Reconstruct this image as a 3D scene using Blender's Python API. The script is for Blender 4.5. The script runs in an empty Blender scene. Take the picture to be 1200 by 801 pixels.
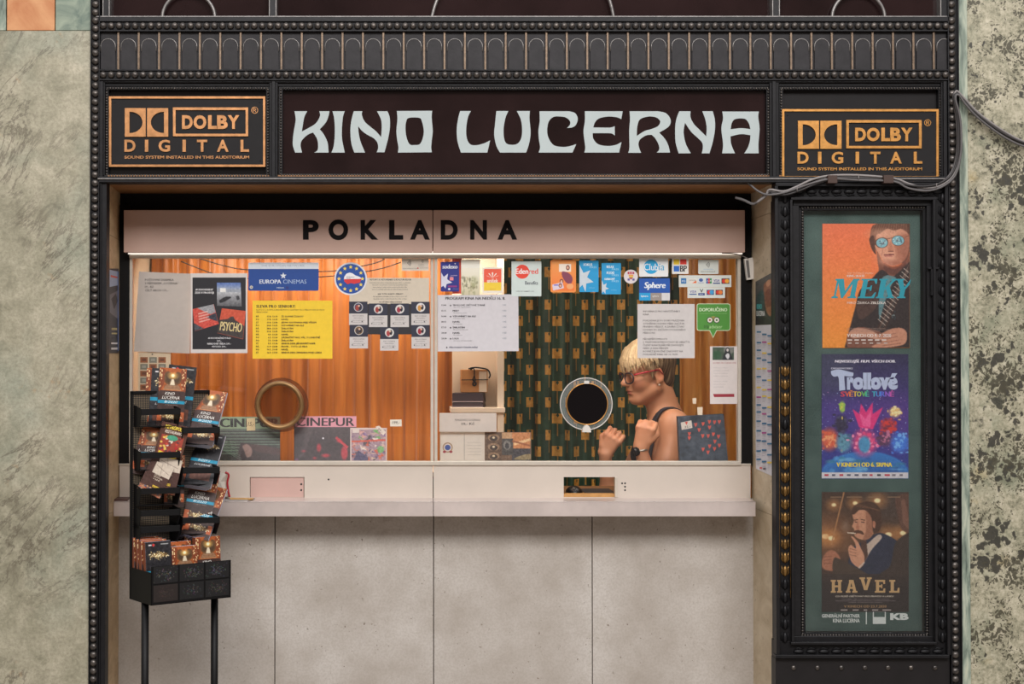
import bpy, math, random
import numpy as np
from mathutils import Vector, Matrix
from mathutils.geometry import tessellate_polygon
random.seed(7); RNG = np.random.default_rng(7)
SC = bpy.context.scene; COL = SC.collection
PI = math.pi
# ------------------------------------------------------------------ camera model (1200 x 801 photograph)
D, KP, TH, PX, PY, CZ = 5.2, 0.003/5.2, 0.0157, 480.0, 388.0, 1.6
ct, st = math.cos(TH), math.sin(TH)
def W(px, py, Y=0.0):
    a = (px-PX)*KP; v = (PY-py)*KP
    t = (Y+D)/(ct-st*v)
    return Vector((a*t, Y, CZ+(st+ct*v)*t))
def SX(py, Y=0.0):
    v = (PY-py)*KP
    return KP*(Y+D)/(ct-st*v)
cam = bpy.data.cameras.new('camera'); camo = bpy.data.objects.new('camera', cam); COL.objects.link(camo)
camo.location = (0, -D, CZ); camo.rotation_euler = (PI/2+TH, 0, 0)
cam.sensor_width = 36; cam.lens = 36/(1200*KP); cam.shift_x = (600-PX)/1200; cam.shift_y = (PY-400.5)/1200
cam.clip_start = 0.05; cam.clip_end = 100
SC.camera = camo
SC.view_settings.view_transform = 'Standard'; SC.view_settings.look = 'None'
SC.view_settings.gamma = 1.0; SC.view_settings.use_curve_mapping = False
# ------------------------------------------------------------------ materials
def lin(c): return c/12.92 if c <= 0.04045 else ((c+0.055)/1.055)**2.4
def C(r, g, b, k=1.0): return tuple(min(0.92, lin(v/255.0)*k) for v in (r, g, b))
def nodes(name):
    m = bpy.data.materials.new(name); m.use_nodes = True
    return m, m.node_tree, m.node_tree.nodes['Principled BSDF']
class NT:
    def __init__(s, nt): s.nt = nt
    def n(s, t, **kw):
        nd = s.nt.nodes.new(t)
        for k, v in kw.items():
            if k in nd.inputs: s.put(nd.inputs[k], v)
            else: setattr(nd, k, v)
        return nd
    def put(s, sock, v):
        if isinstance(v, bpy.types.NodeSocket): s.nt.links.new(v, sock)
        elif isinstance(v, tuple) and len(v) == 3 and sock.type == 'RGBA': sock.default_value = (*v, 1)
        else: sock.default_value = v
    def math(s, op, a, b=0.0, c=None, clamp=False):
        nd = s.nt.nodes.new('ShaderNodeMath'); nd.operation = op; nd.use_clamp = clamp
        s.put(nd.inputs[0], a); s.put(nd.inputs[1], b)
        if c is not None: s.put(nd.inputs[2], c)
        return nd.outputs[0]
    def noise(s, vec, scale, detail=4, rough=0.55, dist=0.0):
        nd = s.nt.nodes.new('ShaderNodeTexNoise')
        if vec is not None: s.put(nd.inputs['Vector'], vec)
        nd.inputs['Scale'].default_value = scale; nd.inputs['Detail'].default_value = detail
        nd.inputs['Roughness'].default_value = rough; nd.inputs['Distortion'].default_value = dist
        return nd.outputs['Fac']
    def ramp(s, f, stops, interp='LINEAR'):
        nd = s.nt.nodes.new('ShaderNodeValToRGB'); cr = nd.color_ramp; cr.interpolation = interp
        while len(cr.elements) < len(stops): cr.elements.new(0.5)
        for e, (p, c) in zip(cr.elements, stops):
            e.position = p; e.color = (*c, 1) if isinstance(c, tuple) else (c, c, c, 1)
        s.put(nd.inputs[0], f); return nd.outputs[0]
    def mix(s, f, a, b, mode='MIX'):
        nd = s.nt.nodes.new('ShaderNodeMix'); nd.data_type = 'RGBA'; nd.blend_type = mode
        s.put(nd.inputs[0], f); s.put(nd.inputs[6], a); s.put(nd.inputs[7], b)
        return nd.outputs[2]
    def pos(s): return s.nt.nodes.new('ShaderNodeNewGeometry').outputs['Position']
    def mapv(s, vec, scale=(1,1,1), loc=(0,0,0), rot=(0,0,0)):
        nd = s.nt.nodes.new('ShaderNodeMapping'); s.put(nd.inputs[0], vec)
        nd.inputs['Location'].default_value = loc; nd.inputs['Rotation'].default_value = rot; nd.inputs['Scale'].default_value = scale
        return nd.outputs[0]
    def bump(s, h, strength=0.3, dist=0.002):
        nd = s.nt.nodes.new('ShaderNodeBump'); s.put(nd.inputs['Height'], h)
        nd.inputs['Strength'].default_value = strength; nd.inputs['Distance'].default_value = dist
        return nd.outputs[0]
def mat(name, col, rough=0.5, metal=0.0, vary=0.0, scale=20, bump=0.0, spec=0.5, col2=None, bscale=None, coat=0.0):
    m, nt, b = nodes(name); N = NT(nt)
    b.inputs['Roughness'].default_value = rough; b.inputs['Metallic'].default_value = metal
    b.inputs['Specular IOR Level'].default_value = spec; b.inputs['Coat Weight'].default_value = coat
    if vary or col2:
        f = N.noise(N.pos(), scale, 5, 0.6)
        lo = tuple(v*(1-vary) for v in col); hi = col2 or tuple(min(1, v*(1+vary)) for v in col)
        N.put(b.inputs['Base Color'], N.ramp(f, [(0.3, lo), (0.7, hi)]))
    else:
        f = N.noise(N.pos(), scale*3, 2)
        N.put(b.inputs['Base Color'], N.ramp(f, [(0.3, tuple(v*0.97 for v in col)), (0.7, col)]))
    if bump: N.put(b.inputs['Normal'], N.bump(N.noise(N.pos(), bscale or scale*4, 4), bump))
    return m
_pm = {}
def pm(c, rough=0.55):
    k = (tuple(round(v, 4) for v in c), rough)
    if k not in _pm:
        m, nt, b = nodes('print'); N = NT(nt)
        b.inputs['Roughness'].default_value = rough
        f = N.noise(N.pos(), 60, 2)
        N.put(b.inputs['Base Color'], N.ramp(f, [(0.3, tuple(v*0.96 for v in c)), (0.7, tuple(min(1, v*1.02) for v in c))]))
        _pm[k] = m
    return _pm[k]
def art_mat(rough=0.45):
    m, nt, b = nodes('printed_art'); N = NT(nt)
    at = N.n('ShaderNodeAttribute', attribute_name='Col')
    N.put(b.inputs['Base Color'], at.outputs['Color']); b.inputs['Roughness'].default_value = rough
    return m
ART = art_mat()
def glass_mat(name, ior=1.5, rough=0.0, tint=(1,1,1)):
    m = bpy.data.materials.new(name); m.use_nodes = True; nt = m.node_tree; nt.nodes.clear(); N = NT(nt)
    out = nt.nodes.new('ShaderNodeOutputMaterial'); mix = nt.nodes.new('ShaderNodeMixShader')
    tr = nt.nodes.new('ShaderNodeBsdfTransparent'); gl = nt.nodes.new('ShaderNodeBsdfGlossy'); fr = nt.nodes.new('ShaderNodeFresnel')
    tr.inputs[0].default_value = (*tint, 1); gl.inputs['Roughness'].default_value = rough; fr.inputs[0].default_value = ior
    nt.links.new(fr.outputs[0], mix.inputs[0]); nt.links.new(tr.outputs[0], mix.inputs[1]); nt.links.new(gl.outputs[0], mix.inputs[2])
    nt.links.new(mix.outputs[0], out.inputs[0]); return m
def emit_mat(name, c, s):
    m, nt, b = nodes(name)
    b.inputs['Base Color'].default_value = (*c, 1); b.inputs['Emission Color'].default_value = (*c, 1); b.inputs['Emission Strength'].default_value = s
    return m
# ------------------------------------------------------------------ objects
def tag(o, label=None, cat=None, group=None, kind=None):
    if label: o['label'] = label
    if cat: o['category'] = cat
    if group: o['group'] = group
    if kind: o['kind'] = kind
    return o
def wloc(o):
    v = Vector((0, 0, 0))
    while o is not None: v = v + o.location; o = o.parent
    return v
def thing(name, loc, label, cat, group=None):
    o = bpy.data.objects.new(name, None); o.empty_display_size = 0.05; COL.objects.link(o); o.location = loc
    return tag(o, label, cat, group)
class MB:
    def __init__(s): s.v = []; s.f = []; s.mi = []; s.mats = []; s.sm = []; s.col = {}
    def m(s, mat):
        if mat not in s.mats: s.mats.append(mat)
        return s.mats.index(mat)
    def add(s, vs, fs, mat, smooth=False):
        b = len(s.v); s.v.extend([tuple(v) for v in vs]); i = s.m(mat)
        for f in fs: s.f.append(tuple(b+k for k in f)); s.mi.append(i); s.sm.append(smooth)
        return b
    def box(s, x0, x1, y0, y1, z0, z1, mat):
        vs = [(x, y, z) for z in (z0, z1) for y in (y0, y1) for x in (x0, x1)]
        s.add(vs, [(0,2,3,1), (4,5,7,6), (0,1,5,4), (2,6,7,3), (0,4,6,2), (1,3,7,5)], mat); return s
    def pbox(s, x0, x1, py0, py1, Y0, Y1, mat):
        cx, cy = (x0+x1)/2, (py0+py1)/2
        s.box(W(x0, cy, Y0).x, W(x1, cy, Y0).x, Y0, Y1, W(cx, py1, Y0).z, W(cx, py0, Y0).z, mat); return s
    def hexa(s, p, mat):   # p: 4 front corners then 4 back corners, same order
        s.add(p, [(0,1,2,3), (7,6,5,4), (0,4,5,1), (1,5,6,2), (2,6,7,3), (3,7,4,0)], mat); return s
    def sph(s, c, r, mat, nu=12, nv=7, sc=(1,1,1)):
        vs = [(c[0], c[1], c[2]+r*sc[2])]; fs = []
        for j in range(1, nv):
            th = PI*j/nv
            for i in range(nu):
                ph = 2*PI*i/nu
                vs.append((c[0]+r*sc[0]*math.sin(th)*math.cos(ph), c[1]+r*sc[1]*math.sin(th)*math.sin(ph), c[2]+r*sc[2]*math.cos(th)))
        vs.append((c[0], c[1], c[2]-r*sc[2])); L = len(vs)-1
        for i in range(nu):
            k = (i+1) % nu
            fs.append((0, 1+i, 1+k)); fs.append((L, L-nu+k, L-nu+i))
            for j in range(nv-2): fs.append((1+j*nu+i, 1+(j+1)*nu+i, 1+(j+1)*nu+k, 1+j*nu+k))
        s.add(vs, fs, mat, True); return s
    def tube(s, pts, r, mat, n=8, closed=False, cap=True):
        P = [Vector(p) for p in pts]; R = r if isinstance(r, (list, tuple)) else [r]*len(P)
        rings = []; up = Vector((0.137, 0.31, 0.94)); N = len(P)
        for i, p in enumerate(P):
            a = P[(i-1) % N] if (closed or i > 0) else p; b = P[(i+1) % N] if (closed or i < N-1) else p
            t = (b-a).normalized()
            u = up - t*up.dot(t)
            if u.length < 1e-4: u = Vector((1, 0, 0)) - t*t.x
            u.normalize(); up = u; w = t.cross(u)
            rings.append([p+(u*math.cos(2*PI*k/n)+w*math.sin(2*PI*k/n))*R[i] for k in range(n)])
        vs = [v for rg in rings for v in rg]; fs = []
        for i in range(N if closed else N-1):
            j = (i+1) % N
            for k in range(n): fs.append((i*n+k, i*n+(k+1) % n, j*n+(k+1) % n, j*n+k))
        if cap and not closed: fs += [tuple(range(n-1, -1, -1)), tuple((N-1)*n+k for k in range(n))]
        s.add(vs, fs, mat, True); return s
    def ringlathe(s, c, prof, mat, n=48):   # axis along Y through c; prof: closed loop of (radius, y)
        vs = []; fs = []; m = len(prof)
        for i in range(n):
            a = 2*PI*i/n
            for (r, y) in prof: vs.append((c[0]+r*math.cos(a), c[1]+y, c[2]+r*math.sin(a)))
        for i in range(n):
            j = (i+1) % n
            for k in range(m): fs.append((i*m+k, j*m+k, j*m+(k+1) % m, i*m+(k+1) % m))
        s.add(vs, fs, mat, True); return s
    def plate(s, loops, y0, y1, mat):   # loops in world (x,z); filled front at y0, extruded back to y1
        flat, tris = tess(loops); n = len(flat)
        vs = [(x, y0, z) for x, z in flat]+[(x, y1, z) for x, z in flat]
        fs = [t for t in tris]+[(t[2]+n, t[1]+n, t[0]+n) for t in tris]
        o = 0
        for lp in loops:
            L = len(lp)
            for i in range(L): fs.append((o+i, o+(i+1) % L, o+(i+1) % L+n, o+i+n))
            o += L
        s.add(vs, fs, mat); return s
    def build(s, name, parent=None, bevel=0.0, seg=2, kind=None):
        me = bpy.data.meshes.new(name); V = np.array(s.v, dtype=float).reshape(-1, 3)
        if parent is not None: off = np.array(wloc(parent))
        else: off = np.array(((V[:,0].min()+V[:,0].max())/2, (V[:,1].min()+V[:,1].max())/2, V[:,2].min()))
        me.from_pydata((V-off).tolist(), [], s.f)
        for m in s.mats: me.materials.append(m)
        me.polygons.foreach_set('material_index', s.mi); me.polygons.foreach_set('use_smooth', s.sm)
        if s.col:
            a = me.color_attributes.new('Col', 'FLOAT_COLOR', 'POINT'); arr = np.ones((len(V), 4), dtype=np.float32)
            for b, c in s.col.items(): arr[b:b+len(c), :3] = c
            a.data.foreach_set('color', arr.ravel())
        me.update()
        o = bpy.data.objects.new(name, me); COL.objects.link(o)
        if parent is not None: o.parent = parent
        else: o.location = Vector(off)
        if bevel:
            bv = o.modifiers.new('bevel', 'BEVEL'); bv.width = bevel; bv.segments = seg; bv.limit_method = 'ANGLE'; bv.angle_limit = 0.7
        if kind: o['kind'] = kind
        return o
def tess(loops):
    L3 = [[Vector((x, y, 0)) for x, y in lp] for lp in loops]
    return [p for lp in loops for p in lp], [tuple(t) for t in tessellate_polygon(L3)]
def crv(pts, n=6, closed=True):
    """points (x,y) or (x,y,1) for a sharp corner -> smooth outline"""
    N = len(pts); out = []
    P = [np.array(p[:2], float) for p in pts]; K = [len(p) > 2 for p in pts]
    for i in range(N if closed else N-1):
        j = (i+1) % N; p1, p2 = P[i], P[j]
        p0 = p1 - (p2-p1)*0.3 if K[i] or (not closed and i == 0) else P[i-1]
        p3 = p2 + (p2-p1)*0.3 if K[j] or (not closed and j == N-1) else P[(j+1) % N]
        if K[i] and K[j]: out.append(tuple(p1)); continue
        for q in range(n):
            t = q/n
            out.append(tuple(0.5*((2*p1)+(-p0+p2)*t+(2*p0-5*p1+4*p2-p3)*t*t+(-p0+3*p1-3*p2+p3)*t**3)))
    if not closed: out.append(tuple(P[-1]))
    return out
_tx = {}
def glyphs(s, bold=0.0, shear=0.0, res=3, ext=0.0):
    k = (s, bold, shear, res, ext)
    if k not in _tx:
        c = bpy.data.curves.new('t', 'FONT'); c.body = s; c.offset = bold; c.shear = shear; c.resolution_u = res; c.extrude = ext
        o = bpy.data.objects.new('t', c); COL.objects.link(o)
        dg = bpy.context.evaluated_depsgraph_get(); me = bpy.data.meshes.new_from_object(o.evaluated_get(dg))
        V = np.array([tuple(v.co) for v in me.vertices]).reshape(-1, 3); F = [tuple(p.vertices) for p in me.polygons]
        bpy.data.objects.remove(o); bpy.data.curves.remove(c); bpy.data.meshes.remove(me)
        _tx[k] = (V, F)
    return _tx[k]
# ------------------------------------------------------------------ printing
class Paint:
    """a small painter for printed pictures; units are photograph pixels"""
    def __init__(s, w, h, k=2.0, bg=(255,255,255)):
        s.w, s.h = w, h; s.nx = max(4, int(w*k)+1); s.ny = max(4, int(h*k)+1)
        s.X, s.Y = np.meshgrid(np.linspace(0, w, s.nx), np.linspace(0, h, s.ny)); s.a = np.zeros((s.ny, s.nx, 3)); s.a[:] = bg; s.px = w/(s.nx-1)
    def put(s, mask, c, al=1.0):
        m = np.clip(mask*al, 0, 1)[..., None]; s.a = s.a*(1-m)+np.array(c, float)*m; return s
    def ell(s, cx, cy, rx, ry, c, al=1.0, soft=None, rot=0.0):
        dx, dy = s.X-cx, s.Y-cy; cr, sr = math.cos(rot), math.sin(rot)
        d = np.sqrt(((dx*cr+dy*sr)/rx)**2+((dy*cr-dx*sr)/ry)**2); sf = (soft if soft is not None else s.px*0.7)/min(rx, ry)
        return s.put(np.clip((1-d)/max(sf, 1e-3)+0.5, 0, 1), c, al)
    def poly(s, pts, c, al=1.0, blur=0):
        ins = np.zeros(s.X.shape, bool); n = len(pts)
        for i in range(n):
            (x1, y1), (x2, y2) = pts[i][:2], pts[(i+1) % n][:2]
            cond = (y1 > s.Y) != (y2 > s.Y)
            with np.errstate(divide='ignore', invalid='ignore'): ins ^= cond & (s.X < (x2-x1)*(s.Y-y1)/((y2-y1) or 1e-9)+x1)
        m = ins.astype(float)
        for _ in range(1+blur):
            p = np.pad(m, 1, mode='edge'); m = (p[1:-1,1:-1]*4+p[:-2,1:-1]+p[2:,1:-1]+p[1:-1,:-2]+p[1:-1,2:])/8
        return s.put(m, c, al)
    def cur(s, pts, c, al=1.0, blur=0): return s.poly(crv(pts), c, al, blur)
    def rect(s, x0, y0, x1, y1, c, al=1.0): return s.poly([(x0,y0),(x1,y0),(x1,y1),(x0,y1)], c, al)
    def vgrad(s, y0, y1, c0, c1, al=1.0):
        t = np.clip((s.Y-y0)/(y1-y0), 0, 1)[..., None]; m = ((s.Y >= min(y0, y1)) & (s.Y <= max(y0, y1)))[..., None]*al
        s.a = s.a*(1-m)+(np.array(c0, float)*(1-t)+np.array(c1, float)*t)*m; return s
    def line(s, x0, y0, x1, y1, w, c, al=1.0):
        dx, dy = x1-x0, y1-y0; L = math.hypot(dx, dy) or 1; ox, oy = -dy/L*w/2, dx/L*w/2
        return s.poly([(x0+ox,y0+oy),(x1+ox,y1+oy),(x1-ox,y1-oy),(x0-ox,y0-oy)], c, al)
    def grain(s, amp, cell=2.0, seed=1):
        r = np.random.default_rng(seed); n = r.normal(size=(int(s.h/cell)+2, int(s.w/cell)+2))
        iy = np.clip((s.Y/cell), 0, n.shape[0]-1.001); ix = np.clip(s.X/cell, 0, n.shape[1]-1.001)
        y0, x0 = iy.astype(int), ix.astype(int); fy, fx = iy-y0, ix-x0
        v = n[y0,x0]*(1-fy)*(1-fx)+n[y0+1,x0]*fy*(1-fx)+n[y0,x0+1]*(1-fy)*fx+n[y0+1,x0+1]*fy*fx
        s.a = s.a+v[..., None]*amp; return s
    def lin(s, k):
        a = np.clip(s.a, 0, 255)/255; return np.clip(np.where(a <= 0.04045, a/12.92, ((a+0.055)/1.055)**2.4)*k, 0, 0.92)
GK = 1.12     # printed colour: photograph value -> ink albedo
class Sheet:
    """a printed flat thing: layers of ink polygons on one board; units are photograph pixels, or own units with a custom map"""
    def __init__(s, Y=0.36, fmap=None, thick=0.0008, k=None, rough=0.5):
        s.mb = MB(); s.Y = Y; s.th = thick; s.k = GK if k is None else k; s.L = 0; s.rough = rough
        s.map = fmap or (lambda x, y, o: W(x, y, Y)-Vector((0, o, 0)))
    def c(s, c): return pm(C(*c, s.k), s.rough)
    def base(s, pts, c, holes=()):
        loops = [pts]+list(holes); flat, tris = tess(loops); n = len(flat); m = s.c(c)
        vs = [s.map(x, y, s.th) for x, y in flat]+[s.map(x, y, 0) for x, y in flat]
        fs = [(t[2], t[1], t[0]) for t in tris]+[(t[0]+n, t[1]+n, t[2]+n) for t in tris]; o = 0
        for lp in loops:
            q = len(lp)
            for i in range(q): fs.append((o+i, o+(i+1) % q, o+(i+1) % q+n, o+i+n))
            o += q
        s.mb.add(vs, fs, m); return s
    def rbase(s, x0, y0, x1, y1, c, r=0):
        return s.base(rrect(x0, y0, x1, y1, r) if r else [(x0,y0),(x1,y0),(x1,y1),(x0,y1)], c)
    def up(s, n=1): s.L += n; return s
    def _o(s): s.L += 0.16; return s.th+0.00012*(s.L+1)
    def poly(s, pts, c, holes=()):
        flat, tris = tess([pts]+list(holes)); o = s._o()
        s.mb.add([s.map(x, y, o) for x, y in flat], [(t[2], t[1], t[0]) for t in tris], s.c(c)); return s
    def rect(s, x0, y0, x1, y1, c): return s.poly([(x0,y0),(x1,y0),(x1,y1),(x0,y1)], c)
    def ell(s, cx, cy, rx, ry, c, n=28): return s.poly([(cx+rx*math.cos(2*PI*i/n), cy+ry*math.sin(2*PI*i/n)) for i in range(n)], c)
    def star(s, cx, cy, r, c, q=5, ri=0.42, rot=0):
        return s.poly([(cx+(r if i % 2 == 0 else r*ri)*math.sin(PI*i/q+rot), cy-(r if i % 2 == 0 else r*ri)*math.cos(PI*i/q+rot)) for i in range(2*q)], c)
    def text(s, t, x0, y0, x1, y1, c, bold=0.0, shear=0.0, res=2, fit=True, al='L', rot=0.0):
        """fills the box x0..x1, y0..y1 (fit) or keeps its own width from the height"""
        multi = bold > 0 and (y1-y0 < 12 or 'M' in t); V, F = glyphs(t, 0.0 if multi else bold, shear, res)
        if not len(V): return s
        a, b = V[:,:2].min(0), V[:,:2].max(0); sy = (y1-y0)/(b[1]-a[1]); sx = (x1-x0)/(b[0]-a[0]) if fit else sy
        w = (b[0]-a[0])*sx; xs = x0 if (fit or al == 'L') else (x1-w if al == 'R' else (x0+x1-w)/2)
        X = xs+(V[:,0]-a[0])*sx; Y = y1-(V[:,1]-a[1])*sy
        if rot:
            cx, cy = (x0+x1)/2, (y0+y1)/2; cr, sr = math.cos(rot), math.sin(rot); X, Y = cx+(X-cx)*cr-(Y-cy)*sr, cy+(X-cx)*sr+(Y-cy)*cr
        o = s._o()
        for dx in ((-0.5, 0, 0.5) if multi else (0,)):
            e = dx*bold*(y1-y0)*1.9; s.mb.add([s.map(x+e, y, o+dx*0.00003) for x, y in zip(X, Y)], F, s.c(c))
        return s
    def lines(s, rows, x, y, cap, pitch, c, bold=0.0, shear=0.0, al='L', x1=None):
        """rows of running text set at one size; cap is the height of capital letters"""
        for i, t in enumerate(rows):
            if not t: continue
            V, F = glyphs(t, 0.0, shear, 1)
            if not len(V): continue
            k = cap/0.69; w = (V[:,0].max()-V[:,0].min())*k; xs = x if al == 'L' else (x+x1-w)/2 if al == 'C' else x1-w
            o = s._o(); yb = y+i*pitch+cap
            for dx in (-0.5, 0.5):
                e = dx*(bold+0.012)*k*1.9; s.mb.add([s.map(xs+(vx-V[:,0].min())*k+e, yb-vy*k, o+dx*0.00002) for vx, vy in V[:,:2]], F, s.c(c))
        return s
    def pic(s, x0, y0, x1, y1, P, pf=None):
        o = s._o(); ny, nx = P.ny, P.nx
        if pf: pts = [pf(i/(nx-1), j/(ny-1)) for j in range(ny) for i in range(nx)]
        else: pts = [(x0+(x1-x0)*i/(nx-1), y0+(y1-y0)*j/(ny-1)) for j in range(ny) for i in range(nx)]
        fs = [(j*nx+i, (j+1)*nx+i, (j+1)*nx+i+1, j*nx+i+1) for j in range(ny-1) for i in range(nx-1)]
        b = s.mb.add([s.map(x, y, o) for x, y in pts], fs, ART, True); s.mb.col[b] = P.lin(s.k).reshape(-1, 3); return s
    def build(s, name, label, cat, group=None, parent=None):
        o = s.mb.build(name, parent); return tag(o, label, cat, group)
def rrect(x0, y0, x1, y1, r, n=5):
    out = []
    for cx, cy, a in ((x1-r, y0+r, -PI/2), (x1-r, y1-r, 0), (x0+r, y1-r, PI/2), (x0+r, y0+r, PI)):
        out += [(cx+r*math.cos(a+PI/2*i/n), cy+r*math.sin(a+PI/2*i/n)) for i in range(n+1)]
    return out
def quadf(a, b, c, d):   # corners TL TR BR BL -> bilinear
    a, b, c, d = [np.array(p, float) for p in (a, b, c, d)]
    return lambda u, v: tuple((a*(1-u)+b*u)*(1-v)+(d*(1-u)+c*u)*v)
# ================================================================== MATERIALS
def marble_green():
    m, nt, b = nodes('veined_green_marble'); N = NT(nt); p = N.pos()
    big = N.noise(p, 1.6, 4, 0.6); fine = N.noise(p, 14, 6, 0.65, 0.6)
    base = N.ramp(N.math('ADD', N.math('MULTIPLY', big, 0.55), N.math('MULTIPLY', fine, 0.45)), [(0.36, C(118,112,94)), (0.44, C(152,147,125)), (0.53, C(174,167,145)), (0.64, C(200,191,169))])
    gn = N.ramp(N.noise(p, 3.1, 3, 0.5), [(0.50, 0.0), (0.70, 0.45)]); base = N.mix(gn, base, C(132,146,132))
    pv = N.mapv(N.mapv(p, (1,1,1), (0,0,0), (0, -0.75, 0)), (2.2, 1, 0.75))
    v = N.math('ABSOLUTE', N.math('SUBTRACT', N.noise(pv, 1.9, 12, 0.72, 0.6), 0.5))
    veins = N.ramp(v, [(0.0, 0.9), (0.006, 0.75), (0.018, 0.0)])
    gate = N.ramp(N.noise(p, 2.6, 3), [(0.45, 0.0), (0.58, 0.75)])
    base = N.mix(N.math('MULTIPLY', veins, gate), base, C(74,62,50))
    v2 = N.math('ABSOLUTE', N.math('SUBTRACT', N.noise(p, 6, 8, 0.6, 1.8), 0.5))
    base = N.mix(N.ramp(v2, [(0.0, 0.18), (0.02, 0.0)]), base, C(206,198,176)); base = N.mix(N.ramp(N.noise(p, 90, 6, 0.75), [(0.40, 0.35), (0.56, 0.0)]), base, C(104,98,82))
    rust = N.ramp(N.noise(p, 5.2, 5, 0.65), [(0.62, 0.0), (0.72, 0.6)]); base = N.mix(rust, base, C(176,128,70))
    N.put(b.inputs['Base Color'], base); b.inputs['Roughness'].default_value = 0.5
    N.put(b.inputs['Normal'], N.bump(fine, 0.25, 0.003)); return m
def marble_mottled():
    m, nt, b = nodes('mottled_cream_marble'); N = NT(nt); p = N.pos()
    f = N.math('ADD', N.math('MULTIPLY', N.noise(p, 15, 8, 0.75, 0.4), 0.55), N.math('MULTIPLY', N.noise(p, 70, 5, 0.7), 0.45))
    base = N.ramp(f, [(0.36, C(92,88,72)), (0.45, C(142,138,116)), (0.52, C(174,167,144)), (0.64, C(204,196,174))])
    gn = N.ramp(N.noise(p, 4.5, 5, 0.65, 0.5), [(0.50, 0.0), (0.66, 0.55)]); base = N.mix(gn, base, C(118,126,104))
    ye = N.ramp(N.noise(p, 7.3, 4, 0.6), [(0.6, 0.0), (0.72, 0.4)]); base = N.mix(ye, base, C(196,170,116))
    wv = N.n('ShaderNodeTexNoise', Vector=p, Scale=30.0, Detail=4.0); wm = N.n('ShaderNodeMix', data_type='RGBA'); wm.inputs[0].default_value = 0.06
    N.put(wm.inputs[6], p); N.put(wm.inputs[7], wv.outputs['Color'])
    def spots(scale, zs, lo, hi, seed):
        vo = N.n('ShaderNodeTexVoronoi', Vector=N.mapv(wm.outputs[2], (1,1,0.8), (seed,0,seed)), Scale=scale)
        zone = N.noise(N.mapv(p, (1,1,1), (seed*3,0,1)), zs, 4, 0.6); thr = N.math('MULTIPLY', N.math('SUBTRACT', zone, 0.47), 2.6)
        return N.ramp(N.math('SUBTRACT', N.math('ADD', thr, 0.5), vo.outputs['Distance']), [(lo, 0.0), (hi, 0.92)])
    base = N.mix(spots(36, 4.2, 0.30, 0.40, 0.3), base, C(46,44,40)); base = N.mix(spots(95, 7.0, 0.20, 0.34, 1.7), base, C(70,66,52)); base = N.mix(spots(15, 3.4, 0.56, 0.66, 2.9), base, C(54,54,46))
    N.put(b.inputs['Base Color'], base); b.inputs['Roughness'].default_value = 0.45
    N.put(b.inputs['Normal'], N.bump(f, 0.25, 0.003)); return m
def marble_cipollino():
    m, nt, b = nodes('grey_green_striped_marble'); N = NT(nt); p = N.pos()
    f = N.noise(N.mapv(p, (9, 1, 1.5)), 5, 6, 0.6, 0.6)
    N.put(b.inputs['Base Color'], N.ramp(f, [(0.3, C(80,92,84)), (0.46, C(134,146,132)), (0.6, C(176,182,164)), (0.75, C(196,196,170))]))
    b.inputs['Roughness'].default_value = 0.5; return m
def stone_tan(name, lo, hi, sc=(1,1,1), dark=C(96,74,50)):
    m, nt, b = nodes(name); N = NT(nt); p = N.mapv(N.pos(), sc)
    f = N.noise(p, 6, 7, 0.6, 0.8); base = N.ramp(f, [(0.3, lo), (0.7, hi)])
    base = N.mix(N.ramp(N.noise(p, 22, 5, 0.7), [(0.6, 0.0), (0.72, 0.55)]), base, dark)
    N.put(b.inputs['Base Color'], base); b.inputs['Roughness'].default_value = 0.55; return m
def stone_speckled():
    m, nt, b = nodes('pale_speckled_stone'); N = NT(nt); p = N.pos()
    f = N.noise(p, 5, 5, 0.6); base = N.ramp(f, [(0.3, C(174,164,154)), (0.7, C(204,197,190))])
    base = N.mix(N.ramp(N.noise(p, 130, 3, 0.6), [(0.42, 0.0), (0.62, 0.3)]), base, C(160,148,134))
    base = N.mix(N.ramp(N.noise(p, 60, 4, 0.7), [(0.66, 0.0), (0.71, 0.8)]), base, C(106,88,70))
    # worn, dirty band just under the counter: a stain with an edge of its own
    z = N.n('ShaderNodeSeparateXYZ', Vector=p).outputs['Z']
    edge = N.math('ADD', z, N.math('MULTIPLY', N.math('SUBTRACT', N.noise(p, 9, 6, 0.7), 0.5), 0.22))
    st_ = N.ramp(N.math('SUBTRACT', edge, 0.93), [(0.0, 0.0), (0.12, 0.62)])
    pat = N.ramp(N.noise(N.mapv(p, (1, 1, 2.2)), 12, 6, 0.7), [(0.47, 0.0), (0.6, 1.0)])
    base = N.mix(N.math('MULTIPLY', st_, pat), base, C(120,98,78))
    N.put(b.inputs['Base Color'], base); b.inputs['Roughness'].default_value = 0.6; return m
M_GREEN, M_MOTT, M_CIP = marble_green(), marble_mottled(), marble_cipollino()
M_ORMARB = stone_tan('orange_marble', C(176,104,58), C(216,160,112), (1,1,1), C(150,84,50))
M_TEAL = stone_tan('dark_teal_marble', C(70,92,86), C(160,170,150), (2.2,1,2.2), C(44,60,58))
M_REVEAL = stone_tan('tan_travertine', C(168,138,100), C(206,178,138), (1,1,3))
M_REVEALR = stone_tan('pale_travertine', C(178,158,128), C(212,196,170), (1,1,2))
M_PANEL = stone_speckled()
M_BLACK = mat('black_patinated_metal', C(30,29,31), 0.45, 0.3, 0.25, 30, 0.15, spec=0.35)
M_BLACK2 = mat('black_metal_moulding', C(25,24,26), 0.5, 0.3, 0.2, 40, 0.15, spec=0.3)
M_FRIEZE = mat('charcoal_cast_panel', C(46,44,46), 0.55, 0.2, 0.2, 25, 0.2, spec=0.3)
M_BEAD = mat('worn_dark_bronze', C(74,72,72), 0.34, 0.7, 0.3, 60, 0.1, col2=C(112,104,98))
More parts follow.
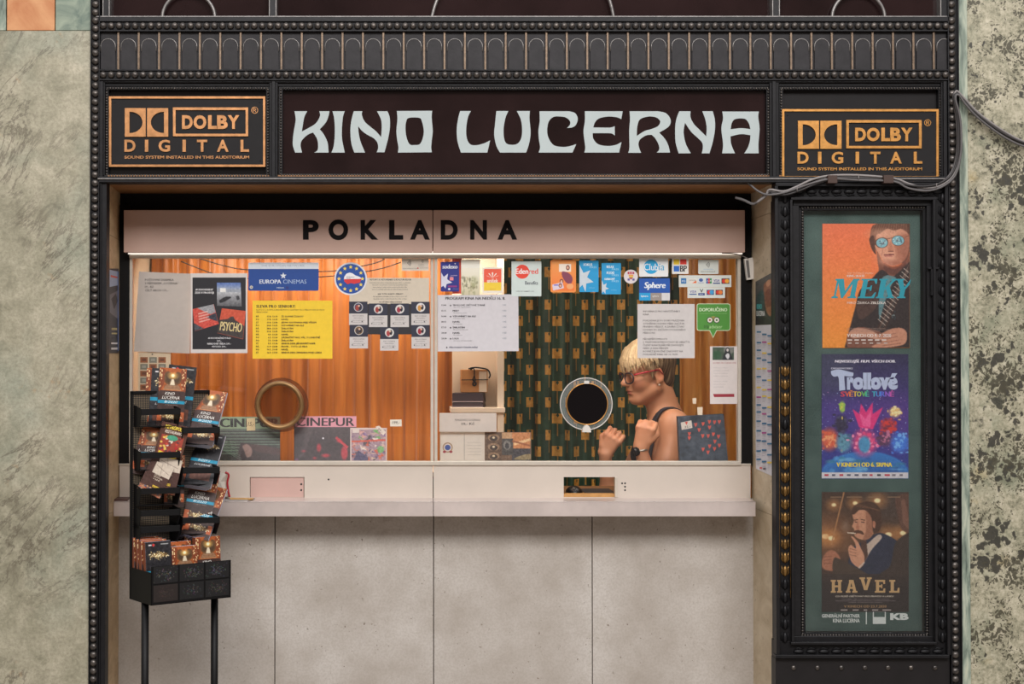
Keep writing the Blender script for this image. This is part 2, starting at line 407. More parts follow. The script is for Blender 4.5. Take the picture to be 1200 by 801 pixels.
M_BEADG = mat('worn_gilt_bronze', C(104,78,46), 0.36, 0.7, 0.3, 50, 0.1, col2=C(168,128,72))
M_RIM = mat('rubbed_metal_edge', C(132,128,126), 0.4, 0.7, 0.25, 60)
M_DIV = mat('rubbed_brown_metal', C(118,100,84), 0.4, 0.6, 0.3, 60)
M_GOLD = mat('gold_lettering_metal', C(196,140,92), 0.36, 0.6, 0.22, 40)
M_GOLD2 = mat('bright_gold_metal', C(222,160,88), 0.3, 0.6, 0.22, 40)
M_PLATE = mat('matt_black_plate', C(33,31,32), 0.6, 0.0, 0.1, 20, spec=0.2)
M_SIGNG = mat('painted_reflection_glass', C(38,25,25), 0.06, 0.0, 0.35, 3.0, spec=0.5)  # mottled maroon puts the dim reflection into the glass colour
M_BLKG = mat('black_glass', C(24,22,22), 0.07, 0.0, 0.2, 4.0)
M_LETTER = mat('pale_grey_vinyl', C(176,186,186), 0.45, 0.0, 0.04, 10)
M_WOODS = mat('brown_painted_soffit', C(150,106,66), 0.5, 0.0, 0.2, 6)
M_DARK = mat('matt_black_paint', C(16,14,14), 0.7, spec=0.2)
M_BOARD = mat('rosy_brushed_panel', C(196,164,150), 0.38, 0.1, 0.06, 4, 0.0)
M_INK = mat('black_cut_letters', C(16,10,12), 0.6, spec=0.15)
M_ALU = mat('aluminium_section', C(206,196,182), 0.35, 0.2, 0.06, 30)
M_COUNTER = mat('beige_laminate_panel', C(210,198,186), 0.35, 0.1, 0.05, 5)
M_STEEL = mat('scuffed_pinkish_steel', C(210,196,190), 0.3, 0.25, 0.12, 7, 0.05)
M_PINK = mat('rosy_hatch_panel', C(206,172,162), 0.35, 0.15, 0.05, 6)
M_FELT = None
def felt():
    m, nt, b = nodes('green_felt'); N = NT(nt); p = N.pos()
    f = N.math('ADD', N.math('MULTIPLY', N.noise(p, 300, 3, 0.7), 0.6), N.math('MULTIPLY', N.noise(p, 8, 4), 0.4))
    N.put(b.inputs['Base Color'], N.ramp(f, [(0.35, C(48,70,66)), (0.65, C(88,110,104))])); b.inputs['Roughness'].default_value = 0.85
    N.put(b.inputs['Normal'], N.bump(f, 0.4, 0.001)); return m
M_FELT = felt()
M_CREAM = mat('cream_board', C(204,184,160), 0.6, 0, 0.04, 5)
M_ROOM = mat('cream_wall_paint', C(206,186,158), 0.7, 0, 0.05, 4)
M_PLINTH = mat('blackened_plinth_metal', C(34,31,32), 0.5, 0.4, 0.2, 10, 0.1)
M_GLASS = glass_mat('clear_window_glass', 1.5)
M_GLASSC = glass_mat('display_case_glass', 1.45)
M_ACR = mat('clear_acrylic', (0.8,0.84,0.84), 0.12); 
def acr():
    m, nt, b = nodes('frosted_clear_acrylic'); b.inputs['Base Color'].default_value = (0.75,0.8,0.8,1); b.inputs['Alpha'].default_value = 0.10; b.inputs['Roughness'].default_value = 0.15; return m
M_ACR = acr()
def brownglass():
    m, nt, b = nodes('brown_tinted_acrylic'); b.inputs['Base Color'].default_value = (*C(96,44,18),1); b.inputs['Alpha'].default_value = 0.42; b.inputs['Roughness'].default_value = 0.2; return m
M_BRACR = brownglass()
M_PLASTB = mat('black_plastic', C(20,20,22), 0.4)
M_RACK = mat('black_powder_coated_steel', C(15,14,15), 0.5, 0.1, spec=0.25)
M_CABLE = mat('grey_cable_sheath', C(92,88,88), 0.5)
M_CABLED = mat('dark_cable_sheath', C(40,36,36), 0.5)
M_CABLEW = mat('dirty_white_cable', C(136,130,128), 0.5)
M_CLIP = mat('rusty_brown_clip', C(66,46,38), 0.6)
M_WHITEP = mat('white_plastic', C(222,216,208), 0.4)

# ================================================================== LIGHT
w = bpy.data.worlds.new('passage_light'); SC.world = w; w.use_nodes = True; N = NT(w.node_tree)
bg = w.node_tree.nodes['Background']; tc = N.n('ShaderNodeTexCoord'); zz = N.n('ShaderNodeSeparateXYZ', Vector=tc.outputs['Generated'])
N.put(bg.inputs[0], N.ramp(N.math('MULTIPLY_ADD', zz.outputs['Z'], 0.5, 0.5), [(0.3, C(116,106,98)), (0.5, C(112,104,98)), (0.63, C(78,68,64)), (0.72, C(190,188,186)), (0.85, C(244,244,248))]))
bg.inputs[1].default_value = 1.35
def area(name, loc, target, sx, sy, power, col, spread=None):
    l = bpy.data.lights.new(name, 'AREA'); l.shape = 'RECTANGLE'; l.size = sx; l.size_y = sy; l.energy = power; l.color = col
    if spread: l.spread = spread
    o = bpy.data.objects.new(name, l); COL.objects.link(o); o.location = loc
    o.rotation_euler = (Vector(target)-Vector(loc)).to_track_quat('-Z', 'Y').to_euler(); return o
area('skylight', (0.6, -6.4, 5.9), (0.3, 0, 1.3), 7.0, 2.2, 530, (1.0, 0.98, 0.965))
area('booth_strip', (0.2, 0.56, W(500,296,0.56).z+0.0), (0.2, 0.95, 1.2), 2.2, 0.12, 14, (1.0, 0.90, 0.78))
area('booth_ceiling', (0.75, 1.1, 2.28), (0.75, 1.15, 1.0), 1.2, 0.5, 21, (1.0, 0.91, 0.8))
SC.view_settings.exposure = 0.0

# ================================================================== SETTING
def struct(o): o['kind'] = 'structure'; return o
def pslab(name, x0, x1, py0, py1, Y0, Y1, m, bevel=0.0): return struct(MB().pbox(x0, x1, py0, py1, Y0, Y1, m).build(name, None, bevel))
MB_ = MB(); MB_.box(-9.0, 10.0, -24.0, 0.5, -0.1, 0.0, mat('pale_stone_floor', C(132,122,112), 0.4, 0, 0.1, 3)); struct(MB_.build('floor'))
# piers left and right
def wallslab(name, x0, x1, z0, z1, Y0, Y1, m): return struct(MB().box(x0, x1, Y0, Y1, z0, z1, m).build(name, None, 0.002))
zt = W(0, -60, 0).z
xl = W(107, 400).x; xr = W(1124.5, 400).x
z35 = W(0, 36).z
wallslab('wall_left', W(-260, 400).x, xl, 0, z35, 0.0, 0.3, M_GREEN)
wallslab('trim_1', W(8, 20).x, W(64, 20).x, z35+0.001, zt, 0.0, 0.3, M_ORMARB)
wallslab('trim_2', W(65, 20).x, xl, z35+0.001, zt, 0.0, 0.3, M_TEAL)
wallslab('trim_3', W(-260, 20).x, W(7, 20).x, z35+0.001, zt, 0.0, 0.3, M_CIP)
wallslab('trim_4', xr, W(1135, 400).x, 0, zt, -0.006, 0.3, M_CIP)
wallslab('wall_right', W(1135.3, 400).x, W(1440, 400).x, 0, zt, 0.0, 0.3, M_MOTT)
# recess: reveals, soffit, stone front
def reveal(name, fx, bx, py0, py1, m, side):
    mb = MB(); z0, z1 = 0.0, W(0, py0).z; f = W(fx, 400, 0.0).x; bk = W(bx, 400, 0.36).x
    zs = [0.0]+[W(0, p, 0.18).z for p in py1]+[z1]
    for i in range(len(zs)-1):
        a, c = zs[i]+0.0008, zs[i+1]-0.0008
        mb.hexa([(f,0.006,a),(bk,0.38,a),(bk,0.38,c),(f,0.006,c),(f+side*0.05,0.006,a),(bk+side*0.05,0.38,a),(bk+side*0.05,0.38,c),(f+side*0.05,0.006,c)], m)
    return struct(mb.build(name))
reveal('trim_5', 123.5, 139.5, 212, [600, 277], M_REVEAL, -1)
reveal('trim_6', 911, 881.5, 212, [600, 252], M_REVEALR, 1)
MB().pbox(118, 918, 205, 213.5, 0.008, 0.5, M_WOODS).build('ceiling', kind='structure')
# dark header band at the back of the recess and black side posts of the booth
pslab('beam', 100, 930, 220, 299, 0.372, 0.40, M_DARK)
pslab('trim_7', 139, 152.5, 240, 545, 0.355, 0.40, M_DARK); pslab('trim_8', 867.5, 881, 240, 545, 0.355, 0.40, M_DARK)
# pale stone facing under the counter: four slabs
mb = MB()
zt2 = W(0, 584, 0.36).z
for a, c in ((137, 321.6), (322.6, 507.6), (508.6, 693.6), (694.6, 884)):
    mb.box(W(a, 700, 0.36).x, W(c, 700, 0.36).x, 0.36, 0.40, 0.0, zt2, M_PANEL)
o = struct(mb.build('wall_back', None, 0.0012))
MB().box(W(130,700,.36).x, W(890,700,.36).x, 0.381, 0.42, 0.0, zt2-.01, mat('dark_joint', C(70,60,52), 0.8)).build('trim_9', kind='structure')
# booth interior shell
zc = W(0, 286, 0.4).z+0.14; xa = W(154, 420, 0.40).x-0.005; xb = W(866, 420, 0.40).x+0.05; zf = 0.45
MB().box(xa-0.05, xa, 0.40, 2.1, zf, zc, M_ROOM).build('wall_booth_left', kind='structure')
MB().box(xb+0.35, xb+0.4, 0.40, 2.1, zf, zc, M_ROOM).build('wall_booth_right', kind='structure')
MB().box(xa-0.05, xb+0.4, 2.1, 2.15, zf, zc, M_ROOM).build('wall_booth_rear', kind='structure')
MB().box(xa-0.05, xb+0.4, 0.40, 2.15, zc, zc+0.04, M_ROOM).build('ceiling_booth', kind='structure')
MB().box(xa-0.05, xb+0.4, 0.43, 2.15, 0.0, 0.04, M_ROOM).build('floor_booth', kind='structure')

# ================================================================== METAL SHOPFRONT
def beads_v(mb, px, p0, p1, pitch, r, Y, m, sc=(1,1,1)):
    n = int(round((p1-p0)/pitch))
    for i in range(n+1):
        c = W(px, p0+(p1-p0)*i/n, Y); x = W(px, 400, Y).x; mb.sph((x, Y, c.z), r, m, 12, 8, sc)
def beads_h(mb, p0, p1, py, pitch, r, Y, m, sc=(1,1,1), nu=12, nv=8):
    n = int(round((p1-p0)/pitch))
    for i in range(n+1): mb.sph(tuple(W(p0+(p1-p0)*i/n, py, Y)), r, m, nu, nv, sc)
for side, (cx, e0, e1) in enumerate(((110.8, 105.5, 116.5), (1117.2, 1111.5, 1124.5))):
    t = thing('bead_moulding', W(cx, 900, -0.01), ('tall strip of dark bronze beads along the veined green marble' if side == 0 else 'tall strip of dark bronze beads beside the mottled cream marble'), 'moulding', 'upright bead mouldings of the shopfront')
    t.location.z = 0
    mb = MB(); xx0, xx1 = W(e0, 400).x, W(e1, 400).x
    mb.box(xx0, xx1, -0.004, 0.05, 0, zt, M_BLACK2)
    mb.box(xx0, xx0+0.004, -0.012, 0.0, 0, zt, M_BLACK); mb.box(xx1-0.004, xx1, -0.012, 0.0, 0, zt, M_BLACK)
    mb.build('backing_strip', t, 0.001)
    mb = MB(); beads_v(mb, cx, -14, 900, 9.54, 0.0134, -0.006, M_BEAD, (1, 0.9, 1)); mb.build('bead_row', t)
# frieze of small arched panels
fz = thing('metal_frieze', W(616, 92, 0.0), 'long black metal frieze of small arched panels between two bead rows', 'frieze')
mb = MB(); mb.pbox(116, 1112, 24, 95, 0.006, 0.05, M_FRIEZE); mb.build('back_panel', fz)
for py in (30.2, 87.6):
    mb = MB(); mb.pbox(116, 1112, py-5.4, py+5.4, -0.004, 0.012, M_BLACK2); mb.pbox(116, 1112, py+4.6, py+6.4, -0.010, 0.012, M_BLACK); mb.pbox(116, 1112, py-6.4, py-4.8, -0.010, 0.012, M_BLACK)
    mb.build('bead_rail', fz, 0.001)
    mb = MB(); beads_h(mb, 121, 1108, py, 9.32, 0.0122, -0.008, M_BEAD, (1, 0.9, 1)); mb.build('bead_row', fz)
mb = MB()
for i in range(41):
    x = 138.5+23.9*i; mb.pbox(x-1.2, x+1.2, 36.5, 81.5, -0.001, 0.02, M_DIV)
mb.build('divider_bars', fz, 0.0008)
for i in range(42):
    cx = 126.6+23.9*i
    if cx > 1112: continue
    mb = MB(); hw = 8.6
    arch = [(cx-hw, 81)]+[(cx-hw*math.cos(PI*k/10), 54-hw*math.sin(PI*k/10)) for k in range(11)]+[(cx+hw, 81)]
    mb.plate([[(W(x, y, 0).x, W(x, y, 0).z) for x, y in arch]], 0.0, 0.008, M_FRIEZE)
    o = mb.build('arched_panel', fz, 0.0008)
    rim = [(cx-hw, 60)]+[(cx-hw*math.cos(PI*k/10), 54-hw*math.sin(PI*k/10)) for k in range(11)]+[(cx+hw, 60)]
    me = MB(); me.tube([W(x, y, 0.0) for x, y in rim], 0.0018, M_RIM, 6)
    me.build('arch_rim', o)
# glazed transom above the frieze
tw = bpy.data.objects.new('window_1', None); COL.objects.link(tw); tw.location = W(616, 22, 0.0); tw['kind'] = 'structure'
mb = MB(); mb.pbox(112, 1112, 19.5, 25, -0.012, 0.06, M_BLACK); mb.pbox(112, 1112, 18.5, 20.4, -0.006, 0.02, M_RIM)
for x0, x1 in ((120, 128.5), (315, 324), (905, 914), (1102, 1112)):
    mb.pbox(x0, x1, -30, 20, -0.004, 0.06, M_BLACK); mb.pbox(x0, x0+1.2, -30, 20, -0.007, 0.06, M_RIM); mb.pbox(x1-1.2, x1, -30, 20, -0.007, 0.06, M_RIM)
def arcbar(pts, r=0.006): mb.tube([W(x, y, 0.004) for x, y in crv(pts, 6, False)], r, M_RIM, 8)
for c in (221, 1006): arcbar([(c-31*math.cos(PI*k/12), 22-31*math.sin(PI*k/12)) for k in range(13)])
arcbar([(506, 20), (510, 6), (516, -8), (524, -20)]); arcbar([(719, 20), (716, 6), (711, -8), (704, -20)])
mb.build('window_frame', tw, 0.001)
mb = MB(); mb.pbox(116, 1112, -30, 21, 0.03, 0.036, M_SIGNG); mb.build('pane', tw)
# frames of the three sign panels
mb = MB()
mb.pbox(112, 1113, 93, 101, 0.008, 0.06, M_BLACK2); mb.pbox(112, 1113, 93, 96.5, -0.002, 0.03, M_BLACK)
mb.pbox(114, 1113, 206.5, 213.5, -0.012, 0.06, M_BLACK); mb.pbox(114, 1113, 208.4, 210.2, -0.017, 0.0, M_RIM)
for a, c in ((114, 123), (315.5, 325.5), (902, 913), (1103, 1113)):
    mb.pbox(a, c, 95, 208, 0.0, 0.06, M_BLACK2); mb.pbox((a+c)/2-2, (a+c)/2+2, 95, 208, -0.008, 0.03, M_BLACK)
mb.pbox(110, 124, 205, 860, 0.0, 0.055, M_BLACK)
mb.pbox(116, 118, 205, 860, -0.006, 0.01, M_BLACK2)
struct(mb.build('trim_10', None, 0.0015))
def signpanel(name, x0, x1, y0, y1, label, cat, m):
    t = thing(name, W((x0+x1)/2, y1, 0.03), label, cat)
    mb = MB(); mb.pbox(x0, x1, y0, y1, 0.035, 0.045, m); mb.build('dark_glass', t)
    mb = MB(); g = 4
    for a, b, c, d in ((x0-g, x1+g, y0-g, y0), (x0-g, x1+g, y1, y1+g), (x0-g, x0, y0, y1), (x1, x1+g, y0, y1)): mb.pbox(a, b, c, d, 0.012, 0.045, M_BLACK)
    for y in (y0-1.6, y1+1.6): beads_h(mb, x0-1, x1+1, y, 3.3, 0.0040, 0.010, M_BEAD, (1,1,1), 6, 5)
    for x in (x0-2, x1+2): beads_v2(mb, x, y0, y1, 3.3, 0.0040, 0.010)
    mb.build('beaded_frame', t); return t
def beads_v2(mb, px, p0, p1, pitch, r, Y, m=None):
    n = int(round((p1-p0)/pitch))
    for i in range(n+1): mb.sph(tuple(W(px, p0+(p1-p0)*i/n, Y)), r, m or M_BEAD, 6, 5)
signpanel('sign_panel', 127, 312, 105, 204, 'black glass panel in a beaded frame behind the left gold-lettered plaque', 'panel', M_BLKG)
ks = signpanel('cinema_sign', 331, 898.5, 105, 203.5, 'long dark glass sign with a maroon reflection painted in and pale grey art nouveau lettering', 'sign', M_SIGNG)
signpanel('sign_panel', 917.5, 1100, 105, 204, 'black panel in a beaded frame behind the right gold-lettered plaque', 'panel', M_PLATE)
# the hand-drawn alphabet of the cinema sign (traced outlines: 11.44 units to a pixel, from x, y 120)
c_ = 1
GL = [
 (335, [[(115,118,1),(288,118,1),(250,190),(228,300),(215,390,1),(300,345),(390,290),(440,225),(460,165),(447,118,1),(585,118,1),(570,190),(535,270),(455,360,1),(510,430),(560,540),(573,672,1),(380,672,1),(425,640),(432,560),(415,480),(365,403,1),(290,435),(215,510),(198,580),(218,672,1),(125,672,1),(95,580),(95,480),(110,370),(132,230)]]),
 (335, [[(625,118,1),(788,118,1),(765,200),(752,350),(755,500),(790,672,1),(610,672,1),(640,590),(655,450),(655,300),(645,200)]]),
 (335, [[(910,118,1),(1025,118,1),(1020,170),(1060,260),(1144,335),(1207,385),(1277,465,1),(1282,400),(1285,300),(1272,220),(1222,118,1),(1362,118,1),(1392,200),(1395,330),(1372,480),(1322,668,1),(1217,668,1),(1237,610),(1227,540),(1177,480),(1090,432),(1020,380),(970,318,1),(975,400),(1000,520),(1062,672,1),(918,672,1),(880,560),(865,400),(875,260)]]),
 (430, [[(402,115,1),(875,112,1),(868,200),(882,380),(870,500),(862,600),(870,668,1),(415,672,1),(422,600),(405,500),(395,380),(408,230)],[(565,207),(700,207),(735,250),(762,380),(745,490),(705,560),(640,570),(580,565),(540,500),(518,380),(525,260)]]),
 (530, [[(105,115,1),(250,115,1),(210,200),(187,350),(195,480),(240,560),(320,573),(420,550),(508,508,1),(470,672,1),(115,672,1),(70,520),(60,360),(80,210)]]),
 (530, [[(590,115,1),(752,115,1),(715,200),(690,330),(690,450),(710,530),(755,563),(850,563),(905,520),(932,440),(935,330),(915,220),(865,115,1),(1040,115,1),(1035,220),(1050,400),(1030,550),(990,672,1),(640,672,1),(590,580),(562,430),(575,270)]]),
 (625, [[(82,118,1),(480,118,1),(560,145),(595,220),(570,300),(520,335),(450,342,1),(490,300),(490,250),(440,205),(370,190),(270,195),(205,260),(185,380),(205,480),(270,570),(370,595),(470,590),(575,558,1),(525,672,1),(70,672,1),(90,600),(75,500),(68,380),(85,250)]]),
 (625, [[(690,118,1),(1197,118,1),(1179,225,1),(1120,200),(1000,190),(880,215),(825,270),(803,335,1),(1020,338,1),(1060,330),(1090,318,1),(1092,445,1),(1060,420),(1020,412,1),(795,412,1),(805,490),(870,560),(990,583),(1100,570),(1182,530,1),(1149,672,1),(682,672,1),(695,600),(672,400),(690,250)]]),
 (720, [[(203,118,1),(580,118,1),(690,145),(752,230),(730,320),(600,405,1),(670,480),(720,570),(745,672,1),(565,672,1),(600,630),(590,560),(545,480),(500,435,1),(430,440),(350,490),(322,550),(335,620),(358,675,1),(185,675,1),(200,600),(198,380),(208,230)],[(300,450,1),(305,330),(340,230),(440,192),(540,195),(600,230),(612,270),(580,320),(500,355),(400,385)]]),
 (800, [[(-45,118,1),(105,118,1),(105,200),(150,290),(230,370),(315,455,1),(320,330),(300,220),(262,118,1),(402,118,1),(430,230),(432,360),(405,520),(358,682,1),(255,682,1),(270,610),(260,540),(200,475),(110,390),(30,272,1),(12,400),(40,550),(108,682,1),(-55,682,1),(-95,540),(-102,380),(-95,270),(-75,190)]]),
 (800, [[(530,122,1),(1020,122,1),(1012,200),(1030,350),(1015,550),(1018,682,1),(825,682,1),(870,610),(900,520),(908,440,1),(780,425),(640,455,1),(650,560),(700,682,1),(528,682,1),(540,560),(518,350),(540,220)],[(642,360,1),(660,270),(710,222),(830,220),(885,280),(908,358,1),(780,345)]]),
]
for ox, loops in GL:
    mb = MB(); lw = []
    for lp in loops:
        pts = [W(ox+x/11.44, 120+y/11.44, 0.035) for x, y in crv(lp, 6)]; lw.append([(p.x, p.z) for p in pts])
    mb.plate(lw, 0.0335, 0.035, M_LETTER); mb.build('letter', ks)
# gold-lettered plaques
def text3d(mb, s, x0, y0, x1, y1, Yb, h, m, bold=0.0, res=4):
    V, F = glyphs(s, bold, 0.0, res, 0.1); a, b = V.min(0), V.max(0)
    X = x0+(V[:,0]-a[0])*(x1-x0)/(b[0]-a[0]); Y = y1-(V[:,1]-a[1])*(y1-y0)/(b[1]-a[1]); Z = (V[:,2]-a[2])/(b[2]-a[2])*h
    mb.add([W(x, y, Yb)-Vector((0, z, 0)) for x, y, z in zip(X, Y, Z)], F, m)
def plaque(x0, y0, x1, y1, label, g, yb):
    sx = (x1-x0)/183.0; sy = (y1-y0)/82.0
    X = lambda u: x0+u*sx
    Yp = lambda v: y0+v*sy
    t = thing('wall_plaque', W((x0+x1)/2, y1, yb), label, 'plaque', 'gold-lettered sound system plaques')
    f = lambda pts: [(W(X(u), Yp(v), yb).x, W(X(u), Yp(v), yb).z) for u, v in pts]
    mb = MB(); mb.plate([f([(0,0),(183,0),(183,82),(0,82)])], yb, yb+0.012, M_PLATE); mb.build('back_plate', t, 0.001)
    fr = MB(); fr.plate([f([(0,0),(183,0),(183,82),(0,82)]), f([(2.6,2.6),(2.6,79.4),(180.4,79.4),(180.4,2.6)])], yb-0.004, yb, g); fr.build('border', t, 0.0006)
    lg = MB()
    dd = [(23.6,16.5),(39,17.2)]
    lg.plate([f([(18.6,13.8),(43,13.8),(43,47),(18.6,47)]), f([(24,18)]+[(24.5+14.8*math.cos(a)*1.0, 30.4-12.4*math.sin(a)) for a in np.linspace(PI/2, -PI/2, 15)]+[(24,42.8)])], yb-0.005, yb, g)
    lg.plate([f([(44.6,13.8),(69.4,13.8),(69.4,47),(44.6,47)]), f([(64.4,18)]+[(63.8-14.8*math.cos(a), 30.4-12.4*math.sin(a)) for a in np.linspace(PI/2, -PI/2, 15)]+[(64.4,42.8)])], yb-0.005, yb, g)
    lg.plate([f([(75,13),(163,13),(163,46.5),(75,46.5)]), f([(78,16),(78,43.6),(160,43.6),(160,16)])], yb-0.005, yb, g)
    lg.build('emblem', t, 0.0006)
    def T(s, u0, v0, u1, v1, b, h=0.004, nm='letter'):
        lt = MB(); text3d(lt, s, X(u0), Yp(v0), X(u1), Yp(v1), yb, h, g, b); lt.build(nm, t)
    for s, u0, u1 in (('D',85.4,98),('O',99,114),('L',116,127),('B',126.5,139),('Y',139,152.5)): T(s, u0, 22, u1, 38, 0.045)
    for s, u0, u1 in (('D',18,31),('I',42,46),('G',58,71.5),('I',86,90),('T',103,115),('A',126.4,140),('L',154,164)): T(s, u0, 50.5, u1, 64.5, 0.03)
    T('SOUND SYSTEM INSTALLED IN THIS AUDITORIUM', 18, 69, 164, 72.4, 0.02, 0.0015, 'caption'); T('®', 166.5, 12, 174.5, 20, 0.0, 0.0015, 'registered_mark')
    sc = MB()
    for u, v in ((6.5,7),(176.5,7),(5.5,75),(177,75)): sc.sph(tuple(W(X(u), Yp(v), yb)), 0.0025, M_BLACK2, 8, 5, (1,0.5,1))
    sc.build('screws', t)
plaque(128, 113, 311, 195.5, 'black plaque with dull gold lettering above the brochure rack', M_GOLD, 0.02)
plaque(916.2, 128, 1099.5, 209, 'black plaque with bright gold lettering above the poster display case', M_GOLD2, 0.006)

# ================================================================== POSTER DISPLAY CASE
dc = thing('display_case', W(1010, 770, 0.0), 'tall black ornate display case holding three film posters on green felt', 'display case')
mb = MB()
mb.pbox(938, 1090, 238, 752, 0.05, 0.06, M_FELT); mb.build('felt_backing', dc)
def ring(mb, x0, y0, x1, y1, wd, Y0, Y1, m):
    mb.pbox(x0, x1, y0, y0+wd, Y0, Y1, m); mb.pbox(x0, x1, y1-wd, y1, Y0, Y1, m); mb.pbox(x0, x0+wd, y0+wd, y1-wd, Y0, Y1, m); mb.pbox(x1-wd, x1, y0+wd, y1-wd, Y0, Y1, m)
mb = MB(); ring(mb, 909, 214, 1113, 771, 20, 0.0, 0.06, M_BLACK2); ring(mb, 909, 214, 1113, 771, 4, -0.02, 0.02, M_BLACK); ring(mb, 927, 231, 1098, 755, 3, -0.018, 0.02, M_BLACK)
mb.build('outer_frame', dc, 0.0015)
mb = MB(); ring(mb, 929.5, 233, 1095.5, 753, 8, 0.004, 0.06, M_BLACK); ring(mb, 936, 239, 1090, 748, 7, 0.018, 0.06, M_BLACK2); mb.build('inner_frame', dc, 0.0015)
mb = MB()
for y in (243, 744): beads_h(mb, 940, 1086, y, 3.3, 0.0042, 0.016, M_BEAD, (1,1,1), 6, 5)
for x in (940.5, 1086.5): beads_v2(mb, x, 245, 742, 3.3, 0.0042, 0.016)
mb.build('dentil_row', dc)
rnd = random.Random(3)
def lozenge(mb, px, py, horiz, m, m2):
    c = W(px, py, -0.002); L, Wd = 0.019, 0.0085
    sc = (L/Wd if horiz else 1, 0.9, 1 if horiz else L/Wd)
    vs = []; 
    mb.sph(tuple(c), Wd, m, 10, 8, sc)
    for s in (-1, 1):
        o = Vector((0.012, 0, 0)) if not horiz else Vector((0, 0, 0.012)); e = Vector((0, 0, 0.012)) if not horiz else Vector((0.012, 0, 0))
        mb.tube([c+o*s*1.0+e*1.6, c+o*s*0.85+e*0.6, c+o*s*1.05-e*0.3, c+o*s*0.5-e*1.3], [0.001, 0.003, 0.0032, 0.001], m2, 6)
ml = MB(); mbg = MB(); mr = MB()
for i in range(35):
    y = 232+15.6*i
    if y > 762: break
    gold = 428 < y < 700 and i % 12 != 5
    lozenge(mbg if gold else ml, 920, y, False, M_BEADG if gold else M_BLACK, M_BEADG if gold else M_BLACK2)
    lozenge(mr, 1104.5, y, False, M_BLACK, M_BLACK2)
ml.build('leaf_moulding', dc); mr.build('leaf_moulding', dc)
for py in (224.5, 763):
    mb = MB()
    for i in range(12): lozenge(mb, 936+14.82*i, py, True, M_BLACK, M_BLACK2)
    mb.build('leaf_moulding', dc)
for x in (913.4, 926.4): mbg.tube([W(x, 430, -0.014), W(x, 700, -0.014)], 0.0016, M_BEADG, 6)
tag(mbg.build('worn_leaf_moulding', dc), 'rubbed gold length of the leaf moulding')
mb = MB(); mb.pbox(942, 1085, 245, 743, 0.022, 0.025, M_GLASSC); mb.build('front_glass', dc)
mb = MB(); mb.pbox(1091.5, 1093.5, 313, 346, -0.012, 0.006, M_BLACK); mb.pbox(1088, 1101, 313, 315, -0.012, 0.0, M_BLACK); mb.build('latch', dc, 0.0006)
mb = MB(); mb.box(W(909,800).x, W(1113,800).x, 0.0, 0.06, 0, W(1000, 771).z-0.001, M_PLINTH)
for x in (930, 958, 986, 1013.5, 1040.6, 1067.6, 1095.6): mb.sph(tuple(W(x, 782, 0.0)), 0.0095, M_BEAD, 12, 8, (1, 0.7, 1))
struct(mb.build('trim_11'))
# ================================================================== BOOTH FRONT
YW = 0.36
sb = thing('signboard', W(509, 297, 0.30), 'long rosy metal board with spaced black capital letters above the ticket window', 'sign')
for a, c in ((145, 506.8), (507.6, 873)):
    mb = MB(); mb.pbox(a, c, 246, 295.5, 0.30, 0.335, M_BOARD); mb.build('panel', sb, 0.0015)
Y0 = 0.2985
for ch, x0, x1 in (('P',355,373.5),('O',385,408),('K',422.6,443),('L',456,472.5),('A',480.5,503.6),('D',516.5,536.3),('N',551,570.6),('A',583,606)):
    mb = MB(); V, F = glyphs(ch, 0.045, 0, 6, 0.1); a, b = V.min(0), V.max(0); y0, y1 = (257.0, 281.2) if ch == 'O' else (257.8, 280.6)
    X = x0+(V[:,0]-a[0])*(x1-x0)/(b[0]-a[0]); Y = y1-(V[:,1]-a[1])*(y1-y0)/(b[1]-a[1]); Z = (V[:,2]-a[2])/(b[2]-a[2])*0.0015
    mb.add([W(x, y, Y0+0.0015)-Vector((0, z, 0)) for x, y, z in zip(X, Y, Z)], F, M_INK); mb.build('letter', sb)
mb = MB()
# lit strip lamp under the board
lp_ = thing('strip_lamp', W(509, 299, 0.345), 'thin lit white strip lamp running under the rosy signboard', 'lamp')
mb = MB(); mb.pbox(150, 870, 292.5, 297.6, 0.338, 0.366, emit_mat('lamp_diffuser', (1.0, 0.93, 0.84), 0.85)); mb.build('diffuser', lp_)
mb = MB(); mb.pbox(148, 872, 291, 294, 0.336, 0.368, M_ALU); mb.build('housing', lp_)
# window frame and panes
wn = bpy.data.objects.new('window_2', None); COL.objects.link(wn); wn.location = W(509, 545, YW); wn['kind'] = 'structure'
mb = MB()
mb.pbox(151.5, 868.5, 298.6, 302.4, 0.345, 0.385, M_ALU); mb.pbox(151.5, 868.5, 540.4, 544.8, 0.342, 0.385, M_ALU)
mb.pbox(151.5, 154.8, 302, 541, 0.352, 0.385, M_ALU); mb.pbox(864.8, 868.5, 302, 541, 0.352, 0.385, M_ALU)
mb.pbox(504.6, 508.2, 302, 541, 0.352, 0.385, M_ALU); mb.pbox(509.0, 512.6, 302, 541, 0.350, 0.385, M_ALU)
mb.build('window_frame', wn, 0.001)
def pane(x0, x1, hole):
    mb = MB(); f = lambda pts: [(W(x, y, 0.366).x, W(x, y, 0.366).z) for x, y in pts]
    cx, cy, r = hole
    mb.plate([f([(x0,302),(x1,302),(x1,541),(x0,541)]), f([(cx+r*math.cos(a), cy+r*math.sin(a)) for a in np.linspace(0, 2*PI, 40, False)])], 0.366, 0.3662, M_GLASS)
    mb.build('pane', wn)
pane(154, 505, (327, 474, 22)); pane(512, 866, (687, 473, 23))
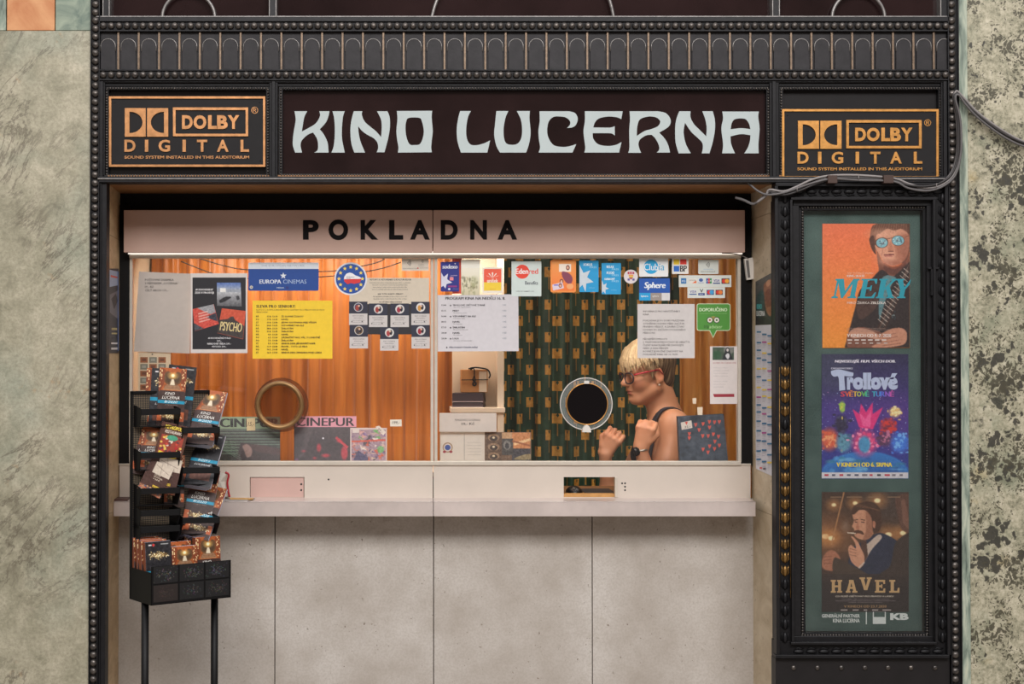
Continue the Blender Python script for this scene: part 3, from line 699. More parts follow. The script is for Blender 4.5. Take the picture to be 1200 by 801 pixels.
# speaking openings
k = SX(474, 0.36)
t = thing('speaking_ring', W(327, 503, 0.36), 'open bronze speaking ring on a brown disc in the left window pane', 'speaking hole')
mb = MB(); mb.ringlathe(W(327.5, 474.5, 0.352), [(23*k, 0.02), (23*k, 0), (25*k, -0.008), (27*k, -0.008), (28.4*k, 0), (28.4*k, 0.02)], mat('aged_bronze', C(150,116,76), 0.35, 0.6, 0.15, 40)); mb.build('ring', t)
mb = MB(); mb.plate([[(W(330,474,.40).x+32*k*math.cos(a), W(330,474,.40).z+32*k*math.sin(a)) for a in np.linspace(0, 2*PI, 56, False)]], 0.39, 0.394, M_BRACR); mb.build('tinted_disc', t)
t = thing('speaking_port', W(687, 505, 0.36), 'clear acrylic speaking disc with black centre and gilt rim in the right pane', 'speaking hole')
mb = MB(); mb.plate([[(W(687,473,.348).x+r_*k*math.cos(a), W(687,473,.348).z+r_*k*math.sin(a)) for a in np.linspace(0, 2*PI, 56, False)] for r_ in (30.4, 24)], 0.348, 0.352, M_ACR)
mb.ringlathe(W(687, 473, 0.348), [(29.8*k, 0.0035), (30*k, -0.0008), (30.9*k, 0.0), (30.9*k, 0.0045)], M_WHITEP) ; mb.build('acrylic_disc', t)
mb = MB(); mb.plate([[(W(688,473,.352).x+23.6*k*math.cos(a), W(688,473,.352).z+23.6*k*math.sin(a)) for a in np.linspace(0, 2*PI, 48, False)]], 0.346, 0.356, mat('black_mesh_membrane', C(16,11,12), 0.8, spec=0.1)); mb.build('black_centre', t)
mb = MB(); mb.ringlathe(W(688, 473, 0.346), [(23.5*k, 0.004), (23.5*k, -0.002), (24.6*k, -0.002), (24.6*k, 0.004)], M_GOLD2); mb.build('gilt_rim', t)
mb = MB(); mb.pbox(684.5, 690.5, 446, 449.5, 0.338, 0.352, M_WHITEP); mb.build('clip', t, 0.001)
mb = MB(); mb.plate([[(W(x, y, 0.34).x, W(x, y, 0.34).z) for x, y in [(682.5,506),(683,501.5),(685,498.5),(687.5,497.5),(690,498.5),(692,501.5),(692.5,506)]]], 0.34, 0.352, M_WHITEP); mb.build('clip', t, 0.001)
# counter front with closed hatch and open pay slot
cf = thing('counter_panelling', W(509, 587, 0.35), 'beige front of the counter with a closed rosy hatch and an open pay slot', 'counter')
def fw(pts, Y): return [(W(x, y, Y).x, W(x, y, Y).z) for x, y in pts]
mb = MB(); mb.plate([fw([(140,545),(507.2,545),(507.2,586),(140,586)], 0.35), fw([(292.8,558.6),(292.8,582.6),(356.6,582.6),(356.6,558.6)], 0.35)], 0.35, 0.372, M_COUNTER); mb.build('panel', cf, 0.0008)
mb = MB(); mb.plate([fw([(508.2,545),(879.5,545),(879.5,586),(508.2,586)], 0.35), fw([(660.5,558.6),(660.5,582.2),(720.5,582.2),(720.5,558.6)], 0.35)], 0.35, 0.372, M_COUNTER); mb.build('panel', cf, 0.0008)
mb = MB(); mb.pbox(293.6, 355.8, 559.4, 582.4, 0.3535, 0.366, M_PINK)
mb.sph(tuple(W(353, 567, 0.3535)), 0.004, M_PLASTB, 10, 6, (1,0.5,1)); mb.sph(tuple(W(353, 574, 0.3535)), 0.004, M_PLASTB, 10, 6, (1,0.5,1)); mb.build('hatch', cf)
mb = MB()
for x, y in ((385,561.5),(729,566),(732.5,570),(732.5,566),(732.5,574)): mb.sph(tuple(W(x, y, 0.35)), 0.0036, M_PLASTB, 10, 6, (1,0.4,1))
mb.build('screws', cf)
mb = MB(); mb.pbox(660.5, 720.5, 578.8, 582.2, 0.353, 0.40, mat('worn_wood_sill', C(190,140,80), 0.5, 0, 0.2, 30)); mb.build('slot_sill', cf, 0.001)
mb = MB(); mb.pbox(720.6, 724, 559, 582.4, 0.345, 0.37, M_ALU); mb.build('slot_latch', cf, 0.0006)
mb = MB(); mb.pbox(139, 880, 543, 545, 0.347, 0.372, M_ALU); mb.build('top_trim', cf, 0.0006)
for nm, a, c, lab in (('counter_ledge', 133, 507.6, 'left length of the scuffed steel pay counter below the rosy hatch'), ('counter_ledge', 508.2, 885.5, 'right length of the scuffed steel pay counter below the open pay slot')):
    mb = MB(); zT = W(500, 587.3, 0.21).z; zB = W(500, 604.8, 0.21).z
    x0, x1 = W(a, 596, 0.21).x, W(c, 596, 0.21).x
    mb.box(x0, x1, 0.21, 0.214, zB, zT, M_STEEL); mb.box(x0, x1, 0.21, 0.358, zT-0.004, zT, M_STEEL); mb.box(x0, x1, 0.214, 0.358, zB, zB+0.003, M_STEEL)
    tag(mb.build(nm, None, 0.0015), lab, 'counter', 'lengths of the pay counter')
ZL = W(500, 587.3, 0.21).z
# things inside the slot
mb = MB(); c = W(673, 574.5, 0.46)
t = thing('computer_mouse', W(672, 577, 0.47), 'small black computer mouse seen through the open pay slot', 'mouse')
zs = W(690, 578.5, 0.47).z
mb = MB(); mb.sph((c.x, 0.47, zs+0.004), 0.03, M_PLASTB, 18, 10, (1.1, 1.5, 0.95)); mb.build('shell', t)
mb = MB(); mb.ringlathe((c.x-0.004, 0.43, zs+0.022), [(0.005, 0), (0.008, 0), (0.008, 0.006), (0.005, 0.006)], M_RIM, 16); mb.build('scroll_wheel', t)
mb = MB(); mb.box(W(684,575,.47).x, W(720,575,.47).x, 0.43, 0.62, zs-0.004, zs+0.008, mat('dark_pad', C(44,42,44), 0.6)); tag(mb.build('payment_tray', None, 0.003), 'flat black tray lying beside the mouse behind the open pay slot', 'tray')
pslab('trim_12', 600, 780, 578.6, 590, 0.40, 0.75, mat('brown_desk', C(120,84,52), 0.5))
# sill shelf inside the window, where the magazines stand
MB().pbox(155, 655, 553, 558, 0.386, 0.72, M_CREAM).build('trim_13', kind='structure'); MB().pbox(726, 866, 553, 558, 0.386, 0.60, M_CREAM).build('trim_14', kind='structure')
# small sensor box and its lead
t = thing('sensor_box', W(879, 328, 0.33), 'small white sensor box with a grey strip on the black right post', 'sensor')
mb = MB(); P = [W(872.5,303,.335),W(882.5,301.5,.335),W(885.5,326.5,.335),W(875.5,328,.335)]
mb.hexa(P+[p+Vector((0,0.022,0)) for p in P], M_WHITEP); mb.build('case', t, 0.0015)
mb = MB(); P = [W(874,305,.3345),W(877.2,304.6,.3345),W(879.4,325,.3345),W(876.3,325.5,.3345)]; mb.hexa(P+[p+Vector((0,0.004,0)) for p in P], mat('grey_sensor_window', C(110,106,104), 0.3)); mb.build('sensor_strip', t)
mb = MB(); mb.tube([W(x, y, 0.335) for x, y in crv([(846,296.5),(858,297),(868,299),(877,303)], 4, False)], 0.0022, M_CABLEW, 6); mb.build('lead', t)
# cable bundle over the right plaque
cb = thing('cable_bundle', W(1000, 225, -0.01), 'bundle of grey cables looping over the display case and across the marble', 'cables')
def zp(p): return (870+p[0]/3.636, 100+p[1]/3.636)
paths = [
 ([(1290,262),(1200,252),(1110,205),(1010,130),(950,68),(918,28),(900,48),(914,150),(916,280),(890,372),(835,424),(770,443),(700,430),(640,402),(500,392),(385,392),(320,408),(240,442),(180,460),(118,452),(85,478),(48,505),(5,488),(-30,478)], 0.0048, M_CABLE),
 ([(1290,250),(1200,240),(1105,190),(1005,118),(945,55),(912,24),(906,60),(924,150),(926,290),(900,380),(840,428),(775,436),(705,418),(645,396),(500,383),(380,384),(300,400),(230,432),(175,452),(115,444),(100,470),(60,500)], 0.0042, M_CABLEW),
 ([(1290,256),(1200,246),(1100,198),(1000,124),(944,66),(915,34),(902,60),(919,155),(920,285),(893,376),(838,418),(772,430),(702,424),(642,406),(500,400),(384,402),(316,418),(238,450),(178,466),(116,458)], 0.0040, M_CABLED),
 ([(1290,268),(1196,258),(1104,213),(1004,138),(947,76),(921,40),(908,58),(929,150),(931,285),(906,384),(846,434),(778,449),(704,437),(645,409),(500,404),(386,398),(312,412),(232,438),(176,457),(112,466),(70,452),(30,420),(10,400)], 0.0038, M_CABLE)]
for i, (pts, r, m) in enumerate(paths):
    mb = MB(); q = crv([zp(p) for p in pts], 4, False)
    mb.tube([W(x, y, (-0.022-0.005*i if x > 906 else -0.022-0.005*i+(906-x)*0.0016)) for x, y in q], r, m, 7); mb.build('cable', cb)
for a, c in ((365, 405), (603, 645)):
    mb = MB(); p0, p1 = zp((a, 382)), zp((c, 416)); mb.pbox(p0[0], p1[0], p0[1], p1[1], -0.046, -0.012, M_CLIP); mb.build('cable_clip', cb, 0.001)
for x, y in ((238, 442), (832, 428), (500, 392)):
    mb = MB(); p = zp((x, y)); mb.tube([W(p[0]+0.5*math.cos(a)-0.8, p[1]+3.0*math.sin(a), -0.03+0.016*math.cos(a)) for a in np.linspace(0, 2*PI, 14, False)], 0.0014, M_CABLEW, 5, True); mb.build('cable_tie', cb)

# ================================================================== PAPERS AND STICKERS ON THE PANES
YG = 0.3655; BLK = (38,36,38); WH = (214,206,200)
def S(Y=YG, **k): return Sheet(Y, **k)
# -- left pane
s = S(0.372); s.base([(163,318),(224,320.5),(222.5,414),(157,411.5)], (196,186,178))
s.up().lines(['POŠTOVNÍ ZNÁMKA', 'S PŘÍTISKEM „LUCERNA“', '19,- Kč', 'CELÝ ARCH 171,-'], 170, 326.5, 2.5, 4.1, (56,50,48), 0.01)
s.build('paper_sheet', 'large curling white sheet with four short lines, top left of the window', 'paper')
s = S(); s.rbase(223.5, 320, 290, 413.5, (206,198,194)); s.up().rect(225.6, 325, 288, 409, (30,28,34))
P = Paint(29, 29, 2, (150,156,166)); P.vgrad(0, 8, (84,112,176), (150,160,180)).rect(4, 7, 11, 12, (224,224,220)).vgrad(12, 29, (176,178,182), (88,88,92)).cur([(3,22),(9,18),(14,17),(17,18),(13,21),(8,24),(4,25)], (36,36,40)).cur([(23,17),(26,16),(27,20),(24,21)], (60,60,64)).grain(9, 1.5)
s.up().pic(0, 0, 0, 0, P, quadf((254.2,331),(282,331),(283.2,359),(254.4,358.2)))
P = Paint(26, 32, 2, (196,74,62)); P.poly([(6,0),(26,0),(26,13),(20,14)], (150,150,154)).poly([(0,20),(10,32),(0,32)], (70,72,80)).poly([(14,16),(26,28),(26,14)], (52,54,66)).grain(12, 1.3)
for k in range(4): P.rect(6, 8+k*4, 18, 9.6+k*4, (226,190,180), 0.7)
s.pic(0, 0, 0, 0, P, quadf((225.8,362),(250.6,356.2),(256.4,379.4),(228.4,388)))
P = Paint(31, 32, 2, (196,82,58)); P.poly([(0,15),(10,12),(13,9),(16,8),(19,12),(31,17),(31,32),(0,32)], (62,54,52)).grain(7, 1.4)
s.pic(0, 0, 0, 0, P, quadf((260,361),(288,364.2),(285,397.4),(254.6,390)))
s.up().text('PSYCHO', 258, 377.5, 283.5, 388, (216,196,140), 0.02, 0.1, 3, rot=0.09)
s.lines(['AUDIOKNIHY', 'ZDE V PRODEJI'], 228, 338, 2.3, 3.6, (226,224,226), 0.02, 0, 'C', 251)
s.lines(['AUDIOKNIŽNÍ PTÁCI', '299,-', 'NÁRODNÍ TŘÍDA 299,-', 'PSYCHO 299,-'], 227, 395, 1.9, 3.3, (214,212,214), 0.02, 0, 'C', 287)
s.build('audiobook_poster', 'small black poster of three tilted book covers in a white border', 'poster')
s = S(); s.rbase(291, 307.5, 373.5, 340.5, (22,66,140), 1.5); s.up().poly(rrect(291, 307.5, 373.5, 315, 1.2), (208,214,222)).rect(291, 312.5, 373.5, 315, (208,214,222))
s.up().text('THE EUROPEAN NETWORK', 306, 310, 357, 312.2, (150,160,176), 0, 0, 1)
s.star(332, 323, 4, (206,212,220)); s.text('EUROPA', 304.3, 327.4, 329.4, 332.2, (206,212,222), 0.05); s.text('CINEMAS', 331.8, 327.4, 359.2, 332.2, (160,180,210), 0.0)
s.text('MEDIA', 324.5, 336.2, 333, 337.8, (190,200,214), 0.03); s.rect(335, 335.4, 338.4, 338.4, (40,50,120)); s.ell(294.6, 336.4, 1.9, 1.9, (200,196,186)); s.ell(294.6, 336.4, 1.1, 1.1, (150,146,140))
s.build('cinema_network_plate', 'blue plate with a white star and pale top band on the left pane', 'sticker')
s = S(); s.rbase(296, 352, 389.5, 420, (232,194,44)); INK = (70,52,22)
s.up().lines(['SLEVA PRO SENIORY:'], 300.4, 357, 3.4, 5, INK, 0.035); s.lines(['PLATÍ DO 0,- KORUN A SENIOŘI MOHOU NAVŠTÍVIT TATO PŘEDSTAVENÍ ZA VŠECH', 'PŘEDSTAVENÍ.'], 300.4, 362.2, 1.45, 2.6, INK)
rows = [('PÁ','17.8.','13:30','ŽE SLAVNÉ ČESKOU'),('PO','17.8.','13:30','HAVEL'),('ST','19.8.','13:30','JEDNU KAUFMANA MEJE VĚKEM'),('PO','24.8.','13:30','VZPOMÍNKY NA ISLE'),('PÁ','28.8.','13:30','ŠARLATÁN'),('PO','31.8.','13:30','ŠARLATÁN'),('PÁ','4.9.','13:30','HAVEL'),('PO','6.9.','13:30','ZÁZRAČNÝ NOS, VÁL, V LONDÝNĚ'),('PO','7.9.','13:30','ŠARLATÁN'),('ST','9.9.','13:30','SENIOR DEN: JIŘ KRÁSNÝ KAPR'),('PÁ','11.9.','13:30','PROFIL - TOTO LÁ VIDA'),('PO','14.9.','13:30','HAVEL'),('ST','16.9.','13:30','SENIOR DEN: ZEMANKA MOJE LÁSKA')]
for i, (a, b, c_, d) in enumerate(rows):
    y = 369.6+i*3.52; s.lines([a], 300.2, y, 1.95, 3, INK, 0.03); s.lines([b], 309, y, 1.95, 3, INK, 0.03, 0, 'R', 318); s.lines([c_], 319.6, y, 1.95, 3, INK, 0.03); s.lines([d], 329.8, y, 1.95, 3, INK, 0.03)
s.build('discount_notice', 'yellow notice listing dates and times on the left pane', 'notice')
s = S(0.3640); s.base([(411+19.2*math.cos(a), 326.5+19.2*math.sin(a)) for a in np.linspace(0, 2*PI, 48, False)], (210,212,218))
s.up().ell(411, 326.5, 17.4, 17.4, (24,72,150), 44); s.up()
for k in range(12): a = PI*2*k/12; s.star(411+13.8*math.sin(a), 326.5-13.8*math.cos(a), 2.5, (236,208,90))
s.poly([(403.5,324),(406,320.5),(409.5,319.2),(413,320),(416.5,322.5),(420,323.6),(423.8,325.6),(422,327),(403,327)], (226,226,230)); s.poly([(403,327),(422,326.6),(423.6,326),(421.8,331),(415,332.4),(411,331.5),(407.4,333),(403.6,329.8)], (204,48,50))
s.up().lines(['VYHRAZENO', 'ČESKÁ'], 406, 323.8, 1.1, 1.8, (80,60,70))
s.build('round_sticker', 'round blue sticker with a ring of yellow stars and a red and white map', 'sticker')
s = S(0.3650); s.rbase(409.5, 325.4, 503, 357, (202,190,172)); s.up().rect(410, 356, 502.5, 391.6, (40,36,40))
s.up().lines(['VSTUPY A VSTUPENKY S KULTUR KLUB'], 425, 326.6, 1.9, 3, (60,56,52), 0.02, 0, 'C', 490)
s.lines(['Držitelé karty mohou vstupenky zakoupit přímo v pokladně', 'kina nebo si je předem rezervovat na stránkách kina', 'karta platí pro jednu osobu a nelze ji přenášet dále', 'slevy se nesčítají, platí také pro filmový klub a festival'], 414, 330.4, 1.35, 2.6, (96,90,84), 0, 0, 'C', 500)
s.lines(['JAK TUTO KARTU ZÍSKAT?'], 425, 343.4, 1.7, 3, (60,56,52), 0.03, 0, 'C', 490); s.lines(['Na vyplněnou přihlášku na kartu Klub za 200,- Kč', 'vystavíme kartu s platností jednoho roku od data'], 416, 346.6, 1.35, 2.6, (96,90,84), 0, 0, 'C', 498); s.lines(['NA VĚTŠINU PŘEDSTAVENÍ'], 425, 353, 1.5, 3, (70,66,62), 0.02, 0, 'C', 490)
s.build('info_sheet', 'pale info sheet with a dark lower half behind the small membership cards', 'notice')
cards = [(409,353.2,'top row, touching the yellow-starred round sticker','r'),(432.4,355.4,'second in the top row of small cards','r'),(457.6,355.4,'third in the top row of small cards','r'),(482,353.4,'last of the top row beside the window mullion','y'),
 (409.6,380.4,'first of the lower row under another card','g'),(445.4,383,'standing alone in the middle of the lower row','w'),(482.2,380.6,'last of the lower row beside the window mullion','r')]
pc = [((60,64,92),(150,60,50)),((200,196,196),(150,50,44)),((204,200,200),(150,40,60)),((206,204,206),(196,140,60)),((120,92,60),(60,52,56)),((206,204,200),(160,60,60)),((190,186,190),(150,36,48))]
for (x, y, lab, _), (c1, c2) in zip(cards, pc):
    s = S(0.3635); s.rbase(x, y, x+21.6, y+27.6, (196,190,188)); s.up().rect(x, y, x+21.6, y+14, (42,44,60))
    P = Paint(21.6, 14, 2.5, (42,44,60)); P.ell(11, 6.6, 5.2, 5.2, (214,210,206)); P.ell(11, 6.6, 4.6, 4.6, c1); P.ell(9.6, 7.4, 2.2, 3.4, c2); P.ell(12.8, 6.4, 1.6, 3, (36,32,40)); P.ell(11.6, 5, 1.3, 1.2, (206,170,150))
    s.pic(x, y, x+21.6, y+14, P); s.up().lines(['KINO LUCERNA', 'klubová karta'], x+1, y+16, 1.3, 2.4, (110,104,104), 0, 0, 'C', x+20.6); s.lines(['jméno a podpis držitele', 'platnost  jeden rok'], x+1, y+21.4, 1.1, 2.2, (130,124,124), 0, 0, 'C', x+20.6)
    s.ell(x+3.4, y+23.6, 0.7, 0.7, (50,46,50)); s.ell(x+15.4, y+23.4, 0.7, 0.7, (50,46,50))
    s.build('membership_card', 'small dark and white card, '+lab, 'card', 'small membership cards on the left pane')
s = S(0.3640); s.rbase(470.8, 303, 502.4, 317.2, (208,198,184)); s.up()
def waves(s, x, y, r, c, n=4, w=0.55):
    for k in range(n):
        rr = r*(k+1.2)/n; pts = [(x+rr*math.cos(a), y+rr*math.sin(a)) for a in np.linspace(-0.75, 0.75, 7)]; pts += [(x+(rr-w)*math.cos(a), y+(rr-w)*math.sin(a)) for a in np.linspace(0.75, -0.75, 7)]; s.poly(pts, c)
waves(s, 476.6, 308, 5, (80,74,70)); waves(s, 493, 306, 3, (110,104,98), 3, 0.4); s.lines(['BEZKONTAKTNÍ PLATBA'], 472.4, 314, 1.1, 2, (110,100,92)); s.lines(['zde můžete', 'platit kartou'], 490, 309, 1.0, 1.8, (130,122,114)); s.rect(489, 313.2, 490.6, 314.8, (190,60,50)); s.lines(['ČESKÁ SPOŘITELNA'], 491.6, 313.4, 1.0, 2, (130,110,100))
s.build('contactless_sticker', 'white contactless payment sticker at the top beside the mullion, left pane', 'sticker')
s = S(0.3640); s.base([(457,491.4),(470.6,491.2),(470.8,499.2),(457.2,499.4)], (216,206,190)); s.up().text('199,-', 459.6, 493.2, 468, 497, (60,52,46), 0.02, 0.2)
s.build('price_tag', 'small white price tag alone on the orange curtain left of the mullion', 'price tag')
s = S(0.378); s.rbase(162, 412.5, 200, 462, (214,196,168)); s.up()
for j in range(6):
    for i in range(3):
        c1 = (150,92,58) if (i+j) % 2 == 0 else (128,126,112); x, y = 164.4+i*10.6, 418.2+j*8.0
        s.rect(x, y, x+8.8, y+6.6, c1); 
s.up()
for j in range(6):
    for i in range(3):
        x, y = 164.4+i*10.6, 418.2+j*8.0; s.rect(x+2, y+1.6, x+6.8, y+4.6, (110,66,46) if (i+j) % 2 == 0 else (160,158,146))
s.star(178.6, 415, 1.3, (60,50,46), 4)
s.build('stamp_sheet', 'cream sheet of small brown and grey stamps behind the brochure rack', 'stamp sheet')
# magazines in the window sill
def lean(Yb, Yt, y0, y1): return lambda x, y, o: W(x, y, Yb+(Yt-Yb)*(y1-y)/(y1-y0))-Vector((0, o, 0))
s = Sheet(0, lean(0.40, 0.45, 487, 540.4), 0.004); s.rbase(256.5, 488, 328.4, 552.6, (52,56,50)); s.up().rect(256.5, 488, 328.4, 502, (128,150,122))
P = Paint(72, 38, 2, (52,54,50))
for k in range(9): P.rect(0, 1+k*3.4, 72, 2.0+k*3.4, (120,150,128), 0.75)
P.poly([(26,16),(72,22),(72,38),(20,38)], (58,44,46)); P.cur([(28,20),(34,18),(39,24),(38,31),(33,33),(30,26)], (146,118,112), 1, 2); P.cur([(40,18),(72,24),(72,30),(44,26)], (76,52,52), 0.9, 2)
for k in range(8): P.line(2, 14+k*1.2, 20+k, 16+k*3, 0.5, (130,168,138), 0.8)
P.grain(5); s.pic(256.5, 502, 328.4, 540.4, P); s.up().text('CINEPUR', 258.4, 490, 327, 500.2, (26,26,24), 0.085, 0, 3)
s.up()
s.poly([(289,489.8),(299,489.2),(299.4,504),(289.4,504.4)], (206,186,140)); s.up().text('15,-', 290.6, 494, 298, 499.6, (110,84,52), 0.01, 0.25)
s.build('film_magazine', 'green-headed film magazine with a price tag leaning in the window', 'magazine', 'film magazines in the window')
s = Sheet(0, lean(0.40, 0.45, 487, 540.4), 0.004); s.rbase(344.6, 487.4, 417.6, 552.6, (52,36,42)); s.up().rect(346, 487.4, 417.6, 500, (206,142,158))
P = Paint(64, 40, 2, (54,40,46)); P.vgrad(0, 22, (66,54,58), (44,30,36)); P.ell(33, 13, 1.1, 1.1, (220,220,226)); P.poly([(14,0),(22,0),(10,34),(4,36)], (78,68,70), 0.6, 3)
for x, y, rx, ry in ((28,24,2.6,4.6),(36,33,4.5,2),(58,30,4,8),(10,28,2,1),(52,16,3,2),(23,36,2,1.4)): P.ell(x, y, rx, ry, (190,44,60), 0.85, 2)
P.line(48, 12, 62, 24, 3, (196,46,62), 0.9); P.ell(2, 38, 2, 2, (110,70,110), 0.8, 1); P.grain(7, 1.6)
s.pic(346, 500, 409.6, 540.4, P); s.up().text('CINEPUR', 347.6, 489, 415, 498.8, (30,22,28), 0.05, 0, 3)
s.build('film_magazine', 'pink-headed film magazine with a dark red-lit cover leaning in the window', 'magazine', 'film magazines in the window')
s = Sheet(0, lean(0.395, 0.43, 500, 540.4), 0.004); s.rbase(410.4, 501, 453.4, 552.6, (204,190,188))
P = Paint(40, 36, 2, (150,126,140)); rr = random.Random(5); pal = [(190,80,50),(72,60,90),(196,170,150),(90,160,80),(120,90,140),(220,214,206),(60,48,60),(200,150,140),(90,70,110),(206,96,60)]
for k in range(85): x, y = rr.uniform(0,40), rr.uniform(0,36); P.poly([(x+rr.uniform(-5,5), y+rr.uniform(-4,4)) for _ in range(4)], rr.choice(pal), 0.9)
P.poly([(2,36),(8,24),(20,33),(20,36)], (66,60,96)); P.ell(34, 23, 4, 4, (92,168,84), 0.8); P.line(0, 14, 40, 12, 2, (196,72,48)); P.grain(12, 1.3)
s.pic(412, 503, 452, 539.4, P); s.up().poly([(440,499.5),(444.4,498.5),(452.4,506),(449,510)], (216,208,200)); s.poly([(413,502.6),(421,502.4),(421,506.6),(413,507)], (210,200,196)); s.up().text('99,-', 442.4, 502.6, 449, 505.6, (70,60,56), 0, 0, 2, rot=0.65)
s.build('comic_book', 'colourful comic book with price tags, right of the pink-headed magazine', 'book')
# -- right pane
s = S(0.3635); s.rbase(516.4, 306.6, 538, 341.4, (34,40,126), 1); P = None
s.up().poly([(517,319),(520,324.4),(525,320.4),(524,327),(530,331),(523.4,332.6),(522,338),(519.6,334.6),(517,336.4)], (206,206,222)); s.poly([(517,313),(517,307.5),(527,311)], (40,48,140)); s.text('sodexo', 518.6, 309.8, 536, 314.6, (224,226,238), 0.04, 0.1, 3); s.star(533.4, 308.8, 1.1, (224,226,238))
s.rect(527, 324.6, 531.4, 328.4, (222,130,140)); s.lines(['STRAVENKY', 'PASS'], 528, 322.2, 1.0, 1.6, (214,190,214)); s.rect(525, 334.4, 535.6, 336.4, (130,46,120)); s.ell(526.4, 338.6, 1.4, 1.2, (214,214,228)); s.lines(['přijímáme'], 530.6, 337.6, 1.2, 2, (120,126,180))
s.build('voucher_sticker', 'dark blue voucher sticker with a white star by the mullion, right pane', 'sticker')
s = S(0.374); s.rbase(530, 302, 541.4, 344, (222,86,74)); s.build('paper_card', 'red card showing behind the dark blue voucher sticker', 'card')
s = S(0.3640); s.rbase(540.4, 304, 562.6, 345.6, (228,222,206)); P = Paint(22, 41, 2, (236,232,220)); P.vgrad(10, 41, (234,230,214), (198,190,160))
for k in range(60): x, y = rr.uniform(1,21), rr.uniform(20,40); P.ell(x, y, rr.uniform(0.3,1.4), rr.uniform(0.6,2.6), rr.choice([(120,116,84),(170,160,120),(150,150,110),(96,92,72)]), 0.5, 0.6)
P.ell(15, 25, 5, 6, (160,164,120), 0.35, 3); s.up().pic(540.4, 304, 562.6, 345.6, P); s.build('photo_print', 'pale faded photograph of a meadow between two voucher stickers', 'photograph')
s = S(0.3635); s.rbase(565, 313, 589.4, 343.6, (232,222,206), 2.4); s.up().poly(rrect(567, 315, 587.4, 331.6, 1.2), (228,92,66)); s.rect(567, 330.6, 587.4, 340.4, (240,200,60)); s.up()
for a in (-1.15, -0.6, 0, 0.6, 1.15): s.poly([(577.2, 325.6), (577.2+7*math.sin(a)-1.6*math.cos(a)*0.6, 325.2-5.4*math.cos(a)), (577.2+8*math.sin(a)*0.98, 325.4-8*math.cos(a)*0.86), (577.2+7*math.sin(a)+1.6*math.cos(a)*0.6, 325.2-5.4*math.cos(a))], (238,226,214))
s.text('unišek', 571, 326.4, 583.6, 331, (238,226,214), 0.03); s.lines(['přijímáme'], 569, 337.8, 1.2, 2, (196,150,60), 0, 0, 'C', 586)
s.build('voucher_sticker', 'red and yellow voucher sticker with a white flower, left of the patterned curtain', 'sticker')
s = S(0.3632); s.rbase(599.4, 306, 634.4, 347, (200,212,208), 0.6); s.up().ell(612, 318.2, 8.2, 8.2, (222,66,46), 36); s.up().text('Eden', 604.4, 314.6, 619, 320.8, (236,236,232), 0.03, 0, 3); s.text('red', 619.6, 314.6, 630.4, 320.8, (222,66,46), 0.03, 0, 3); s.text('Benefits', 615.4, 329.2, 630.4, 333.4, (52,58,72), 0.02, 0, 3)
s.lines(['TICKET RESTAURANT'], 604.4, 340.6, 1.1, 2, (84,90,96)); s.lines(['BENEFITS CARD'], 615, 340.6, 1.1, 2, (110,116,120))
s.build('voucher_sticker', 'pale square sticker with a solid red circle, above the programme', 'sticker')
s = S(0.3645); s.base([(512.6,345.6),(607.4,344.6),(607.8,411.2),(512.8,411.6)], (200,196,200)); s.up().text('PROGRAM KINA NA NEDĚLI 16. 8.', 522, 346.6, 592, 351, (44,42,44), 0.04, 0, 3)
pr = [('13:00','TROLLOVÉ: SVĚTOVÉ TURNÉ','USA, 93 min., ČESKÝ DABING'),('15:15','MEKY','ČR, česká verze, 82 min.'),('16:00','VZPOMÍNKY NA ISLE','Velká Británie, titulky'),('18:15','HAVEL','ČR, česká verze'),('17:15','ŠARLATÁN','ČR, premiéra, česká verze'),('20:00','HAVEL','ČR, česká verze'),('20:30','LOLA','USA, drama, 18:00, původní znění')]
for i, (a, b, c_) in enumerate(pr):
    y = 356.4+i*6.5; s.lines([a], 517.4, y, 1.9, 3, (60,56,58), 0.03); s.lines([b], 530.6, y, 2.0, 3, (56,52,56), 0.035); s.lines([c_], 531.2, y+3.0, 1.1, 2, (120,116,120)); s.lines(['1 Kč'], 589, y, 1.7, 3, (84,100,120))
    if i % 2 == 0: s.star(528, y+1.4, 1.3, (40,36,40), 4, 0.5)
s.star(523.6, 407, 1.3, (40,36,40), 4, 0.5); s.lines(['PŘEDSTAVENÍ V ČESKÉM ZNĚNÍ'], 526.4, 406, 1.6, 3, (60,66,90), 0.02)
s.build('programme_sheet', 'large white programme sheet with times and prices, right of the mullion', 'notice')
s = S(0.3632); s.rbase(645, 304.4, 675, 342.4, (240,140,66), 2.2); P = Paint(26, 34, 2.2, (242,142,70)); P.vgrad(0, 34, (246,156,84), (236,118,52))
P.rect(8, 3, 22, 12, (238,222,208)); P.cur([(12,12),(20,14),(24,20),(22,26),(17,25),(12,18)], (130,62,84)); P.ell(18.4, 7.4, 2.2, 3, (120,60,50)); P.ell(18.4, 7.4, 1.2, 1.6, (226,180,150)); P.ell(11, 23, 2.2, 2.6, (120,56,50)); P.ell(11, 23.4, 1.2, 1.6, (226,180,150)); P.poly([(0,27),(12,24),(14,31),(1,34)], (214,200,214)); P.ell(9.6, 28, 2.0, 2.6, (126,58,50)); P.ell(9.6, 28.4, 1.1, 1.5, (226,180,150)); P.ell(21, 29, 4, 3.4, (246,180,130), 0.7); P.rect(2, 27, 7, 28.4, (110,100,190))
s.up().pic(647, 306, 673, 340.4, P); s.build('voucher_sticker', 'orange rounded sticker with small people, on the green patterned curtain', 'sticker')
BLU, SIL = (28,150,206), (196,206,214)
s = S(0.3632); s.rbase(678.8, 305, 701.4, 342, BLU, 0.6); s.up().poly([(679,310),(683.6,319.6),(691.6,316.6),(688,324.6),(695.6,330.4),(687,332),(686.2,341.8),(682.6,333.6),(679,337)], SIL)
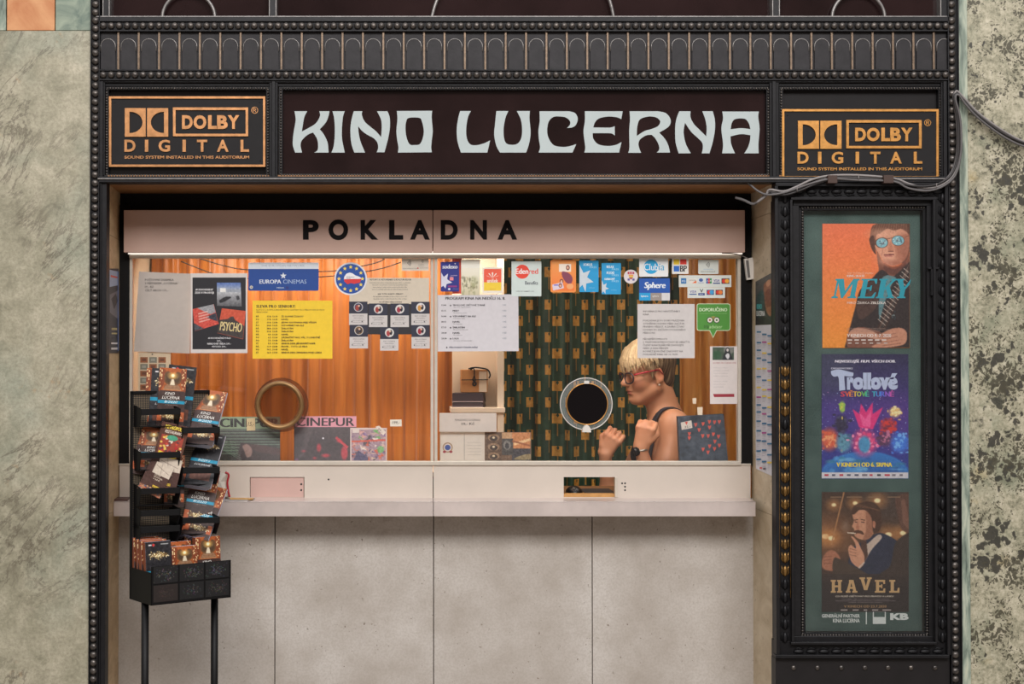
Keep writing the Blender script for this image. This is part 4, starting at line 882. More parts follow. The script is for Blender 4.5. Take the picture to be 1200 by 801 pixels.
s.text('FOKUS', 684, 308.4, 694, 311.4, (220,232,240), 0.05); s.text('PASS', 691, 311.8, 699, 314.2, (150,206,230), 0.03); s.lines(['sodexo'], 690, 336, 1.6, 2, (130,196,226)); s.build('voucher_sticker', 'bright blue sticker with one large silver star, left of another blue one', 'sticker')
s = S(0.3630); s.rbase(705, 308, 727.6, 344.6, BLU, 0.6); s.up().poly([(705.2,328),(707.4,333.6),(711,331.4),(710,336.2),(713.6,338),(709.6,339.4),(709.4,344.2),(707,341),(705.2,343.4)], SIL)
for i, (a, b) in enumerate((('RELAX','PASS'),('FLEXI','PASS'),('DÁRKOVÝ','PASS'))):
    y = 311+i*7; s.text(a, 711 if i < 2 else 708.6, y, 719.4 if i < 2 else 720.4, y+3, (220,232,240), 0.05); s.text(b, 717, y+3.2, 725, y+5.4, (150,206,230), 0.03)
s.lines(['sodexo'], 716, 338.6, 1.6, 2, (130,196,226)); s.build('voucher_sticker', 'bright blue sticker with three white words and a small silver star', 'sticker')
s = S(0.3632); s.base([(739.2+8.2*math.cos(a), 324+8.2*math.sin(a)) for a in np.linspace(0, 2*PI, 32, False)], (214,206,208)); s.up()
for x, y, w_, h_, c_ in ((735.4,318.4,2.2,2.6,(180,50,70)),(738.2,318.2,2.2,2.8,(190,60,80)),(741,318.4,2.2,2.6,(170,50,90)),(736.6,321.6,5.6,1.4,(230,150,60)),(737,323.2,5,1.4,(220,190,60)),(735.4,326.2,2.6,2.4,(100,90,150)),(741,326.2,2.6,2.4,(90,80,150))): s.rect(x, y, x+w_, y+h_, c_)
s.poly([(736.6,324.8),(742.2,324.8),(739.4,327.4)], (180,70,60)); s.build('round_sticker', 'small round white sticker with a tiny coloured crest', 'sticker')
s = S(0.3632); s.rbase(749, 301.8, 783, 324, (224,226,226), 1.2); s.up().ell(763, 312.4, 8.4, 8.4, (30,160,214), 36); s.up().text('Club', 754.8, 308.8, 771, 316.6, (232,240,242), 0.01, 0, 3); s.text('ia', 771.8, 308.8, 778.6, 316.6, (50,160,206), 0.0, 0.1, 3); s.build('club_sticker', 'white sticker with a light blue circle at the top of the right pane', 'sticker')
s = S(0.3632); s.rbase(749, 326, 785, 352, (20,80,166)); s.up().rect(749, 343, 762.4, 352, (26,150,206)); s.rect(762.4, 343, 775.4, 352, (150,140,134)); s.rect(775.4, 343, 785, 352, (206,204,204)); s.up().text('Sphere', 755.2, 330.4, 779.6, 339.6, (222,228,236), 0.05, 0.2, 3); s.text('Sphere', 751, 345.6, 759.4, 348.4, (220,232,236), 0.03); s.text('sphere', 764.4, 345.6, 772, 348.4, (206,202,198), 0.03)
s.build('club_sticker', 'blue sticker with white slanted lettering and a grey lower strip', 'sticker')
s = S(0.3632); s.rbase(787.4, 302.4, 806.8, 320.8, (222,220,214), 0.8); s.up().rect(789.4, 303.6, 796, 309.8, (238,200,50)); s.rect(797, 303.6, 804.4, 309.8, (216,58,46)); s.rect(789.4, 311.4, 796, 318, (36,100,186)); s.text('BP', 797, 311, 804.6, 318.2, (50,50,52), 0.05, 0, 3); s.build('benefit_sticker', 'small white sticker with yellow, red and blue squares', 'sticker')
s = S(0.3632); s.rbase(818.2, 304, 842, 321, (200,204,198), 1.4); s.up(); waves(s, 826.4, 310, 5, (90,88,86)); s.text('VÍTE ŽE MŮŽETE', 824.4, 314.6, 836, 316.2, (110,160,200)); s.text('platit bezkontaktně', 821.4, 317.4, 838, 319, (80,76,70), 0.02); s.build('contactless_sticker', 'small rounded contactless payment sticker above the card logos', 'sticker')
s = S(0.3634); s.rbase(795.4, 322.4, 857, 336.2, (206,210,204)); s.up()
s.rect(798, 325.8, 804.2, 332.2, (38,110,168)); s.rect(807.4, 326, 816, 332, (218,214,206)); s.poly([(811,331.6),(816,328.4),(816,331.6)], (226,110,50)); s.rect(818, 326, 825, 331.8, (206,210,216)); s.ell(821.4, 328, 2.4, 2, (60,90,150)); s.rect(827.4, 326, 829.6, 332, (30,90,160)); s.rect(829.6, 326, 831.8, 332, (200,40,60)); s.rect(831.8, 326, 834, 332, (40,140,80)); s.rect(835.6, 326, 843.8, 332.4, (216,214,208)); s.rect(835.6, 331, 843.8, 332.4, (38,60,130)); s.rect(845.4, 326, 854.6, 332.4, (70,56,60)); s.up()
s.text('AM EX', 798.8, 328, 803.4, 330.4, (220,226,232)); s.text('DISCOVER', 807.6, 327.6, 815.6, 329, (90,80,76)); s.text('Diners Club', 818.4, 330.4, 824.8, 331.8, (90,100,140)); s.text('JCB', 828, 328, 833.6, 330.2, (224,220,220)); s.text('VISA', 836.4, 327, 843, 330.2, (38,60,140), 0.03, 0.2); s.ell(848.4, 329.2, 2.5, 2.5, (204,50,40)); s.ell(851.8, 329.2, 2.5, 2.5, (228,160,50))
s.build('card_logo_sticker', 'wide white strip of six payment card emblems near the right post', 'sticker')
s = S(0.3634); s.rbase(805.6, 336.4, 849.6, 349, (206,210,204)); s.up().rect(807.8, 339, 816.4, 345.2, (212,212,208)); s.rect(807.8, 344, 816.4, 345.2, (40,70,140)); s.rect(818.2, 343.2, 825.8, 346, (38,64,130)); s.rect(828, 339.4, 836.6, 345.4, (40,60,130)); s.rect(838.4, 339.4, 847, 345.4, (80,50,56)); s.up(); s.text('VISA', 808.6, 340, 815.8, 343, (38,60,140), 0.02, 0.2); s.text('V', 820, 338.4, 824, 342.6, (50,50,60), 0.04); s.text('PAY', 819.6, 344, 824.4, 345.4, (214,216,226)); s.ell(831, 342.4, 2.4, 2.4, (204,50,40)); s.ell(833.8, 342.4, 2.4, 2.4, (60,150,200)); s.ell(841.4, 342.4, 2.4, 2.4, (200,46,40)); s.ell(844.2, 342.4, 2.4, 2.4, (220,120,50))
s.build('card_logo_sticker', 'narrower white strip of four payment card emblems above the green badge', 'sticker')
s = S(0.3645); s.rbase(747, 356, 814, 419.4, (200,194,192)); s.up().lines(['INFORMACE PRO NÁVŠTĚVNÍKY', 'KINA', '', 'POKLADNA JE PO DOBU PRÁZDNIN', 'OTEVŘENA HODINU PŘED ZAČÁTK.', 'PRVNÍHO PŘEDST. A ZAVÍRÁ ČTVRT', 'HODINY PO ZAČÁTKU POSLEDNÍHO', 'PŘEDSTAV.', '', 'PŘI NEPŘÍTOMNOSTI:', 'S TELEFONICKÝMI DOTAZY SE OBRAŤTE', 'ČLENY KANCELÁŘE PŘÍ ZAVOLEJTE', 'NEBO A DEN PŘEDEM.', 'ROVNĚŽ JE MOŽNÉ ZAKOUPIT NA', 'POKLADNĚ KINA OD 16. HOD.'], 753.6, 363.6, 2.05, 3.6, (104,98,96), 0.015)
s.build('info_sheet', 'white notice of blurred capitals above the ticket seller', 'notice')
s = S(0.3632); s.base(crv([(816.4,358,1),(816.8,356.4),(818.6,355.4,1),(853.2,355.4,1),(855.4,356.4),(856,358,1),(856,384,1),(855,386.6),(853,387.4,1),(840,387.4,1),(835.6,396,1),(831.4,387.4,1),(819,387.4,1),(817,386.6),(816.4,384,1)], 3), (196,206,170)); s.up()
s.poly(crv([(817.2,358.2,1),(817.6,357),(819,356.2,1),(853,356.2,1),(854.6,357),(855.2,358.2,1),(855.2,384,1),(854.4,386),(852.6,386.6,1),(839.4,386.6,1),(835.6,394.4,1),(832,386.6,1),(819.4,386.6,1),(817.8,386),(817.2,384,1)], 3), (74,138,52)); s.up().text('DOPORUČENO', 819.6, 359.4, 852, 364.6, (214,228,196), 0.02, 0, 3); s.text('recenzemi a názory cestovatelů', 820, 366.2, 851.6, 367.8, (150,190,124))
s.poly([(828.6,373),(835.8,370),(843,373),(840,375),(831.6,375)], (150,140,70)); s.ell(831.8, 374.8, 3.7, 3.7, (40,44,34)); s.ell(839.8, 374.8, 3.7, 3.7, (40,44,34)); s.up().ell(831.8, 374.8, 2.9, 2.9, (206,204,190)); s.ell(839.8, 374.8, 2.9, 2.9, (206,204,190)); s.up().ell(831.8, 374.8, 1.2, 1.2, (150,60,50)); s.ell(839.8, 374.8, 1.2, 1.2, (60,90,50)); s.text('trip', 824.6, 380.4, 830.6, 385.4, (44,60,36), 0.0); s.text('advisor', 831, 380.4, 846.4, 384.6, (176,210,150), 0.0, 0.1)
s.build('badge_sticker', 'green speech bubble badge with two round owl eyes', 'sticker')
s = S(0.3640); s.rbase(832, 405.6, 864, 473, (210,200,196)); P = Paint(25, 15, 2.4, (70,84,70)); P.ell(19, 3, 6, 5, (140,136,132), 0.8, 2); P.cur([(12,15),(14,7),(16,1),(19,1),(21,7),(23,15)], (44,46,50)); P.ell(17.6, 3.4, 1.4, 1.8, (200,190,186)); P.cur([(15,10),(18,7),(20,10),(18,14)], (206,204,206)); P.ell(5, 9, 5, 5, (50,84,58), 0.9, 2); P.grain(6)
s.up().pic(835, 406.6, 860, 421.6, P); s.lines(['SLUŽBY PRO NEVIDOMÉ'], 835.6, 424.2, 1.7, 3, (170,110,110)); s.lines(['V kinech jsou k dispozici', 'pomůcky pro návštěvníky', 'se zrakovým postižením', 'ke každému představení', '', 'Zeptejte se v pokladně', 'nebo na adrese kina', 'sluchátka zdarma'], 836, 430, 1.2, 3.2, (176,168,166)); s.poly([(835.6,461.4),(860.4,461.2),(860.4,464.8),(836.8,465)], (150,48,60)); s.build('info_leaflet', 'narrow white leaflet with a small photo and a red band by the right post', 'leaflet')
for i, (x0, y0, x1, y1, lab) in enumerate(((811.4,466,816,473,'smaller scrap of white tape on the orange curtain, upper one'), (817,476.6,823.4,486,'larger scrap of white tape just above the navy gift bag'))):
    s = S(0.3640); s.base([(x0,y0+0.4),(x1,y0),(x1-0.3,y1),(x0+0.5,y1-0.3)], (214,196,172)); s.build('tape_scrap', lab, 'tape', 'tape scraps on the right pane')
# navy gift bag with hearts, standing in the sill
s = Sheet(0, lean(0.42, 0.45, 484, 540.4), 0.03); s.base([(792.6,487.4),(846,484.4),(852.4,552.6),(795.6,552.6)], (48,58,72)); P = Paint(54, 52, 2, (52,62,76)); P.grain(11, 4, 4); P.grain(6, 1.6, 5)
s.up().pic(0, 0, 0, 0, P, quadf((792.8,487.6),(845.8,484.7),(851.2,540.2),(795.2,540.2))); s.up()
for hx, hy in ((813.4,497),(822,496),(829.4,493.6),(835.4,494),(841,493.6),(817.4,503),(829.6,500),(806,507.6),(806,512.4),(821.6,510),(828,510),(834,508),(840,510.6),(835.8,516.4),(822,525.6),(827.8,529),(835.4,525),(829.6,522),(841,521)):
    s.poly([(hx-1.9,hy-1.6),(hx-0.9,hy-2.3),(hx,hy-1.5),(hx+1.2,hy-2.4),(hx+2,hy-1.4),(hx+1.2,hy+0.8),(hx-0.3,hy+2.8),(hx-1.2,hy+0.6)], (206,84,70))
s.poly([(796,494.4),(808.4,491.8),(809.6,500.6),(797.2,503)], (216,206,196)); s.up().poly([(800.6,493.8),(804.4,493),(803,497.4)], (206,84,70)); s.text('35,-', 800, 498, 807.4, 501, (90,70,60), 0, 0.2, 2, rot=-0.18)
s.build('gift_bag', 'navy gift bag with scattered red hearts, standing in the right pane', 'bag')
s = Sheet(0, lean(0.388, 0.388, 480, 506), 0.0008); s.rbase(514.8, 483.6, 581.8, 505.6, (212,202,194)); s.up().text('POHLEDNICE S LUCERNOU', 533, 490.6, 563, 493, (90,80,76), 0.01, 0.1); s.text('10,- Kč', 541, 494.6, 556, 498, (60,50,48), 0.03); s.build('price_sign', 'white card with a short price line above the postcards', 'sign')
s = Sheet(0, lean(0.394, 0.41, 506, 540.4), 0.001); s.rbase(515.6, 505.6, 567.8, 552.6, (212,202,190)); s.up().rect(543.8, 508, 544.4, 538.6, (150,140,132))
for k in range(5): s.rect(547.4, 518+k*3.6, 563.8, 518.3+k*3.6, (170,160,150))
s.ell(524.6, 524, 6, 6, (160,130,100)); s.up().ell(524.6, 524, 4.6, 4.6, (206,196,190)); s.up().ell(524.6, 524, 3.4, 3.2, (60,80,150)); s.ell(520.8, 529, 1.9, 1.5, (150,50,60)); s.ell(528.4, 529, 1.9, 1.5, (150,50,60)); s.build('postcard', 'blank back of a postcard with a small round crest', 'postcard', 'postcards in the right pane')
s = Sheet(0, lean(0.394, 0.41, 506, 540.4), 0.001); s.rbase(568, 506, 622.4, 552.6, (120,92,70)); P = Paint(54, 34, 2.2, (110,84,64)); P.rect(0,0,20,34,(96,72,54)).rect(32,0,54,20,(196,130,80)).rect(32,19,54,34,(56,54,60)).rect(20,7,33,27,(74,70,68)).rect(20,0,32,7,(190,150,110))
for k in range(3): P.ell(10, 6+k*11, 7, 4.4, (150,120,92), 0.9); P.ell(10, 7+k*11, 4.6, 3.2, (60,46,40)); P.ell(10, 6+k*11, 1.6, 1.2, (226,206,170))
P.ell(26, 15, 4.4, 5.4, (120,116,112)); P.ell(26, 16, 2.4, 3.6, (54,52,54)); P.line(34, 14, 54, 8, 3, (226,190,140)); P.line(32, 10, 54, 16, 2, (150,84,50)); P.cur([(34,32),(44,27),(54,26),(54,32)], (140,124,90)); P.grain(12, 1.4)
s.up().pic(568.6, 506.6, 621.8, 539.8, P); s.build('postcard', 'brown postcard of several small pictures beside the blank postcard back', 'postcard', 'postcards in the right pane')
# papers on the reveals
def wallmap(fx, bx, off): # reveal plane: fx at Y=0.006, bx at Y=0.38 (pixel picks on the plane)
    f, b = W(fx, 400, 0.0).x, W(bx, 400, 0.36).x
    def g(x, y, o):
        den = ct-st*(PY-y)*KP; kx = (x-PX)*KP/den; t0 = (b-f)/0.374
        Y = (kx*D-f+0.006*t0)/(t0-kx); p = W(x, y, Y); p.x = f+t0*(Y-0.006)+off-(o if off < 0 else -o); return p
    return g
s = Sheet(0, wallmap(123.5, 139.5, 0.0012), 0.0006); s.rbase(127.4, 314.5, 138.4, 413.6, (52,48,52)); s.up().poly([(127.8,316),(138,318),(138,334),(127.8,336)], (150,162,186)); s.poly([(128,345),(138,340),(138,374),(128,366)], (104,100,104)); s.poly([(129,322),(137,324),(137,326),(129,324.6)], (196,80,70)); s.up().poly([(129.6,350),(135,344),(137.6,352),(133,362)], (38,34,38)); s.rect(130, 384, 136.6, 386.4, (176,160,110)); s.rect(130, 389.6, 136.6, 391.4, (176,160,110)); s.rect(129.6, 401, 137, 403, (206,200,200)); s.rect(129.6, 407, 137, 409.4, (206,200,200)); s.up().poly([(137.2,318),(138.3,318),(138.3,411),(137.2,411)], (60,96,160))
s.build('film_poster', 'narrow dark poster on the tan stone left of the ticket window', 'poster')
rm = wallmap(911, 881.5, -0.0012)
s = Sheet(0, rm, 0.0006); s.base([(886,330),(907.6,318),(907.6,380),(886,380.5)], (36,38,42)); P = Paint(20, 60, 2, (50,52,54)); P.vgrad(0, 60, (84,84,80), (30,28,32)); P.cur([(9,10),(15,6),(19,10),(20,30),(17,50),(12,44),(10,28)], (150,96,66), 1, 2); P.cur([(2,20),(8,16),(9,34),(6,50),(1,46)], (44,72,70), 1, 2); P.ell(14, 10, 2.4, 4, (196,140,104)); P.cur([(11,20),(16,18),(18,36),(12,38)], (120,66,44)); P.grain(8)
s.up().pic(0, 0, 0, 0, P, quadf((886.3,330.4),(907.3,318.6),(907.3,379.6),(886.3,380))); s.up().text('KINO', 887.6, 356, 893.4, 362, (70,160,160), 0.03); s.text('LUCERNA', 887.4, 364, 897, 370, (206,206,206), 0.02)
s.build('film_poster', 'dark poster with orange figures on the stone beside the display case', 'poster')
s = Sheet(0, rm, 0.0006); s.base([(885.6,381),(907.8,380.2),(907.6,558.6),(886.4,549)], (206,204,210)); rr = random.Random(11); s.up()
for i in range(3):
    x = 887.4+i*6.7
    for k in range(15):
        y = 388+k*10.6+rr.uniform(-2,2)+i*2; c1 = (44,110,150) if rr.random() < 0.62 else ((226,196,70) if rr.random() < 0.6 else (170,70,140))
        s.rect(x, y, x+5.2, y+1.9, c1); s.rect(x+0.4, y+3, x+4, y+3.5, (170,166,176)); s.rect(x+0.4, y+5, x+4.6, y+5.4, (180,176,184)); s.rect(x+0.4, y+7, x+3.4, y+7.4, (170,166,176))
s.rect(892, 547, 894.6, 549, (200,60,60)); s.rect(896, 548, 899, 550, (60,50,70))
s.build('programme_calendar', 'long white monthly programme with coloured bars on the right reveal', 'notice')
# ================================================================== FILM POSTERS IN THE CASE
def slab(s, letters):   # straight-sided letters as polygons in a 0..1 box
    pass
def poster(x0, y0, x1, y1): s = Sheet(0.0485, thick=0.001, k=GK); s.rbase(x0, y0, x1, y1, (60,50,50)); return s
# -- orange poster
x0, y0, x1, y1 = 963.6, 262, 1066, 407.4
s = poster(x0, y0, x1, y1); Wd, H = x1-x0, y1-y0
P = Paint(Wd, H, 2.0, (226,120,70)); P.vgrad(0, H, (222,112,74), (226,142,54)); P.poly([(57,0),(Wd,0),(Wd,H),(57,H)], (226,112,72), 0.4, 2)
P.cur([(58,4),(64,0,1),(Wd,0,1),(Wd,30),(96,46),(78,40),(66,34),(60,28),(56,18)], (92,56,42), 1, 1)           # hair
P.cur([(60,10),(66,4),(80,2),(94,5),(101,14),(101,30),(96,42),(88,48),(80,49),(72,44),(67,36),(62,28)], (206,146,118), 1, 1)   # face
P.cur([(84,20),(101,12),(101,32),(96,43),(88,48),(82,48),(86,38)], (178,112,86), 0.75, 3)
P.cur([(58,4),(66,0,1),(98,0,1),(101,10),(92,6),(84,8),(76,6),(68,11),(63,14),(62,26),(57,20)], (104,66,50), 1, 1)
for k in range(14): P.line(62+k*2.8, 0, 58+k*3.1, 9+3*math.sin(k), 0.7, (150,104,78), 0.7)
P.cur([(64,32),(72,47),(84,53),(96,47),(Wd,36,1),(Wd,60,1),(70,66),(66,52)], (120,74,58), 1, 1)                # neck
P.cur([(72,46),(80,50),(90,49),(97,43),(98,52),(86,60),(74,56)], (88,50,42), 0.7, 2)
P.cur([(26,H,1),(38,100),(44,78),(58,64),(70,54),(82,62),(96,50),(Wd,44,1),(Wd,H,1)], (44,34,34), 1, 1)          # jacket
P.cur([(40,96),(48,84),(62,80),(66,92),(58,104),(44,112)], (78,54,46), 0.8, 3); P.cur([(50,72),(62,66),(68,74),(58,82)], (66,48,42), 0.8, 2)
P.cur([(70,64),(84,62),(88,70),(78,86),(72,110),(68,118),(66,96)], (92,128,132), 1, 1)                          # patterned shirt
rr = random.Random(2)
for k in range(60): P.ell(rr.uniform(68,86), rr.uniform(64,112), 0.9, 0.9, rr.choice([(48,70,80),(150,180,180),(60,96,104)]), 0.7)
P.cur([(84,66),(90,72),(78,104),(74,120),(66,122),(72,96)], (44,34,34), 1, 1)
P.poly([(Wd,46),(Wd,58),(74,124),(64,122)], (58,36,30)); P.poly([(Wd,52),(Wd,56),(72,122),(68,122)], (30,22,22))   # guitar neck
for k in range(15):
    t = k/15; cx, cy = 100-t*32, 56+t*64; P.line(cx-5, cy-4, cx+4, cy+3.5, 0.8, (206,190,176), 0.9)
for k in range(3): P.line(Wd-1, 48+k*3, 67+k*2, 122, 0.35, (196,180,166), 0.8)
P.cur([(28,138),(32,126),(44,121),(60,124),(72,130),(80,H),(30,H,1)], (120,76,60), 1, 1); P.cur([(31,128),(40,122),(54,124),(66,130),(70,136),(50,133),(36,134)], (190,140,116), 1, 1)   # hands
P.cur([(66,132),(78,124),(92,122),(99,128),(97,140),(84,144),(64,H),(58,H-2),(70,138)], (188,132,106), 1, 1)
for k in range(4): P.line(64+k*2, 134+k*3.0, 86+k*2, 128+k*4, 0.6, (120,72,58), 0.8)
P.cur([(64,18),(72,16),(77,20),(74,27),(66,28),(62,23)], (90,60,48), 1); P.ell(76, 38, 12, 9, (222,166,138), 0.5, 12); P.ell(70, 12, 14, 5, (222,168,140), 0.55, 7); P.ell(96, 30, 8, 16, (140,84,66), 0.55, 10); P.ell(80, 46, 10, 3, (150,90,72), 0.6, 4); P.ell(74, 44.5, 6, 3, (200,140,116), 0.6, 4); P.ell(70, 22.4, 7.2, 6.0, (90,64,54)); P.ell(69.8, 22.4, 6.6, 5.4, (126,178,188)); P.ell(88.6, 19.8, 7.6, 6.2, (90,64,54)); P.ell(88.6, 19.8, 7.0, 5.6, (126,178,188)); P.line(75, 18, 82, 16.6, 0.9, (120,84,66)); P.line(96, 16.5, 101.6, 14, 0.9, (120,84,66))
for k in range(46):
    a, q = rr.uniform(0, 6.28), rr.uniform(0, 0.9); bx, by, ex, ey = (69.8, 22.4, 6.2, 5) if k % 2 else (88.6, 19.8, 6.6, 5.2); P.ell(bx+ex*q*math.cos(a), by+ey*q*math.sin(a), 0.8, 0.8, rr.choice([(70,110,124),(190,220,220),(100,96,104)]), 0.8)
P.cur([(79,20),(82,26),(84,31),(80,33),(77,31)], (186,122,96), 0.9, 1); P.line(77, 32.4, 83.5, 32.2, 0.9, (120,66,54)); P.line(72, 36.6, 84, 36.2, 1.6, (124,62,58)); P.line(73, 38.4, 82, 38.3, 1.2, (190,116,104)); P.line(71, 30, 69, 38, 0.8, (160,96,78), 0.7); P.line(88, 29, 90, 37, 0.8, (150,86,68), 0.7)
P.rect(Wd-1.4, 46, Wd, H, (48,36,34)); P.cur([(55,18),(60,14),(61,26),(63,36),(58,30)], (84,52,40), 1, 1); P.grain(5, 1.6)
s.up().pic(x0, y0, x1, y1, P); s.up()
def fp(ox, oy, w_, h_, pts, sh=0.0): return [(ox+px*w_+(1-py)*h_*sh, oy+py*h_) for px, py in pts]
TQ = (34,150,168)
s.poly(fp(975, 326.6, 27, 22.6, [(0.06,0),(0.34,0),(0.5,0.62),(0.76,0),(1.04,0),(1.04,0.07),(0.97,0.1),(0.97,0.9),(1.04,0.93),(1.04,1),(0.66,1),(0.66,0.93),(0.76,0.9),(0.76,0.26),(0.46,1),(0.38,1),(0.14,0.22),(0.14,0.88),(0.24,0.93),(0.24,1),(-0.04,1),(-0.04,0.93),(0.06,0.88),(0.06,0.1),(-0.02,0.07),(-0.02,0)], 0.2), TQ)
s.poly(fp(1005, 326.6, 19, 22.6, [(0,0),(0.98,0),(1.0,0.26),(0.92,0.26),(0.8,0.08),(0.42,0.08),(0.42,0.44),(0.62,0.43),(0.66,0.34),(0.74,0.34),(0.74,0.62),(0.66,0.62),(0.62,0.53),(0.42,0.53),(0.42,0.92),(0.82,0.92),(0.98,0.7),(1.06,0.7),(1.0,1),(0,1),(0,0.94),(0.12,0.91),(0.12,0.09),(0,0.06)], 0.2), TQ)
s.poly(fp(1026, 326.6, 20, 22.6, [(0,0),(0.52,0),(0.52,0.06),(0.42,0.09),(0.42,0.46),(0.78,0.09),(0.7,0.06),(0.7,0),(1.04,0),(1.04,0.06),(0.94,0.09),(0.66,0.36),(0.98,0.91),(1.08,0.94),(1.08,1),(0.62,1),(0.62,0.94),(0.7,0.91),(0.5,0.52),(0.42,0.6),(0.42,0.91),(0.52,0.94),(0.52,1),(0,1),(0,0.94),(0.1,0.91),(0.1,0.09),(0,0.06)], 0.2), TQ)
s.poly(fp(1046, 326.6, 18, 22.6, [(0,0),(0.52,0),(0.52,0.06),(0.44,0.09),(0.62,0.44),(0.80,0.2),(0.94,0.0),(0.92,0.3),(0.7,0.56),(0.7,0.91),(0.82,0.94),(0.82,1),(0.26,1),(0.26,0.94),(0.38,0.91),(0.38,0.58),(0.1,0.09),(0,0.06)], 0.2), TQ)
LT = (216,206,198)
s.text('OD TVŮRCŮ FILMU', 992.6, 318.4, 1023, 320.8, (230,196,170), 0.0); s.text('KING SKATE', 992.6, 321.8, 1013, 324.4, LT, 0.05); s.text('MIRO ŽBIRKA', 992.6, 352.6, 1019, 356, LT, 0.0); s.text('ZBLÍZKA', 1020, 352.6, 1038, 356, LT, 0.05)
s.lines(['SCÉNÁŘ A REŽIE  KAMERA  STŘIH  ZVUK A HUDEBNÍ DRAMATURGIE', 'PRODUCENT  KOPRODUCENTI  SVĚTLO  ARCHIVNÍ MATERIÁLY  SPOLUPRÁCE', 'V KOPRODUKCI S PODPOROU FONDU KINEMATOGRAFIE'], 992.6, 384, 1.0, 1.7, (150,126,116)); s.text('V KINECH OD 9. 7. 2020', 992.6, 391, 1044, 394.8, (226,218,212), 0.03, 0, 3)
for i in range(6): s.rect(993+i*8, 397.4, 998.4+i*8, 398.9, (214,204,198)); s.rect(993.6+i*8.4, 401.2, 997.8+i*8.4, 402.5, (190,178,170))
s.build('film_poster', 'orange film poster of a man in round sunglasses, topmost in the case', 'poster', 'film posters in the display case')
# -- purple space poster
x0, y0, x1, y1 = 962.8, 414.6, 1064.4, 560.4
s = poster(x0, y0, x1, y1); Wd, H = x1-x0, y1-y0
P = Paint(Wd, H, 2.0, (58,52,110)); P.vgrad(0, 60, (44,42,74), (62,50,116)); P.vgrad(60, H, (62,50,116), (44,56,140)); P.ell(14, 18, 26, 30, (66,72,90), 0.55, 24); P.ell(84, 80, 40, 30, (98,58,140), 0.5, 26); P.ell(20, 74, 30, 20, (86,64,140), 0.5, 20)
for k in range(190):
    x, y = rr.uniform(0, Wd), rr.uniform(44, 138); P.ell(x, y, rr.uniform(0.25,0.6), rr.uniform(0.25,0.6), rr.choice([(226,220,240),(200,140,190),(160,190,230)]), 0.8)
P.ell(51, 142, 52, 28, (52,120,190), 1, 2); P.ell(50, 146, 48, 24, (40,92,160), 0.8, 12)
for k in range(26): P.ell(rr.uniform(8,94), rr.uniform(122,140), rr.uniform(2,8), rr.uniform(1,3), rr.choice([(90,160,210),(36,84,150),(130,190,220),(60,130,150)]), 0.6, 1.4)
# bursts of coloured powder and confetti instead of figures
def burst(cx, cy, r, c1, c2, n, sq=1.0, sd=1):
    q = random.Random(sd)
    P.ell(cx, cy, r*0.8, r*0.8*sq, c1, 0.9, r*0.5)
    for _ in range(n):
        a = q.uniform(0, 6.283); d = r*abs(q.gauss(0, 0.5)); P.ell(cx+d*math.cos(a), cy+d*math.sin(a)*sq, q.uniform(0.8,2.6), q.uniform(0.8,2.2), c1 if q.random() < 0.55 else c2, 0.85, 0.6)
burst(9, 100, 13, (214,96,66), (236,160,110), 60, 1.2, 2); burst(26, 104, 11, (96,150,170), (70,110,130), 44, 1.2, 3); burst(23, 82, 9, (48,44,66), (70,70,100), 34, 1.4, 4); burst(50, 104, 17, (222,74,124), (246,150,180), 90, 1.1, 5)
P.poly([(44,86),(36,64),(44,70),(46,58),(52,68),(60,56),(60,70),(72,62),(60,88)], (220,52,120), 0.95, 2); P.poly([(48,84),(44,68),(51,76),(58,66),(57,86)], (238,110,160), 0.7, 2)
P.ell(50, 106, 7, 10, (46,150,190), 0.85, 3); burst(78, 84, 11, (206,60,56), (120,48,70), 50, 0.9, 6); burst(74, 100, 10, (92,56,84), (200,120,150), 40, 1, 7); burst(92, 104, 13, (66,120,210), (120,180,236), 56, 1.1, 8); burst(86, 68, 8, (228,190,120), (246,224,170), 44, 0.9, 9); burst(24, 62, 4, (150,190,80), (220,200,90), 20, 2.0, 10)
P.rect(0, 138.4, Wd, H, (206,202,206)); P.grain(5, 1.4)
s.up().pic(x0, y0, x1, y1, P); s.up(); LV = (178,188,214)
s.text('NEJVESELEJŠÍ. FILM. VŠECH DOB.', 978.4, 420.8, 1049, 425.4, (224,220,228), 0.06, 0.15, 3); s.text('DREAMWORKS', 974, 430.4, 999, 432.4, (206,206,220), 0.03)
s.poly(crv([(973.6,434.4,1),(982,432.6),(990,434),(1000,436.6,1),(999,440.6),(990.6,440.4,1),(989.2,441.6),(990.4,456.6,1),(983.4,457.6,1),(982.4,441.6),(977.4,441.2),(974.2,438.4)], 4), LV)
s.text('r', 992.4, 441.4, 1000.4, 456.4, LV, 0.07); s.text('ollové', 999.2, 436.4, 1052, 456.4, LV, 0.075, 0, 4)
for ch, xx, ww, c_ in zip('SVĚTOVÉ', (985.2,990.2,995.4,999.8,1004.2,1009.4,1014.2), (4.6,5,4,4.4,4.8,5,4), ((206,60,80),(216,90,60),(222,130,60),(226,176,60),(180,190,70),(96,180,90),(70,180,150))): s.text(ch, xx, 457.0 if ch in 'ĚÉ' else 458.4, xx+ww, 464.4, c_, 0.05)
for ch, xx, ww, c_ in zip('TURNÉ', (1022,1026.6,1032,1037.4,1043), (4.4,4.8,4.8,5,4.4), ((60,170,190),(70,140,210),(90,110,210),(140,90,190),(190,80,160))): s.text(ch, xx, 457.0 if ch == 'É' else 458.4, xx+ww, 464.4, c_, 0.05)
s.text('V KINECH OD 6. SRPNA', 980.4, 541.6, 1045, 546.6, (232,208,60), 0.07, 0, 3)
for i in range(11): s.rect(966+i*8.8, 555.2, 966+i*8.8+rr.uniform(3.6,6.4), 557.4, rr.choice([(120,110,120),(190,60,80),(90,90,110),(60,60,70)]))
